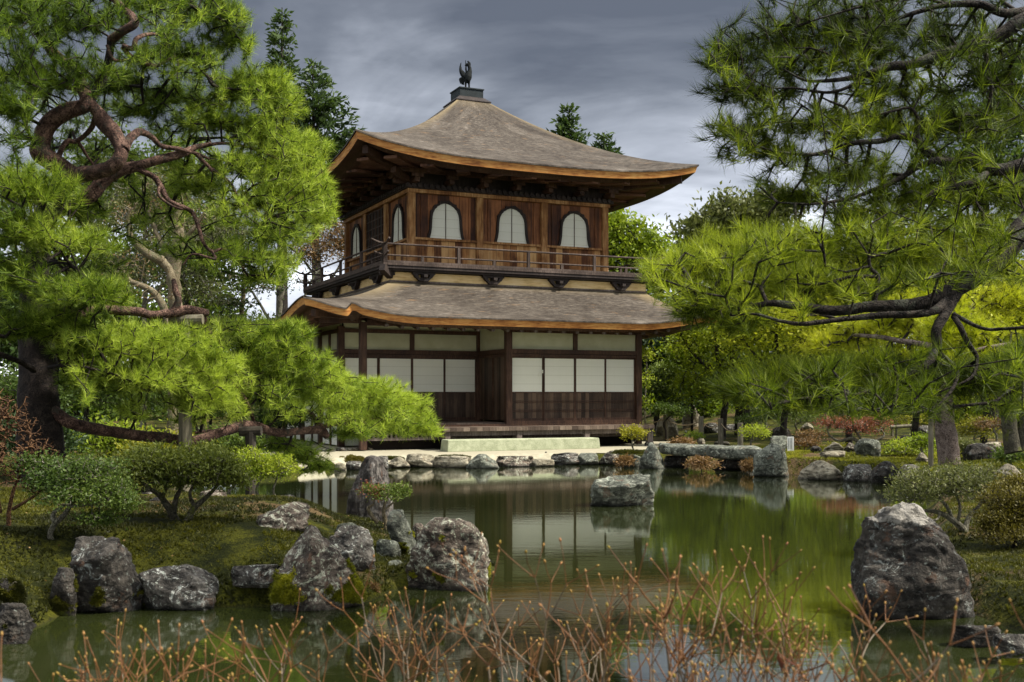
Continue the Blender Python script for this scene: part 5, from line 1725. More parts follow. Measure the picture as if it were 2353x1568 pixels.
pine('pine_tree', 'old red pine with twisted limbs reaching from the left over the pond', LP, LPADS, 14, 11,
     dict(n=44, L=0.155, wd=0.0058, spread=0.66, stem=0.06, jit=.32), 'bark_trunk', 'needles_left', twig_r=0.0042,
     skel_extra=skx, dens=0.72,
     scatter=[([(-20, -20), (560, -20), (585, 90), (556, 180), (690, 205), (700, 330), (756, 380), (775, 500), (700, 590), (640, 660), (560, 640), (440, 610), (300, 560), (290, 690), (-20, 760)],
               lambda a, b_: 13.2 + max(a, 0) / 770 * 2.6 + (1.7 if 90 < a < 500 and 190 < b_ < 640 else 0), 2300, lambda a, b_: .22 + .45 * np.clip(a / 700, 0, 1) + .12 * np.clip(b_ / 600, 0, 1)),  # tint falls towards the top left, painting its shade
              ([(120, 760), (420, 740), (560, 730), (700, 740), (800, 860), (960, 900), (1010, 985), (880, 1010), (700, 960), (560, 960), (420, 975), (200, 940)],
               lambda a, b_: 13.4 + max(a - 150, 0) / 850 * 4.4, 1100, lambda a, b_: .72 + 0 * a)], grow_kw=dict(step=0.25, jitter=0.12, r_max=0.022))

# ================================================================ THE PINE BOUGHS AT THE RIGHT
RP = [
    ('trunk', [(3450, 1750, 7.6, 260), (3300, 1300, 7.5, 220), (3120, 900, 7.4, 190), (2900, 500, 7.3, 160), (2760, 100, 7.3, 140), (2700, -200, 7.3, 120)], 'bark_black'),
    ('limb', [(2960, 620, 7.3, 110), (2700, 480, 7.0, 90), (2500, 430, 6.7, 75), (2400, 480, 6.6, 66), (2353, 535, 6.5, 60), (2290, 596, 6.4, 54), (2228, 638, 6.3, 48), (2166, 674, 6.2, 38), (2104, 695, 6.2, 34), (2021, 699, 6.2, 27), (1979, 703, 6.2, 25), (1917, 715, 6.2, 23), (1834, 711, 6.2, 19), (1772, 703, 6.2, 16), (1731, 707, 6.2, 11), (1689, 695, 6.2, 8), (1640, 670, 6.2, 6), (1590, 650, 6.2, 4)], 'bark_black'),
    ('branch', [(2190, 672, 6.25, 26), (2160, 706, 6.1, 22), (2124, 719, 6.0, 18), (2041, 728, 6.0, 17), (1979, 732, 6.0, 15), (1917, 734, 6.0, 12), (1843, 744, 6.0, 11), (1793, 740, 6.0, 8), (1731, 722, 6.0, 6), (1680, 726, 6.0, 4)], 'bark_black'),
    ('branch', [(2215, 645, 6.3, 32), (2196, 680, 6.2, 28), (2174, 720, 6.1, 26), (2152, 762, 6.0, 24), (2153, 806, 6.0, 22), (2120, 846, 5.9, 18), (2083, 866, 5.9, 18), (2025, 889, 5.9, 13), (1950, 912, 5.9, 9), (1870, 915, 5.9, 6), (1790, 922, 5.9, 4)], 'bark_black'),
    ('branch', [(2010, 696, 6.2, 13), (2013, 672, 6.2, 12), (2017, 650, 6.2, 11), (2016, 632, 6.2, 10), (2000, 614, 6.2, 8), (1996, 587, 6.2, 6)], 'bark_black'),
    ('branch', [(2014, 636, 6.2, 9), (1959, 636, 6.2, 8), (1910, 648, 6.2, 7), (1876, 654, 6.2, 6), (1834, 652, 6.2, 4)], 'bark_black'),
    ('branch', [(1998, 612, 6.2, 7), (1960, 622, 6.2, 6), (1938, 624, 6.2, 5), (1896, 611, 6.2, 4)], 'bark_black'),
    ('branch', [(2190, 722, 6.1, 11), (2240, 748, 6.0, 9), (2273, 757, 5.9, 8), (2353, 754, 5.8, 8), (2420, 750, 5.8, 7)], 'bark_black'),
    ('branch', [(2192, 728, 6.1, 14), (2206, 752, 6.0, 13), (2224, 790, 6.0, 12), (2244, 825, 6.0, 9), (2230, 870, 5.9, 6), (2160, 900, 5.9, 5)], 'bark_black'),
    ('branch', [(2153, 806, 6.0, 12), (2200, 860, 5.8, 9), (2150, 935, 5.7, 8), (2060, 950, 5.7, 6), (1980, 940, 5.7, 4)], 'bark_black'),
    ('branch', [(2420, 850, 5.9, 14), (2350, 870, 5.8, 10), (2290, 920, 5.7, 8), (2190, 935, 5.7, 6)], 'bark_black'),
    ('limb', [(2800, 300, 7.3, 80), (2600, 330, 7.1, 56), (2480, 352, 7.0, 46), (2400, 368, 6.9, 38), (2353, 382, 6.9, 32), (2293, 396, 6.9, 28), (2254, 390, 6.9, 26), (2235, 371, 6.9, 23), (2176, 374, 6.9, 20), (2149, 362, 6.9, 20), (2122, 339, 6.9, 18), (2104, 314, 6.9, 17), (2060, 308, 6.9, 15), (2021, 320, 6.9, 13), (1962, 327, 6.9, 12), (1904, 347, 6.9, 10), (1865, 355, 6.9, 9), (1787, 347, 6.9, 6), (1728, 331, 6.9, 4)], 'bark_black'),
    ('branch', [(2160, 368, 6.9, 16), (2141, 371, 6.8, 15), (2098, 390, 6.8, 13), (2060, 413, 6.8, 13), (2001, 440, 6.8, 11), (1943, 460, 6.8, 8), (1865, 469, 6.8, 6), (1787, 466, 6.8, 4)], 'bark_black'),
    ('branch', [(2270, 396, 6.9, 18), (2235, 421, 6.8, 16), (2157, 436, 6.8, 13), (2118, 460, 6.8, 10), (2079, 482, 6.8, 7), (2030, 500, 6.8, 5)], 'bark_black'),
    ('branch', [(1947, 326, 6.9, 9), (1954, 290, 6.9, 8), (1946, 252, 6.9, 7), (1923, 240, 6.9, 5), (1890, 225, 6.9, 4)], 'bark_black'),
    ('branch', [(1947, 322, 6.9, 9), (1900, 304, 6.9, 8), (1869, 288, 6.9, 6), (1869, 262, 6.9, 5), (1840, 240, 6.9, 4)], 'bark_black'),
    ('branch', [(2106, 320, 6.9, 12), (2110, 280, 6.9, 9), (2090, 250, 6.9, 7), (2040, 260, 6.9, 6), (1990, 270, 6.9, 4)], 'bark_black'),
    ('limb', [(2720, -120, 7.3, 70), (2560, -20, 7.2, 44), (2440, 18, 7.1, 38), (2353, 51, 7.0, 34), (2293, 86, 7.0, 31), (2215, 109, 7.0, 28), (2157, 121, 7.0, 26), (2098, 144, 7.0, 22), (2044, 156, 7.0, 20), (1997, 175, 7.0, 16), (1943, 188, 7.0, 11), (1884, 191, 7.0, 8), (1845, 186, 7.0, 6), (1800, 160, 7.0, 4)], 'bark_black'),
    ('branch', [(1990, 176, 7.0, 9), (1985, 146, 7.0, 9), (1960, 140, 7.0, 7), (1923, 144, 7.0, 6), (1904, 125, 7.0, 5), (1860, 110, 7.0, 4)], 'bark_black'),
    ('branch', [(1985, 182, 7.0, 9), (1935, 207, 7.0, 8), (1884, 212, 7.0, 7), (1826, 203, 7.0, 5), (1767, 201, 7.0, 4), (1710, 170, 7, 3)], 'bark_black'),
    ('limb', [(2700, -200, 7.3, 60), (2500, -60, 7.2, 34), (2400, 8, 7.1, 26), (2313, 20, 7.0, 20), (2254, 4, 7.0, 17), (2176, 13, 7.0, 14), (2118, 31, 7.0, 11), (2040, 58, 7.0, 8), (1960, 92, 7.0, 6)], 'bark_black'),
    ('branch', [(2260, 98, 7.0, 12), (2270, 160, 6.9, 10), (2276, 220, 6.9, 9), (2250, 290, 6.9, 6), (2200, 310, 6.9, 5)], 'bark_black'),
    ('limb', [(2720, 0, 7.3, 90), (2600, -250, 7.4, 60), (2400, -400, 7.5, 40), (2150, -450, 7.7, 26), (1900, -450, 7.9, 14)], 'bark_black'),  # unseen limb carrying the added shading boughs
    ('branch', [(2176, 10, 7.0, 8), (2080, -10, 7.0, 8), (1960, 20, 7.0, 6), (1860, 50, 7.0, 4)], 'bark_black'),
]
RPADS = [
    (1950, -430, 330, 110, 7.6, 900, .3), (2350, -480, 380, 140, 7.4, 900, .3), (2850, -380, 300, 150, 7.3, 600, .3), (1800, -560, 300, 90, 8.6, 600, .3), (2300, -640, 350, 90, 8.8, 600, .3),  # unseen boughs above the view, added to shade the foreground
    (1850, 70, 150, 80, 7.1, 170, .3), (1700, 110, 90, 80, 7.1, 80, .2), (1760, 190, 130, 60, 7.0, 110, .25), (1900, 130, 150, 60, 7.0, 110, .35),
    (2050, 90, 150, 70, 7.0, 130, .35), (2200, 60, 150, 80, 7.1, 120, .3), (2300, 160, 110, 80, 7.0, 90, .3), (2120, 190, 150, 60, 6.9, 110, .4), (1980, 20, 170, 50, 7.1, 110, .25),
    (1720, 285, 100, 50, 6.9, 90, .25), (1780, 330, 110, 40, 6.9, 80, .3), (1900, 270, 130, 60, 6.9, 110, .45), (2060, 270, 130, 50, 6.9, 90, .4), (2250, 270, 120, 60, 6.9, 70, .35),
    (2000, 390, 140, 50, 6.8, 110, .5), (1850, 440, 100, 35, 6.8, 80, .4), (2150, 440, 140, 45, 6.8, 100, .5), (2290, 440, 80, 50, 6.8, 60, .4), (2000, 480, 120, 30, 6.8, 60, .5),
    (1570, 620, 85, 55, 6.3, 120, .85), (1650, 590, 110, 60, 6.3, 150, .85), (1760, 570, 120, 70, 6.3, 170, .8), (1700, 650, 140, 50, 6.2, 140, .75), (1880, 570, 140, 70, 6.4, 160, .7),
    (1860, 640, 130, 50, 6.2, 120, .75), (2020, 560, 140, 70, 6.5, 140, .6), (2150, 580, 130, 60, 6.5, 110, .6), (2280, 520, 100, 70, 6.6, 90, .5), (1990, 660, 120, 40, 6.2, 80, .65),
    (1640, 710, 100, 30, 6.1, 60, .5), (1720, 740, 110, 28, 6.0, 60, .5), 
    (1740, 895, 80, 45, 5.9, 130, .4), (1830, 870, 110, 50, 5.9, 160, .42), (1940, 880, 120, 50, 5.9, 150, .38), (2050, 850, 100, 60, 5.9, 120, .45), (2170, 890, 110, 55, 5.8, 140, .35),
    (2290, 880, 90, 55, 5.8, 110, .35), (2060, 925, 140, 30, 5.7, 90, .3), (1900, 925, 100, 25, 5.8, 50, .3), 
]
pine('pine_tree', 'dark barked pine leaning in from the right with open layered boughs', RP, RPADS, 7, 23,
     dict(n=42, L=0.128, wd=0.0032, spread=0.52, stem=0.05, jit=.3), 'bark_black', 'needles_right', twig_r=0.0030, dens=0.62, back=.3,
     scatter=[([(1612, 112), (1700, 20), (1760, -20), (2400, -20), (2400, 330), (2120, 330), (1900, 310), (1660, 375), (1622, 300), (1690, 235)],
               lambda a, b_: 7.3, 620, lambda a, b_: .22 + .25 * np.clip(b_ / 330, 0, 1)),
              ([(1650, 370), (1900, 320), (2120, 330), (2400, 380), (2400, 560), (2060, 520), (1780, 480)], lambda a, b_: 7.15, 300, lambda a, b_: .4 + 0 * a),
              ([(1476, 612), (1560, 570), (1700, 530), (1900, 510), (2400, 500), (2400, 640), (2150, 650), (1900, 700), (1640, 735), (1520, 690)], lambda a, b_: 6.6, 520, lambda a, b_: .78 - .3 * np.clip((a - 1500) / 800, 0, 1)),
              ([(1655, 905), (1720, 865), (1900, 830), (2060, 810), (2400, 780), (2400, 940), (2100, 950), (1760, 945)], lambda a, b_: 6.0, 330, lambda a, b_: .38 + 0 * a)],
     grow_kw=dict(step=0.16, jitter=0.16, r_max=0.012))

foliage_mat('leaf_fresh', (0.02, 0.045, 0.006), (0.075, 0.12, 0.012), (0.18, 0.22, 0.025), 0.38)
foliage_mat('leaf_lime', (0.05, 0.085, 0.005), (0.24, 0.29, 0.012), (0.46, 0.46, 0.03), 0.45)

# ================================================================ LEAFY TREES AND SHRUBS
def leafy(name, label, cat, stems, pads, leaf_m, bark, rs_seed, L=0.08, wd=0.035, per=8, cl=0.16, twig_r=0.004, r_max=0.03, droop=0.0, group=None,
          step=0.3, jitter=0.15, flat=-0.6, shell=0.55, upb=0.5, extra=None, crown='crown', jit=0.2):
    """stems: list of px paths (the first starts at the ground); pads: cx cy rx ry Y clusters tint"""
    rs = np.random.RandomState(rs_seed)
    paths = [px_path(s, 8) for s in stems]
    off = paths[0][0][0].copy()
    g0 = gz(off[0], off[1])
    if off[2] > g0:                                   # reach down to the ground
        p3, r = paths[0]
        paths[0] = (np.vstack([[off[0], off[1], g0 - 0.1], p3]), np.concatenate([[r[0] * 1.15], r]))
    off[2] = g0
    root = empty(name, tuple(off))
    tag(root, label, cat, group)
    tv, sk = [], []
    for i, (p3, r) in enumerate(paths):
        env = np.sin(np.linspace(0, math.pi, len(p3))) ** 0.6
        p3 = p3 + (np.stack([fbm(p3 * 3 + i, 3, rs_seed), fbm(p3 * 3 + 9 + i, 3, rs_seed + 3), p3[:, 0] * 0], -1) * (r.max() * 1.6) * env[:, None])
        tv.append(tube_np(p3, r, 8, 0.08, rs_seed + i))
        sk.append(p3[len(p3) // 3:])
    tips, dirs, tint = [], [], []
    for pd in pads:
        p, d = pad_points(*pd[:5], pd[5], rs, shell=shell, flat_bottom=flat, deep=pd[7] if len(pd) > 7 else None)
        tips.append(p)
        dirs.append(d)
        tint.append(np.clip(pd[6] + 0.5 * fbm(p * (1.5 / max(cl * 4, .4)) + rs_seed, 3, rs_seed) + rs.uniform(-.1, .1, len(p)), 0, 1))
    tips, dirs, tint = np.vstack(tips), np.vstack(dirs), np.concatenate(tint)
    A, B, ra, rb, td = grow(np.vstack(sk), tips, rs, step=step, jitter=jitter, r_tip=twig_r, r_max=r_max)
    tv.append(segs_np(A, B, ra, rb, 4))
    V, Fc = join_np(tv)
    mesh_np('trunk' if cat == 'tree' else 'stem', V - off, Fc, M[bark], root, smooth_=False)
    if leaf_m:
        n = len(tips)
        lp = np.repeat(tips, per, 0) + rs.randn(n * per, 3) * cl * np.array([1, 1, .6])
        ld = unit(np.repeat(dirs, per, 0) * upb + rs.randn(n * per, 3) * 0.7 + np.array([0, 0, -droop]))
        V, Fc, tt = leaves(lp, ld, rs, L, wd, np.repeat(tint, per), jit)
        mesh_np(crown, V - off, Fc, M[leaf_m], root, {'tint': tt})
    if extra:
        m2, sel, per2 = extra
        k = sel(tips)
        tp = np.repeat(tips[k], per2, 0) + rs.randn(k.sum() * per2, 3) * cl
        V, Fc, tt = leaves(tp, unit(rs.randn(len(tp), 3) + [0, 0, .5]), rs, L, wd, None, jit)
        mesh_np('leaf_cluster', V - off, Fc, M[m2], root, {'tint': tt})
    return root


def conifer(name, label, x, ytop, ybot, Y, halfw, leaf_m, seed, n_lay=26, lean=0.0, dens=1.0, cat='tree', L=0.42, skew=0.0, fat=1.0):
    """cedar or fir: a mast and tiers of drooping sprays"""
    rs = np.random.RandomState(seed)
    g = P(x, 905, Y)
    g0 = gz(g[0], g[1])
    a, t = np.array([g[0], Y, g0 - .2]), P(x + lean, ytop, Y)
    off = np.array([g[0], Y, g0])
    root = empty(name, tuple(off))
    tag(root, label, cat)
    Ht = t[2] - a[2]
    mast = np.array([a + (t - a) * f for f in np.linspace(0, 1, 14)])
    parts = [tube_np(mast, np.linspace(Ht * 0.02, 0.03, 14), 8)]
    zb = P(x, ybot, Y)[2]
    A, B, lp, ld, tn = [], [], [], [], []
    R = halfw * Y / F
    for i in range(n_lay):
        f = (i + rs.rand() * .6) / n_lay
        z = zb + (t[2] - zb) * f
        c = a + (t - a) * ((z - a[2]) / Ht)
        rad = R * (1 - f) ** 0.8 * rs.uniform(0.75, 1.1) + 0.15
        nb = int((5 + 7 * (1 - f)) * dens)
        for k in range(nb):
            an = rs.rand() * 2 * math.pi
            r = rad * rs.uniform(0.6, 1.12) * (1 + skew * math.cos(an))
            e = c + np.array([math.cos(an) * r, math.sin(an) * r, r * rs.uniform(-.15, .35)])
            mid_ = (c + e) / 2 + np.array([0, 0, -.06 * r])
            A += [c, mid_]
            B += [mid_, e]
            m_ = max(3, int(r * 9 * dens))
            for s in np.linspace(0.25, 1.0, m_):
                q = (c + (mid_ - c) * s * 2) if s < .5 else (mid_ + (e - mid_) * (s - .5) * 2)
                for _ in range(3):
                    lp.append(q + rs.randn(3) * 0.10 * fat)
                    dv = np.array([math.cos(an), math.sin(an), 0.15]) + rs.randn(3) * 0.65
                    ld.append(dv)
                    tn.append(0.25 + 0.5 * s * rs.rand() + 0.25 * f)
    parts.append(segs_np(A, B, np.full(len(A), 0.028), np.full(len(A), 0.014), 4))
    V, Fc = join_np(parts)
    mesh_np('trunk', V - off, Fc, M['bark_black'], root)
    V, Fc, tt = leaves(np.array(lp), np.array(ld), rs, L, L * 0.38, np.array(tn))
    mesh_np('crown', V - off, Fc, M[leaf_m], root, {'tint': tt})
    return root


def copy_tree(src, label, x, Y, sc_=1.0, rz=0.0, group=None):
    r = src.copy()
    COL.objects.link(r)
    g = P(x, 905, Y)
    r.location = (g[0], Y, gz(g[0], Y) - 0.05)
    r.scale = (sc_,) * 3
    r.rotation_euler = (0, 0, rz)
    r['label'] = label
    if group:
        r['group'] = group
    elif 'group' in r:
        del r['group']
    for c_ in src.children:
        c2 = c_.copy()
        COL.objects.link(c2)
        c2.parent = r
    return r


GRP = 'dark trees of the wood behind the garden'
# ---- the wood behind: three grown trees, copied along the back
def wood_tree(label, x, Y, top, wpx, leaf_m, seed, n=420, L=0.34, tint=.45):
    b0 = 905 - (0.3 - EYE) * F / Y
    cy = (top + b0) / 2
    return leafy('wood_tree', label, 'tree', [[(x, b0, Y, 22), (x + 6, cy + 60, Y, 18), (x - 4, cy, Y, 12), (x, top + 40, Y, 6)]],
                 [(x, cy - 20, wpx, (b0 - top) * .42, Y, n // 2, tint), (x - wpx * .5, cy + 40, wpx * .6, (b0 - top) * .25, Y, n // 4, tint - .08),
                  (x + wpx * .5, cy + 20, wpx * .6, (b0 - top) * .28, Y, n // 4, tint + .08), (x, b0 - 50, wpx * .9, 70, Y, n // 5, tint - .12)],
                 leaf_m, 'bark_black', seed, L=L, wd=L * .5, per=12, cl=.5, twig_r=.02, r_max=.12, step=1.0, group=GRP)


wd1 = wood_tree('tall dark broadleaf tree at the far left of the wood', -60, 42, 470, 120, 'leaf_dark', 301)
wd2 = wood_tree('dark green tree just left of the pale bare trunk', 170, 46, 430, 120, 'leaf_fresh', 302, tint=.55)
wd3 = wood_tree('dark tree closing the wood right of the pavilion eaves', 1560, 58, 650, 100, 'leaf_mid', 303, tint=.45)
specs = [(wd1, 'dark tree of the wood seen between the trunk and left edge', 60, 50, .95), (wd2, 'deep green tree filling the wood right of the pine trunk', 260, 52, .9), (wd1, 'dark tree behind the bare pale trunks', 380, 56, .85),
         (wd2, 'low green tree behind the left pine, beside the bright sky gap', 460, 50, .85), (wd3, 'dark tree behind the clipped trees right of the pavilion', 1660, 60, 1.0),
         (wd2, 'green tree of the wood above the stone bridge', 1760, 64, .95), (wd3, 'dark tree of the wood above the notice board', 1860, 60, 1.05),
         (wd2, 'tall green tree of the wood behind the red bush', 1960, 62, 1.0), (wd2, 'green tree behind the bamboo pole', 2070, 58, 1.0),
         (wd2, 'tall green tree of the wood behind the right pine trunk', 2180, 60, 1.1), (wd3, 'dark tree of the wood near the right edge', 2290, 56, 1.15), (wd1, 'dark tree of the wood cut by the right edge', 2400, 58, 1.1),
         (wd2, 'tree of the wood beyond the left edge', -170, 46, 1.0), (wd3, 'dark tree hidden behind the left side of the pavilion', 690, 66, .75), (wd2, 'small dark tree glimpsed beside the left eave', 600, 70, .55)]
rs = np.random.RandomState(77)
for s, lb, x, Y, k in specs:
    copy_tree(s, lb, x, Y, k, rs.rand() * 6, GRP)

for i, (x, Y, top, wpx, lm, tn, lb) in enumerate([(1500, 50, 800, 60, 'leaf_mid', .4, 'green bush row behind the sapling at the pavilion corner'), (1600, 44, 850, 60, 'leaf_bright', .35, 'green shrub mass behind the weathered boulder'),
        (1700, 47, 850, 70, 'leaf_mid', .45, 'green shrub mass behind the forking dark limbs'), (1800, 42, 850, 70, 'leaf_bright', .4, 'bright shrub mass above the dark round topped stone'), (1900, 46, 800, 80, 'leaf_bright', .7, 'sunlit yellow green shrub mass behind the red bush'),
        (2010, 44, 780, 80, 'leaf_bright', .75, 'sunlit yellow green tree left of the bamboo pole'), (2110, 40, 800, 80, 'leaf_bright', .55, 'bright shrub mass behind the bamboo pole'), (2220, 38, 790, 90, 'leaf_bright', .75, 'sunlit tree right of the ridged pine trunk'), (2340, 36, 800, 90, 'leaf_bright', .6, 'bright shrub mass at the far right edge')]):
    b0 = 905 - (0.5 - EYE) * F / Y
    leafy('shrub_mass', lb, 'bush', [[(x, b0, Y, 9), (x + 3, (b0 + top) / 2, Y, 7), (x, top + 20, Y, 3)]], [(x, (b0 + top) / 2, wpx, (b0 - top) * .55, Y, 230, tn), (x - wpx * .5, b0 - 30, wpx * .6, 30, Y, 80, tn - .1), (x + wpx * .5, b0 - 30, wpx * .6, 30, Y, 80, tn)],
          lm, 'bark_black', 460 + i, L=.17, wd=.075, per=11, cl=.26, twig_r=.007, r_max=.03, step=.6, crown='leaves')

for i, (x, Y, top, ry, wpx, tn, lb) in enumerate([(1640, 34, 650, 90, 110, .6, 'fresh green tree filling the gap right of the lower roof end'), (1780, 30, 640, 90, 110, .75, 'glowing yellow green tree behind the middle of the long right bough'), (1930, 29, 650, 90, 110, .85, 'bright lime tree behind the fork of the right bough'),
        (2080, 28, 660, 90, 110, .85, 'lime green tree behind the hanging right limb'), (2240, 27, 650, 100, 110, .8, 'lime green tree near the right edge behind the forked bough'), (2370, 27, 620, 110, 100, .8, 'yellow green tree cut by the right edge of the view')]):
    b0 = 905 - (0.4 - EYE) * F / Y
    leafy('sunlit_tree', lb, 'tree', [[(x + 20, b0, Y, 16), (x + 26, 900, Y, 14), (x + 8, 820, Y, 10), (x, top + 60, Y, 5)], [(x + 22, 880, Y, 9), (x - 50, 810, Y, 6), (x - 70, 780, Y, 3)]],
          [(x, top + 80, wpx, ry, Y, 260, tn), (x - wpx * .6, top + 130, wpx * .6, ry * .6, Y, 110, tn - .1), (x + wpx * .6, top + 110, wpx * .6, ry * .6, Y, 110, tn), (x + 10, 850, wpx * .8, 45, Y, 120, tn - .25), (x - 30, 905, wpx * .7, 34, Y, 90, tn - .35)], 'leaf_lime', 'bark_black', 480 + i, L=.14, wd=.06, per=10, cl=.22, twig_r=.006, r_max=.04, step=.5, shell=.4)

# ---- tall cedars, firs
conifer('cedar_tree', 'tall dark cedar with a pointed top behind the left pine', 648, 18, 430, 60, 92, 'leaf_dark', 311, 22, dens=1.0, L=.42)
conifer('cedar_tree', 'dark cedar leaning right behind the left corner of the upper roof', 732, 140, 430, 58, 118, 'leaf_dark', 312, 18, lean=-14, dens=1.0, L=.42, skew=.35)
conifer('fir_tree', 'fir top rising behind the right slope of the upper roof', 1308, 250, 420, 52, 70, 'leaf_dark', 313, 13, dens=1.2, L=.34)
conifer('fir_tree', 'smaller fir tip beside the larger one behind the upper roof', 1388, 305, 430, 54, 55, 'leaf_dark', 314, 9, dens=1.1, L=.34)

# ---- broadleaf trees beside and behind the pavilion
leafy('broadleaf_tree', 'fresh green tree behind the right end of the balcony', 'tree', [[(1450, 960, 46, 16), (1446, 760, 46, 14), (1440, 640, 46, 8)]],
      [(1430, 560, 60, 70, 46, 190, .6), (1490, 590, 50, 60, 46, 150, .55), (1400, 610, 50, 60, 46, 120, .45), (1530, 640, 45, 55, 46, 110, .5), (1460, 690, 90, 60, 46, 140, .4), (1408, 515, 24, 34, 46, 50, .65)],
      'leaf_bright', 'bark_black', 321, L=.24, wd=.11, per=12, cl=.30, twig_r=.012, r_max=.08, step=.8)
leafy('broadleaf_tree', 'olive green tree with a rounded crown against the sky right of the pavilion', 'tree', [[(1690, 960, 54, 18), (1690, 760, 54, 16), (1690, 600, 54, 8)]],
      [(1690, 510, 70, 60, 54, 230, .5), (1620, 540, 60, 50, 54, 180, .45), (1760, 500, 60, 60, 54, 190, .5), (1700, 590, 120, 60, 54, 220, .4), (1580, 590, 40, 45, 54, 90, .4), (1800, 470, 40, 40, 54, 80, .5)],
      'leaf_olive', 'bark_black', 322, L=.36, wd=.15, per=10, cl=.36, twig_r=.012, r_max=.08, step=.8)
leafy('broadleaf_tree', 'dark leafy tree behind the upper right pine boughs', 'tree', [[(2280, 960, 34, 30), (2270, 700, 34, 26), (2260, 450, 34, 14), (2250, 250, 34, 8)]],
      [(2250, 380, 130, 90, 34, 230, .4), (2330, 270, 80, 110, 34, 200, .35), (2190, 260, 70, 60, 34, 90, .4), (2350, 440, 80, 80, 34, 150, .4), (2330, 150, 60, 70, 34, 90, .35), (2150, 450, 70, 50, 34, 90, .45)],
      'leaf_mid', 'bark_black', 323, L=.20, wd=.09, per=11, cl=.30, twig_r=.010, r_max=.06, step=.7)
leafy('broadleaf_tree', 'tree with fresh yellow green leaves on dark forking limbs behind the rope fence', 'tree',
      [[(1706, 965, 36, 34), (1702, 900, 36, 30), (1694, 850, 36, 24), (1676, 812, 36, 14), (1640, 792, 36, 8)], [(1700, 880, 36, 18), (1740, 846, 36, 16), (1780, 826, 36, 9)], [(1692, 850, 36, 12), (1650, 846, 36, 10), (1600, 830, 36, 6)]],
      [(1660, 790, 90, 40, 36, 150, .75), (1760, 780, 90, 40, 36, 150, .75), (1600, 800, 60, 40, 36, 90, .55), (1700, 740, 100, 35, 36, 110, .65), (1570, 830, 40, 30, 36, 60, .45), (1830, 800, 50, 30, 36, 60, .7)],
      'leaf_bright', 'bark_black', 324, L=.19, wd=.08, per=9, cl=.22, twig_r=.008, r_max=.05, step=.6)
leafy('dense_tree', 'dense dark evergreen close beside the right wall of the pavilion', 'tree', [[(1510, 985, 40, 14), (1510, 880, 40, 12), (1510, 800, 40, 8)]],
      [(1510, 800, 50, 60, 40, 160, .4), (1480, 870, 30, 60, 40, 90, .35), (1560, 850, 60, 60, 40, 170, .4), (1620, 870, 50, 50, 40, 120, .35), (1530, 920, 70, 30, 40, 100, .3)],
      'leaf_dark', 'bark_black', 325, L=.20, wd=.09, per=12, cl=.25, twig_r=.008, r_max=.05, step=.6)
leafy('clipped_tree', 'clipped tree in pale green tiers right of the pavilion', 'tree', [[(1545, 985, 38, 9), (1540, 930, 38, 8), (1535, 880, 38, 5)]],
      [(1540, 848, 42, 14, 37.5, 120, .85), (1560, 872, 36, 12, 37.5, 90, .65), (1520, 890, 44, 16, 37.5, 110, .6), (1550, 915, 46, 14, 37.5, 90, .5)],
      'leaf_mid', 'bark_black', 326, L=.10, wd=.05, per=16, cl=.14, twig_r=.006, r_max=.04, step=.4)
leafy('round_bush', 'bright green bush behind the great weathered boulder', 'bush', [[(1590, 950, 36, 6), (1590, 915, 36, 5), (1585, 895, 36, 3)]],
      [(1580, 882, 34, 16, 36, 110, .75), (1612, 896, 30, 14, 36, 80, .6)], 'leaf_bright', 'bark_black', 327, L=.13, wd=.06, per=12, cl=.14, twig_r=.005, r_max=.03)
leafy('flat_bush', 'flat topped clipped bush on thin crooked stems left of the rope fence', 'bush', [[(1530, 990, 33, 5), (1526, 972, 33, 5), (1540, 955, 33, 3)]],
      [(1520, 940, 34, 9, 33, 90, .5), (1552, 946, 30, 8, 33, 70, .5)], 'leaf_mid', 'bark_black', 328, L=.09, wd=.04, per=12, cl=.10, twig_r=.004, r_max=.02)
leafy('sapling', 'thin pale sapling standing at the right corner of the pavilion', 'tree', [[(1484, 990, 33, 5), (1482, 920, 33, 4), (1486, 850, 33, 3), (1484, 800, 33, 2)]],
      [(1482, 815, 14, 22, 33, 26, .9), (1480, 880, 20, 34, 33, 40, .7), (1478, 930, 20, 26, 33, 30, .6)], 'leaf_bright', 'bark_grey', 329, L=.12, wd=.055, per=7, cl=.10, twig_r=.004, r_max=.015)

leafy('twiggy_tree', 'grey green twiggy tree filling the space behind the pale bare limbs', 'tree', [[(330, 960, 31, 14), (335, 800, 31, 12), (330, 600, 31, 9), (340, 450, 31, 5)], [(332, 700, 31, 8), (430, 600, 31, 6), (520, 540, 31, 4)], [(331, 640, 31, 7), (250, 560, 31, 5), (200, 500, 31, 4)]],
      [(300, 500, 130, 70, 31, 260, .45), (430, 560, 110, 60, 31, 230, .45), (330, 640, 150, 60, 31, 260, .4), (250, 420, 130, 60, 31, 160, .45), (520, 520, 80, 60, 31, 130, .5), (420, 440, 100, 50, 31, 160, .5), (470, 680, 70, 40, 31, 90, .35)],
      'leaf_olive', 'bark_grey', 348, L=.13, wd=.045, per=10, cl=.26, twig_r=.006, r_max=.04, step=.5, jitter=.3)

leafy('broadleaf_tree', 'fresh green tree filling the wood behind the left pine boughs', 'tree', [[(420, 960, 36, 16), (425, 760, 36, 14), (420, 600, 36, 8), (400, 450, 36, 5)]],
      [(300, 480, 120, 90, 36, 230, .4), (430, 520, 110, 90, 36, 230, .45), (350, 620, 130, 70, 36, 220, .35), (480, 620, 80, 70, 36, 140, .45), (240, 380, 120, 80, 36, 170, .4), (400, 400, 110, 70, 36, 160, .45), (560, 560, 60, 60, 36, 90, .5)],
      'leaf_fresh', 'bark_black', 349, L=.17, wd=.075, per=12, cl=.3, twig_r=.008, r_max=.05, step=.6)

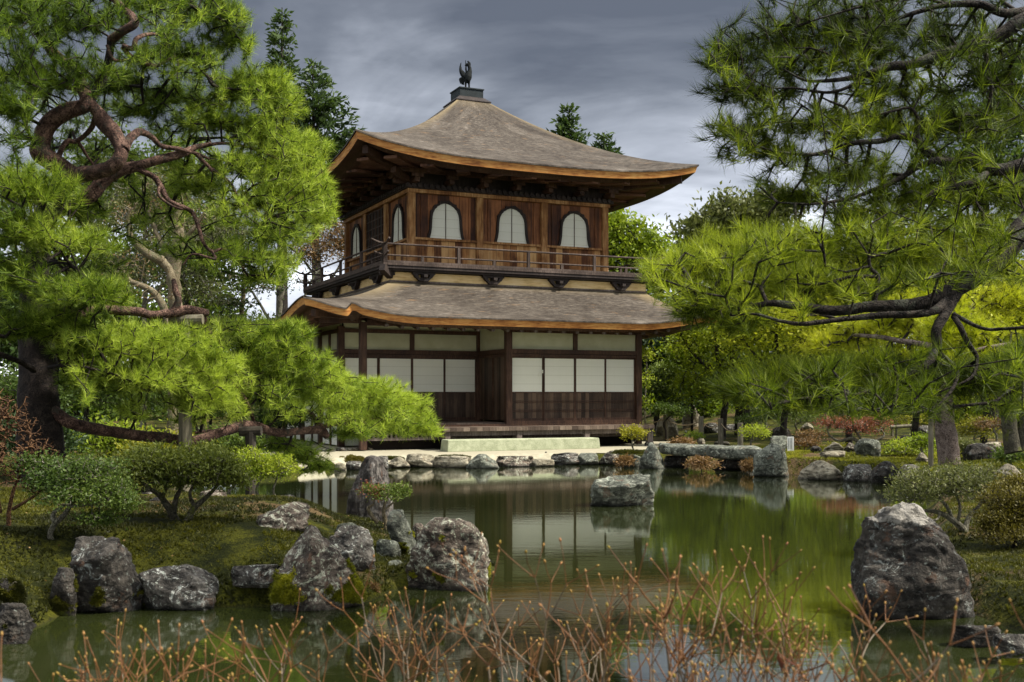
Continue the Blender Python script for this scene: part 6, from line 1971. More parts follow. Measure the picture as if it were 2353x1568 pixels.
# ---- sunlit young pines beyond the right bank
def small_pine(label, stems, pads, Y, seed, leaf='needles_yellow', bark='bark_pine', tw=.006):
    return pine('young_pine', label, [('trunk' if i == 0 else 'branch', s, bark) for i, s in enumerate(stems)], pads, Y, seed,
                dict(n=34, L=.19, wd=.010, spread=.6, stem=.06), 'bark_black', leaf, twig_r=tw, grow_kw=dict(step=.4, jitter=.12, r_max=.03))


small_pine('pine with a thick ridged trunk and yellow green crown on the right bank',
           [[(2182, 1066, 20, 52), (2174, 1010, 20, 46), (2170, 960, 20, 44), (2172, 880, 20, 34), (2200, 780, 20.4, 20), (2240, 700, 20.8, 12)], [(2160, 860, 20, 16), (2230, 810, 19.5, 12), (2320, 790, 19.5, 8)],
            [(2155, 800, 20, 16), (2060, 780, 20.5, 12), (1960, 770, 21, 8)]],
           [(2165, 850, 90, 60, 19.0, 240, .55), (2190, 760, 80, 60, 19.2, 200, .65), (1930, 790, 90, 40, 21.5, 170, .8), (2030, 750, 110, 50, 21, 230, .75), (2140, 700, 110, 55, 20.5, 230, .7), (2240, 780, 100, 50, 20, 210, .7), (2330, 700, 80, 70, 20.5, 170, .8), (2320, 830, 80, 40, 19.5, 130, .6),
            (2050, 840, 100, 35, 20.5, 130, .5), (1880, 720, 90, 45, 22, 130, .75), (2350, 640, 60, 40, 21, 90, .8), (1990, 670, 90, 40, 22, 110, .65)], 20, 331)
small_pine('farther pine with a bright green crown behind the right boughs',
           [[(1930, 985, 33, 20), (1930, 880, 33, 18), (1925, 760, 33, 14), (1920, 640, 33, 8)]],
           [(1900, 620, 110, 50, 33, 170, .45), (1800, 690, 90, 50, 33, 150, .5), (2010, 600, 110, 50, 33, 160, .45), (2100, 560, 110, 50, 33, 160, .4), (1900, 790, 110, 40, 33, 150, .55), (2220, 600, 110, 60, 33, 160, .4), (1760, 640, 60, 40, 33, 70, .45),
            (2300, 560, 90, 50, 33, 120, .4)], 33, 332, tw=.012)
small_pine('dark trunked pine standing at the right edge of the bank',
           [[(2330, 1040, 17, 40), (2322, 985, 17, 34), (2314, 930, 17, 30), (2290, 880, 17, 20), (2260, 840, 17, 12)], [(2350, 1035, 17, 26), (2356, 960, 17, 22), (2370, 880, 17, 18)]],
           [(2250, 870, 80, 40, 17, 140, .3), (2340, 850, 90, 50, 17, 150, .35), (2400, 800, 80, 50, 17, 100, .35)], 17, 333, leaf='needles_right', bark='bark_mossy')

# ---- bare and half bare trees at the left
leafy('bare_tree', 'pale bare tree with a straight ochre trunk behind the left pine', 'tree',
      [[(398, 960, 26, 30), (402, 840, 26, 30), (400, 700, 26, 32), (406, 560, 26, 32), (408, 480, 26, 26), (404, 400, 26, 16)], [(404, 620, 26, 16), (370, 560, 26, 12), (345, 500, 26, 8), (330, 440, 26, 5)], [(404, 560, 26, 12), (450, 520, 26, 9), (480, 470, 26, 5)]],
      [(360, 480, 80, 50, 26, 60, .5), (450, 500, 80, 60, 26, 60, .5), (400, 420, 90, 50, 26, 60, .5), (340, 590, 60, 60, 26, 40, .5)], 'leaf_rust', 'bark_pale', 341, L=.06, wd=.03, per=3, cl=.15, twig_r=.007, r_max=.04, step=.35, jitter=.3, crown='dry_leaves')
leafy('bare_tree', 'leaning pale limb of a bare tree curving up to the left', 'tree',
      [[(398, 990, 24, 16), (392, 880, 24, 20), (384, 760, 24, 20), (372, 700, 24, 18), (340, 664, 24, 16), (300, 645, 24, 12), (276, 612, 24, 7)], [(372, 600, 24.2, 24), (330, 575, 24, 18), (304, 540, 24, 14), (292, 505, 24, 10), (300, 480, 24, 5)], [(398, 690, 24.2, 16), (390, 630, 24.2, 20), (372, 600, 24.2, 22)]],
      [(290, 620, 70, 40, 24, 40, .5), (300, 500, 60, 50, 24, 40, .5), (340, 680, 80, 30, 24, 30, .5)], 'leaf_rust', 'bark_pale', 342, L=.06, wd=.03, per=3, cl=.15, twig_r=.006, r_max=.03, step=.35, jitter=.3, crown='dry_leaves')
leafy('bare_tree', 'twiggy brown tree beside the left end of the balcony', 'tree',
      [[(770, 900, 44, 10), (760, 760, 44, 9), (740, 660, 44, 8), (735, 600, 44, 4)], [(745, 670, 44, 6), (780, 610, 44, 5), (800, 560, 44, 3)], [(742, 660, 44, 6), (700, 600, 44, 5), (690, 560, 44, 3)]],
      [(745, 575, 60, 40, 44, 150, .5), (700, 590, 40, 40, 44, 90, .5), (790, 560, 40, 50, 44, 120, .5), (760, 520, 40, 40, 44, 90, .4)], 'leaf_rust', 'bark_grey', 343, L=.14, wd=.06, per=7, cl=.25, twig_r=.012, r_max=.05, step=.5, jitter=.35, crown='dry_leaves')
leafy('bare_tree', 'grey barked bare tree reaching up beside the lower left roof corner', 'tree',
      [[(645, 900, 40, 14), (644, 740, 40, 14), (645, 650, 40, 12), (640, 600, 40, 6)], [(646, 780, 40, 8), (590, 690, 40, 6), (560, 640, 40, 4)], [(646, 760, 40, 7), (690, 700, 40, 6), (720, 640, 40, 5), (735, 620, 40, 3)]],
      [(600, 650, 70, 60, 40, 60, .4), (680, 640, 60, 50, 40, 50, .4)], 'leaf_mid', 'bark_grey', 344, L=.12, wd=.05, per=4, cl=.2, twig_r=.011, r_max=.05, step=.5, jitter=.35)
leafy('slender_tree', 'slender pale trunk standing alone against the bright gap of sky', 'tree', [[(556, 940, 38, 12), (557, 800, 38, 12), (558, 700, 38, 11), (560, 620, 38, 9), (558, 540, 38, 6)]],
      [(540, 700, 60, 14, 38, 50, .3), (590, 660, 60, 20, 38, 50, .3), (500, 740, 60, 20, 38, 60, .35), (530, 640, 60, 20, 38, 50, .3)], 'leaf_dark', 'bark_pale', 345, L=.16, wd=.06, per=8, cl=.18, twig_r=.01, r_max=.03, step=.5)
leafy('broadleaf_tree', 'small green tree between the bare trunks and the sand court', 'tree', [[(600, 960, 33, 8), (600, 800, 33, 7), (600, 760, 33, 5)]],
      [(590, 770, 70, 40, 33, 150, .55), (650, 800, 60, 50, 33, 130, .5), (540, 820, 70, 50, 33, 150, .5), (600, 860, 100, 50, 33, 160, .45)], 'leaf_mid', 'bark_black', 346, L=.14, wd=.06, per=10, cl=.22, twig_r=.006, r_max=.03)

# ---- green undergrowth beyond the left pine
ug = [('broad green bush behind the pine trunk at the left', 60, 900, 110, 60, 24, 'leaf_mid', .4), ('yellow green bush showing right of the pine trunk', 200, 830, 80, 60, 25, 'leaf_bright', .6), ('dark bush under the bright needles', 290, 900, 110, 60, 25, 'leaf_mid', .45),
      ('green bush behind the forked pine prop', 480, 930, 110, 50, 27, 'leaf_mid', .5), ('low yellow green bush above the long low branch', 250, 1010, 100, 34, 21, 'leaf_bright', .55), ('small bright bush between the two pine props', 380, 1030, 80, 26, 20, 'leaf_yellow', .25),
      ('low green bush at the left shore of the sand court', 520, 1015, 80, 26, 24, 'leaf_mid', .6), ('dark bush at the corner of the sand court', 640, 960, 60, 30, 31, 'leaf_dark', .5), ('tall dark bush behind the red twig thicket', 60, 1000, 120, 60, 18, 'leaf_dark', .45)]
for i, (lb, x, y, rx, ry, Y, lm, tn) in enumerate(ug):
    leafy('green_bush', lb, 'bush', [[(x, y + ry + 20, Y, 8), (x + 4, y + ry * .3, Y, 6), (x, y, Y, 3)]], [(x, y, rx, ry, Y, 210, tn), (x - rx * .5, y + ry * .3, rx * .5, ry * .6, Y, 80, tn - .1), (x + rx * .5, y + ry * .2, rx * .5, ry * .6, Y, 80, tn)],
          lm, 'bark_black', 360 + i, L=.095, wd=.042, per=11, cl=.15, twig_r=.004, r_max=.02)

# ================================================================ SHRUBS OF THE GARDEN
leafy('azalea', 'spreading azalea on mossy forked stems in the middle of the island', 'shrub',
      [[(415, 1224, 10.1, 34), (400, 1196, 10.1, 24), (392, 1168, 10.1, 18), (372, 1140, 10.1, 13), (345, 1122, 10, 9), (318, 1100, 10, 6)], [(424, 1222, 10.0, 24), (430, 1190, 10.0, 17), (448, 1160, 10, 13), (480, 1135, 10, 9), (512, 1100, 10, 5)],
       [(398, 1186, 10.1, 14), (404, 1150, 10.1, 12), (420, 1118, 10.1, 8), (424, 1085, 10.1, 5)], [(374, 1142, 10.1, 9), (382, 1115, 10.1, 8), (372, 1085, 10.1, 5)], [(446, 1162, 10, 9), (440, 1130, 10, 7), (462, 1100, 10, 5)], [(350, 1126, 10, 8), (320, 1128, 9.9, 6), (296, 1110, 9.9, 4)]],
      [(400, 1068, 110, 40, 10.1, 420, .55), (310, 1085, 70, 38, 10, 230, .45), (490, 1075, 80, 40, 10, 300, .6), (420, 1105, 120, 26, 10.1, 200, .4), (540, 1105, 40, 24, 10, 90, .6), (350, 1050, 60, 26, 10.2, 130, .5), (460, 1045, 70, 24, 10.2, 150, .65)],
      'leaf_azalea', 'bark_mossy', 381, L=.050, wd=.015, per=9, cl=.05, shell=.2, twig_r=.0025, r_max=.012, step=.10, jitter=.25, crown='leaves')
leafy('crooked_shrub', 'dark green layered shrub on one crooked stem at the left of the island', 'shrub',
      [[(140, 1292, 9.2, 20), (136, 1262, 9.2, 15), (118, 1235, 9.2, 13), (124, 1208, 9.2, 13), (150, 1182, 9.2, 12), (162, 1160, 9.2, 10), (190, 1130, 9.2, 7), (220, 1105, 9.2, 4)], [(126, 1205, 9.2, 11), (124, 1180, 9.2, 10), (150, 1160, 9.2, 8), (170, 1130, 9.3, 6), (150, 1090, 9.3, 4)],
       [(160, 1164, 9.2, 8), (200, 1160, 9.1, 7), (250, 1150, 9.1, 4)]],
      [(190, 1085, 90, 36, 9.3, 300, .45), (120, 1110, 70, 40, 9.2, 200, .35), (240, 1125, 70, 34, 9.2, 260, .6), (280, 1160, 36, 26, 9.1, 110, .65), (180, 1140, 90, 30, 9.1, 220, .45), (230, 1190, 50, 16, 9.1, 80, .55), (90, 1070, 60, 30, 9.4, 120, .35)],
      'leaf_mid', 'bark_grey', 382, L=.036, wd=.017, per=10, cl=.045, shell=.2, twig_r=.0022, r_max=.012, step=.10, jitter=.25, droop=.3, crown='leaves')
leafy('azalea', 'small bright azalea on pale bent stems at the back of the island', 'shrub',
      [[(598, 1186, 13, 10), (560, 1178, 13, 9), (536, 1160, 13, 8), (526, 1130, 13, 7), (548, 1108, 13, 5)], [(596, 1184, 13, 9), (605, 1155, 13, 7), (590, 1130, 13, 6), (600, 1100, 13, 4)], [(606, 1180, 13, 7), (640, 1160, 13, 6), (628, 1130, 13, 5), (636, 1100, 13, 3)]],
      [(570, 1064, 60, 26, 13, 220, .75), (630, 1072, 50, 24, 13, 180, .8), (600, 1090, 60, 20, 13, 120, .6), (540, 1085, 36, 20, 13, 80, .6)],
      'leaf_bright', 'bark_grey', 383, L=.042, wd=.016, per=12, cl=.04, twig_r=.003, r_max=.012, step=.12, jitter=.25, crown='leaves')
leafy('little_shrub', 'small shrub with pink and green leaves in front of the streaked upright rock', 'shrub',
      [[(888, 1204, 12.3, 12), (884, 1180, 12.3, 9), (886, 1160, 12.3, 7), (892, 1140, 12.3, 4)], [(868, 1202, 12.3, 10), (852, 1182, 12.3, 9), (846, 1168, 12.3, 8), (858, 1160, 12.3, 5)], [(886, 1170, 12.3, 5), (910, 1150, 12.3, 4), (930, 1130, 12.3, 2.5)]],
      [(890, 1136, 46, 22, 12.3, 150, .7), (925, 1130, 22, 16, 12.3, 60, .8), (850, 1125, 24, 14, 12.3, 30, .6)], 'leaf_mid', 'bark_pale', 384, L=.034, wd=.017, per=8, cl=.025, twig_r=.0025, r_max=.01, step=.10, jitter=.2, crown='leaves',
      extra=('leaf_red', lambda t: t[:, 0] < P(878, 0, 12.3)[0], 5))
leafy('twiggy_bush', 'olive twiggy bush with pale lichened stems behind the huge right boulder', 'shrub',
      [[(2212, 1262, 11.2, 22), (2216, 1225, 11.2, 18), (2190, 1195, 11.2, 14), (2160, 1178, 11.2, 11), (2120, 1172, 11.1, 7), (2090, 1160, 11.1, 4)], [(2216, 1230, 11.2, 14), (2222, 1190, 11.3, 11), (2250, 1160, 11.3, 8), (2262, 1130, 11.3, 5)], [(2188, 1194, 11.2, 10), (2172, 1160, 11.2, 8), (2140, 1135, 11.2, 6), (2110, 1115, 11.2, 4)],
       [(2200, 1205, 11.2, 9), (2205, 1160, 11.2, 7), (2190, 1125, 11.2, 5)], [(2160, 1178, 11.2, 7), (2150, 1195, 11, 5), (2110, 1190, 11, 3)]],
      [(2150, 1105, 100, 34, 11.2, 330, .6), (2220, 1095, 80, 34, 11.3, 230, .55), (2100, 1140, 60, 28, 11.1, 170, .55), (2170, 1135, 100, 24, 11.2, 150, .45), (2260, 1120, 40, 30, 11.3, 90, .5)],
      'leaf_olive', 'bark_grey', 385, L=.045, wd=.013, per=8, cl=.035, twig_r=.0026, r_max=.012, step=.12, jitter=.28, crown='leaves')
leafy('dense_bush', 'dense bronze green bush cut by the right edge', 'shrub', [[(2330, 1270, 10.2, 12), (2330, 1230, 10.2, 9), (2325, 1190, 10.2, 5)], [(2320, 1240, 10.2, 6), (2290, 1220, 10.2, 4)]],
      [(2330, 1160, 80, 50, 10.3, 420, .55), (2290, 1205, 50, 36, 10.2, 230, .5), (2370, 1200, 70, 50, 10.3, 260, .5), (2340, 1120, 60, 30, 10.5, 160, .6), (2310, 1235, 60, 20, 10.1, 100, .4)],
      'leaf_bronze', 'bark_black', 386, L=.034, wd=.015, per=13, cl=.03, twig_r=.002, r_max=.01, step=.10, jitter=.2, crown='leaves')
leafy('red_bush', 'bush with red new leaves above bare crooked white stems', 'shrub',
      [[(1990, 1046, 26, 10), (1982, 1024, 26, 9), (1960, 1008, 26, 8), (1930, 1014, 26, 6), (1910, 1002, 26, 5), (1900, 985, 26, 3)], [(1984, 1026, 26, 7), (1974, 1000, 26, 6), (1960, 985, 26, 4)], [(1980, 1020, 26, 7), (2010, 1014, 26, 6), (2030, 1000, 26, 5), (2022, 985, 26, 3)], [(1975, 1046, 26, 8), (1945, 1034, 26, 6), (1925, 1016, 26, 5)]],
      [(1950, 975, 56, 16, 26, 170, .6), (2010, 970, 36, 16, 26, 110, .65), (1910, 970, 30, 12, 26, 60, .55), (1980, 990, 50, 12, 26, 70, .5)], 'leaf_red', 'bark_grey', 387, L=.06, wd=.026, per=8, cl=.07, twig_r=.006, r_max=.02, step=.2, jitter=.3, crown='leaves')
small = [('rusty low plant left of the red bush', 1862, 1012, 1862, 1000, 34, 9, 27, 'leaf_rust', .4, 90), ('low green shrub between the bamboo pole and ridged trunk', 2120, 1040, 2120, 1016, 30, 16, 22, 'leaf_bright', .5, 120),
         ('yellow green shrub behind the bamboo rail', 2060, 985, 2060, 962, 40, 16, 33, 'leaf_bright', .8, 130), ('olive shrub right of the ridged pine trunk', 2215, 1050, 2218, 1026, 26, 14, 22, 'leaf_olive', .6, 90),
         ('dark low shrub under the right end of the rope fence', 1725, 985, 1725, 966, 36, 14, 33, 'leaf_mid', .3, 120), ('golden low shrub far behind the notice board', 1840, 960, 1840, 944, 44, 12, 40, 'leaf_yellow', .3, 100),
         ('tiny yellow leaved shrub at the corner of the veranda', 1458, 1038, 1455, 996, 26, 16, 25.6, 'leaf_yellow', .5, 130), ('pale green shrub in front of the rightmost rope post', 1725, 1024, 1735, 994, 34, 13, 26.5, 'leaf_bright', .8, 130),
         ('low fresh green plant beside the small pointed stone', 1594, 1016, 1596, 1004, 22, 9, 29.5, 'leaf_bright', .5, 60), ('reddish low shrub behind the notice board', 1855, 1045, 1850, 1020, 34, 12, 25.5, 'leaf_rust', .35, 110),
         ('light green low shrub right of the grey green boulder', 2085, 1062, 2085, 1030, 56, 20, 23, 'leaf_bright', .75, 230), ('yellow green round shrub behind the ridged pine trunk', 2240, 1020, 2245, 985, 50, 30, 26, 'leaf_yellow', .2, 260),
         ('golden shrub left of the ridged pine trunk', 2095, 990, 2095, 962, 46, 18, 31, 'leaf_yellow', .5, 170), ('green shrub on thin stems above the bridge end', 1830, 985, 1830, 958, 44, 18, 32, 'leaf_mid', .75, 170), ('olive shrub in the shade behind the rope fence', 1760, 960, 1760, 940, 40, 18, 38, 'leaf_mid', .4, 150),
         ('small dark bush at the foot of the right edge pine', 2325, 1070, 2325, 1046, 40, 16, 18, 'leaf_mid', .5, 150), ('mossy low bush between the two pale rocks on the right', 1920, 1046, 1920, 1030, 26, 9, 25.5, 'leaf_yellow', .15, 60),
         ('pale green shrub high on the slope at the back right', 1900, 960, 1900, 938, 56, 18, 40, 'leaf_bright', .6, 150), ('rusty shrub under the right edge pine', 2290, 1000, 2285, 975, 40, 14, 24, 'leaf_rust', .3, 90)]
for i, (lb, bx, by, cx, cy, rx, ry, Y, lm, tn, n) in enumerate(small):
    leafy('garden_shrub', lb, 'shrub', [[(bx, by, Y, 4.5), ((bx + cx) / 2 - 4, (by + cy) / 2 + 4, Y, 4), (cx, cy + ry * .3, Y, 2.5)], [((bx + cx) / 2 - 3, (by + cy) / 2 + 6, Y, 3), (cx + rx * .5, cy + ry * .3, Y, 2)]],
          [(cx, cy, rx, ry, Y, n, tn)], lm, 'bark_grey', 400 + i, L=.065, wd=.028, per=9, cl=.065, twig_r=.004, r_max=.015, step=.2, jitter=.25, crown='leaves')
for i, (lb, x, y, rx, ry, Y) in enumerate([('clump of dry orange fern hanging under the middle of the bridge', 1612, 1066, 34, 15, 23.3), ('dry orange fern beside the square topped bridge rock', 1722, 1072, 18, 14, 22.6),
                                           ('dry straw coloured fern at the foot of the egg shaped rock', 1436, 1060, 16, 10, 24.4), ('dry straw tuft on the left end of the bridge', 1566, 1016, 24, 5, 25.2), ('small rusty fern at the right foot of the pointed rock', 852, 1352, 16, 12, 8.9)]):
    leafy('dry_fern', lb, 'fern', [[(x, y + ry, Y, 2), (x, y + ry * .4, Y, 2), (x, y, Y, 1.5)]], [(x, y, rx, ry, Y, 90, .55)], 'leaf_rust', 'bark_black', 420 + i, L=.0035 * Y, wd=.0013 * Y, per=9, cl=.0018 * Y, twig_r=.001, r_max=.004, step=.1, droop=.25, crown='fronds')

# thicket of bare red twigs at the left edge
bark_mat('twig_red', (0.025, 0.013, 0.007), (0.085, 0.042, 0.018), (0.19, 0.10, 0.045))
leafy('twig_thicket', 'thicket of bare rust red twigs at the left edge under the pine', 'shrub',
      [[(20, 1180, 9.6, 10), (30, 1130, 9.6, 8), (60, 1060, 9.6, 5), (70, 1000, 9.6, 3)], [(0, 1180, 9.6, 10), (-10, 1100, 9.6, 8), (10, 1020, 9.6, 5), (20, 960, 9.6, 3)], [(30, 1170, 9.5, 8), (80, 1140, 9.4, 6), (120, 1110, 9.3, 3)]],
      [(30, 990, 70, 90, 9.6, 420, .5), (90, 1060, 60, 60, 9.5, 300, .5), (10, 1080, 80, 60, 9.4, 300, .5), (100, 1120, 50, 30, 9.3, 120, .5), (-20, 950, 60, 60, 9.7, 160, .5)], None, 'twig_red', 391, twig_r=.0028, r_max=.01, step=.10, jitter=.22)

# ================================================================ MOSS AND LITTER ON THE NEAR BANKS
rs = np.random.RandomState(9)
def moss_stuff(name, label, n, xr, yr, test, mat_, L, seed):
    rs = np.random.RandomState(seed)
    x, y = rs.uniform(*xr, n), rs.uniform(*yr, n)
    keep = test(x, y)
    x, y = x[keep], y[keep]
    z = ground_z(x, y)
    p = np.stack([x, y, z - 0.006], -1)
    dens = fbm(p * 2.2, 4, seed)
    k = rs.rand(len(p)) < smooth(-0.16, 0.02, dens)
    p = p[k]
    tint = np.clip(0.5 + 1.5 * fbm(p * 1.3 + 4, 4, seed + 1) + 0.6 * fbm(p * 9, 2, seed + 2), 0, 1)
    d = np.array([0, 0, 1.0]) + rs.randn(len(p), 3) * .45
    V, Fc, tt = needles(p, d, rs, n=5, L=L, wd=L * .28, spread=.55, tint=tint, stem=.0)
    o = mesh_np(name, V, Fc, M[mat_], None, {'tint': tt})
    tag(o, label, 'moss', kind='stuff')


moss_stuff('moss', 'tufted green moss covering the island', 60000, (-7.5, 0.2), (7.4, 14.6), lambda x, y: (poly_sd(x, y, island) > 0.05) & (np.abs(x) < y * .48), 'moss_blade', .042, 5)
moss_stuff('moss', 'moss on the right bank beside the huge boulder', 26000, (2.6, 7.0), (6.2, 15), lambda x, y: (poly_sd(x, y, pond) < -0.05) & (np.abs(x) < y * .48), 'moss_blade', .042, 6)
moss_stuff('moss', 'bright yellow green moss strip along the far right shore', 60000, (4.5, 13), (17, 30), lambda x, y: (poly_sd(x, y, pond) < -0.05) & (np.abs(x) < y * .48) & (y > 19), 'moss_bright', .06, 7)
# moss cushions on the far shore stones
for i, (lb, x, y, w_, h_) in enumerate([('reddish green moss cushion on the far shore, left one', 790, 1062, 18, 9), ('larger red and green moss cushion left of the streaked rock', 812, 1060, 24, 11), ('moss patch on the shore right of the streaked rock', 905, 1056, 22, 5),
                                        ('moss patch over the long pale shore stone', 1040, 1052, 36, 4), ('moss patch above the purplish shore stone', 1440, 1042, 36, 6)]):
    rs = np.random.RandomState(500 + i)
    p, d = pad_points(x, y, w_, h_, 24.7, 900, rs, deep=.22, shell=.8, flat_bottom=-.1)
    V, Fc, tt = needles(p, d, rs, n=4, L=.05, wd=.016, spread=.5, tint=np.clip(.35 + rs.rand(len(p)) * .4, 0, 1), stem=0)
    o = mesh_np('moss_cushion', V - p.mean(0), Fc, M['leaf_bronze' if i < 2 else 'moss_blade'], None, {'tint': tt})
    o.location = p.mean(0)
    tag(o, lb, 'moss')
# fallen leaves
rs = np.random.RandomState(12)
x, y = rs.uniform(-7, -0.5, 170), rs.uniform(8.3, 14, 170)
k = poly_sd(x, y, island) > .2
p = np.stack([x[k], y[k], ground_z(x[k], y[k]) + .03], -1)
V, Fc, tt = leaves(p, rs.randn(len(p), 3) * np.array([1, 1, .2]), rs, .035, .018)
tag(mesh_np('fallen_leaves', V, Fc, M['leaf_rust'], None, {'tint': tt}), 'pale fallen leaves scattered over the island moss', 'leaves', kind='stuff')

# ================================================================ ADDED UNSEEN TREE ON THE CAMERA BANK, put in to shade the near shore
rs = np.random.RandomState(888)
root = empty('added_shade_tree', (-7.5, -1.0, gz(-7.5, -1.0)))
tag(root, 'broad unseen tree added on the near bank to shade the foreground, above the view', 'tree')
tp = np.array([-7.5, -1.0, root.location.z])
pth = spline([tp, tp + [.6, .4, 2.6], tp + [2.4, 1.6, 4.9], tp + [4.6, 3.0, 6.2], tp + [7.0, 4.0, 6.8]], 8)
q = unit(rs.randn(900, 3)) * rs.rand(900, 1) ** .4
tips = np.array([-2.2, 2.6, 6.9]) + q * np.array([5.4, 4.2, 1.25])
tips = tips[tips[:, 2] > EYE + .62 + tips[:, 1].clip(0) * .372]
A, B, ra, rb, td = grow(pth[8:], tips, rs, step=.5, jitter=.15, r_tip=.008, r_max=.06)
V, Fc = join_np([tube_np(pth, np.linspace(.28, .06, len(pth)), 10, .08), segs_np(A, B, ra, rb, 4)])
mesh_np('trunk', V - tp, Fc, M['bark_trunk'], root)
lp = np.repeat(tips, 26, 0) + rs.randn(len(tips) * 26, 3) * .30
lp = lp[lp[:, 2] > EYE + .5 + lp[:, 1].clip(0) * .372]
V, Fc, tt = leaves(lp, rs.randn(len(lp), 3), rs, .16, .085)
mesh_np('crown', V - tp, Fc, M['leaf_mid'], root, {'tint': tt})

# ================================================================ BARE BUDDING SHRUBS IN THE FOREGROUND
bark_mat('twig_old', (0.05, 0.036, 0.024), (0.17, 0.135, 0.095), (0.33, 0.28, 0.22))
m, nt, b = newmat('twig_new', 0.6, 0.3)
tn_ = nt.ramp(nt.noise(nt.obj(), 14, 4, .6), [(.3, (0.065, 0.026, 0.008)), (.7, (0.17, 0.07, 0.019))])
od_ = nt.ramp(nt.noise(nt.obj(), 22, 4, .6), [(.3, (0.06, 0.043, 0.026)), (.7, (0.20, 0.155, 0.105))])
bd_ = nt.ramp(nt.noise(nt.obj(), 30, 4, .6), [(.35, (0.20, 0.15, 0.015)), (.65, (0.28, 0.12, 0.05))])
nt.set(b.inputs['Base Color'], nt.mix(nt.attr('bud'), nt.mix(nt.attr('old'), tn_, od_), bd_))
M['twig_new'] = m


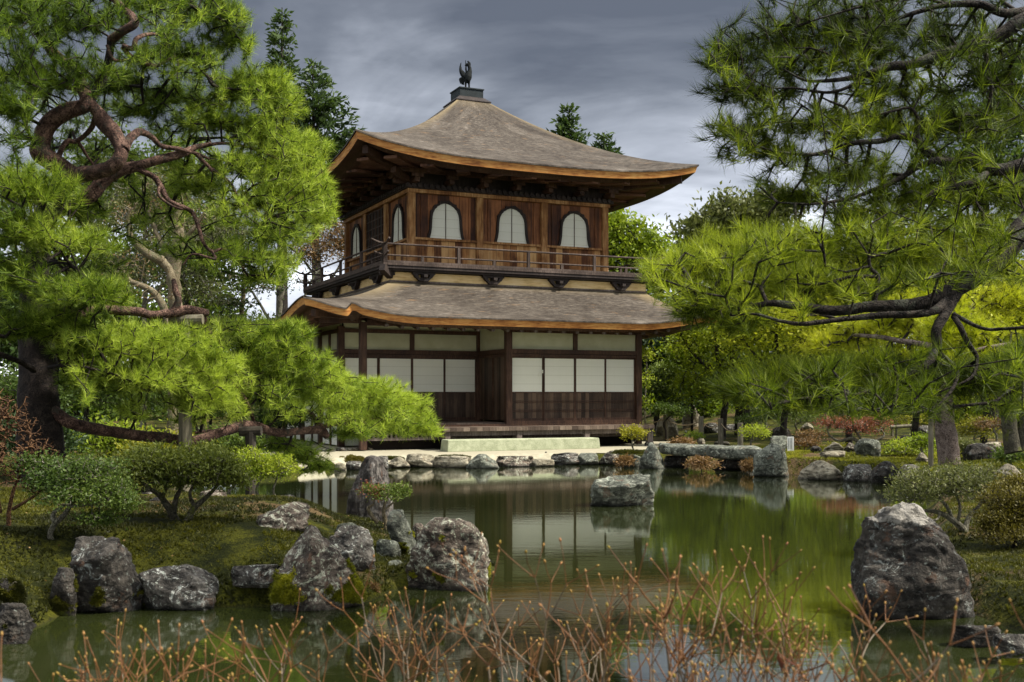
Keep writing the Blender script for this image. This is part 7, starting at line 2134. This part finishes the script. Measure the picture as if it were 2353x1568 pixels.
def enkianthus(label, targets, seed):
    rs = np.random.RandomState(seed)
    x0 = np.mean([t[0] for t in targets])
    Y0 = np.mean([t[2] for t in targets])
    b0 = np.array([(x0 - CX) / F * Y0, Y0 + .05, 0])
    b0[2] = gz(b0[0], b0[1])
    root = empty('budding_shrub', tuple(b0))
    tag(root, label, 'shrub', 'bare budding shrubs in the foreground')
    old, new, buds, cols = [], [], [], []

    def seg(a, b_, r0, r1, lst):
        lst.append((a, b_, r0, r1))

    def shoot(p, d, L, r, depth):
        n = 3
        grow_new = 1 if rs.rand() < .7 else 0
        q = p
        dd = d
        for i in range(n):
            dd = unit(dd + rs.randn(3) * .07 + np.array([0, 0, .06]))
            q2 = q + dd * L / n
            seg(q, q2, r * (1 - .12 * i), r * (1 - .12 * (i + 1)), new)
            cols.append(0.0 if depth <= grow_new else 1.0)
            q = q2
        if depth == 0:
            buds.append((q, dd, rs.uniform(.8, 1.2)))
            return
        if rs.rand() < .12:
            buds.append((q, dd, 1.1))
            return
        k = rs.choice([2, 2, 3])
        a0 = rs.rand() * 6.28
        s = unit(np.cross(dd, [0.3, 0.9, 0.2]))
        u = np.cross(s, dd)
        for i in range(k):
            an = a0 + i * 6.283 / k + rs.uniform(-.3, .3)
            sp = rs.uniform(.5, 1.05)
            c_ = unit(dd + (s * math.cos(an) + u * math.sin(an)) * sp + np.array([0, 0, .12]))
            shoot(q, c_, L * rs.uniform(.6, 1.05), r * .74, depth - 1)
        if depth <= 2:
            for _ in range(rs.randint(0, 2)):
                buds.append((q + rs.randn(3) * .004, unit(dd + rs.randn(3) * .8), .6))

    for (tx, ty, Y, nst) in targets:
        tp = P(tx, ty, Y)
        for s_ in range(nst):
            dep = rs.choice([2, 3, 3]) if s_ else 3
            drop = (.092 * dep + .05) * rs.uniform(.9, 1.25)
            f = tp + np.array([rs.randn() * .09, rs.randn() * .16, -drop - (0 if s_ == 0 else abs(rs.randn()) * .10)])
            pts = spline([b0, b0 * .45 + f * .55 + rs.randn(3) * [.05, .05, .03] + [0, 0, -.05], f], 6)
            rr_ = np.linspace(.0085, .0042, len(pts))
            for i in range(len(pts) - 1):
                seg(pts[i], pts[i + 1], rr_[i], rr_[i + 1], old)
            shoot(f, unit(pts[-1] - pts[-4] + [0, 0, .05]), .112, .0029, dep)
    A, B, ra, rb = (np.array(v) for v in zip(*old))
    V, Fc = segs_np(A, B, ra, rb, 6)
    mesh_np('stem', V - b0, Fc, M['twig_old'], root, smooth_=True)
    A, B, ra, rb = (np.array(v) for v in zip(*new))
    V1, F1 = segs_np(A, B, ra, rb, 6)
    D, If = ico(1)
    C_ = np.array([b_[0] for b_ in buds])
    Dn = unit(np.array([b_[1] for b_ in buds]))
    S = np.array([b_[2] for b_ in buds])
    s1 = unit(np.cross(Dn, [0.2, 0.5, 0.8]))
    s2 = np.cross(s1, Dn)
    w_ = (D[None, :, 2:] + .55)
    V = C_[:, None] + (s1[:, None] * D[None, :, :1] + s2[:, None] * D[None, :, 1:2]) * (S[:, None, None] * .0022) * (1.15 - .3 * D[None, :, 2:]) + Dn[:, None] * w_ * (S[:, None, None] * .0048)
    Fc = (If[None] + (np.arange(len(C_)) * len(D))[:, None, None]).reshape(-1, 3)
    V = V.reshape(-1, 3)
    mesh_np('crown', np.vstack([V1, V]) - b0, [F1, Fc + len(V1)], M['twig_new'], root,
            {'bud': np.concatenate([np.zeros(len(V1)), np.ones(len(V))]), 'old': np.concatenate([np.repeat(cols, 12), np.zeros(len(V))])}, smooth_=True)
    return root


fr_ = [
    ('leftmost bare budding shrub low in the front corner', [(60, 1500, 1.9, 4), (190, 1490, 2.2, 4), (120, 1530, 1.7, 4)]),
    ('bare budding shrub in front of the wide grey rock', [(320, 1440, 2.5, 5), (430, 1410, 2.6, 5), (520, 1390, 2.3, 4)]),
    ('bare budding shrub in front of the pointed rock', [(600, 1440, 2.5, 5), (720, 1375, 2.4, 5), (800, 1420, 2.8, 4)]),
    ('bare budding shrub in front of the big rounded rock', [(880, 1400, 2.6, 5), (990, 1385, 2.4, 5), (1110, 1380, 2.7, 5), (1040, 1450, 2.1, 4)]),
    ('tallest bare shrub with many forked orange shoots in front of the water', [(1230, 1340, 2.4, 4), (1295, 1275, 2.4, 5), (1400, 1285, 2.6, 6), (1500, 1300, 2.3, 5)]),
    ('bare forked shrub in front of the sky reflection', [(1580, 1290, 2.4, 6), (1690, 1285, 2.5, 6), (1620, 1380, 2.1, 5)]),
    ('bare budding shrub left of the huge right boulder', [(1780, 1285, 2.4, 4), (1840, 1340, 2.5, 5), (1900, 1350, 2.2, 4), (1790, 1420, 2.0, 5)]),
    ('dark red shoots of a bare shrub in front of the huge boulder', [(1990, 1400, 1.9, 4), (2085, 1412, 1.8, 5), (2150, 1440, 2.1, 5)]),
    ('rightmost bare shrub in the bottom right corner', [(2240, 1440, 1.8, 5), (2330, 1465, 1.9, 5), (2290, 1500, 1.6, 4)]),
]
for i, (lb, tg) in enumerate(fr_):
    enkianthus(lb, tg, 600 + i)
lf = P(1786, 1500, 2.2)
V, Fc, tt = leaves(np.array([[0, 0, 0.0], [0.004, .002, 0.0]]), np.array([[.3, .1, -1.0], [.7, .1, -.6]]), np.random.RandomState(3), .065, .04)
o = mesh_np('dry_leaf', V, Fc, M['leaf_red'], None, {'tint': tt * 0.2})
o.location = lf
tag(o, 'curled red brown dead leaf caught in the forked twigs', 'leaf')
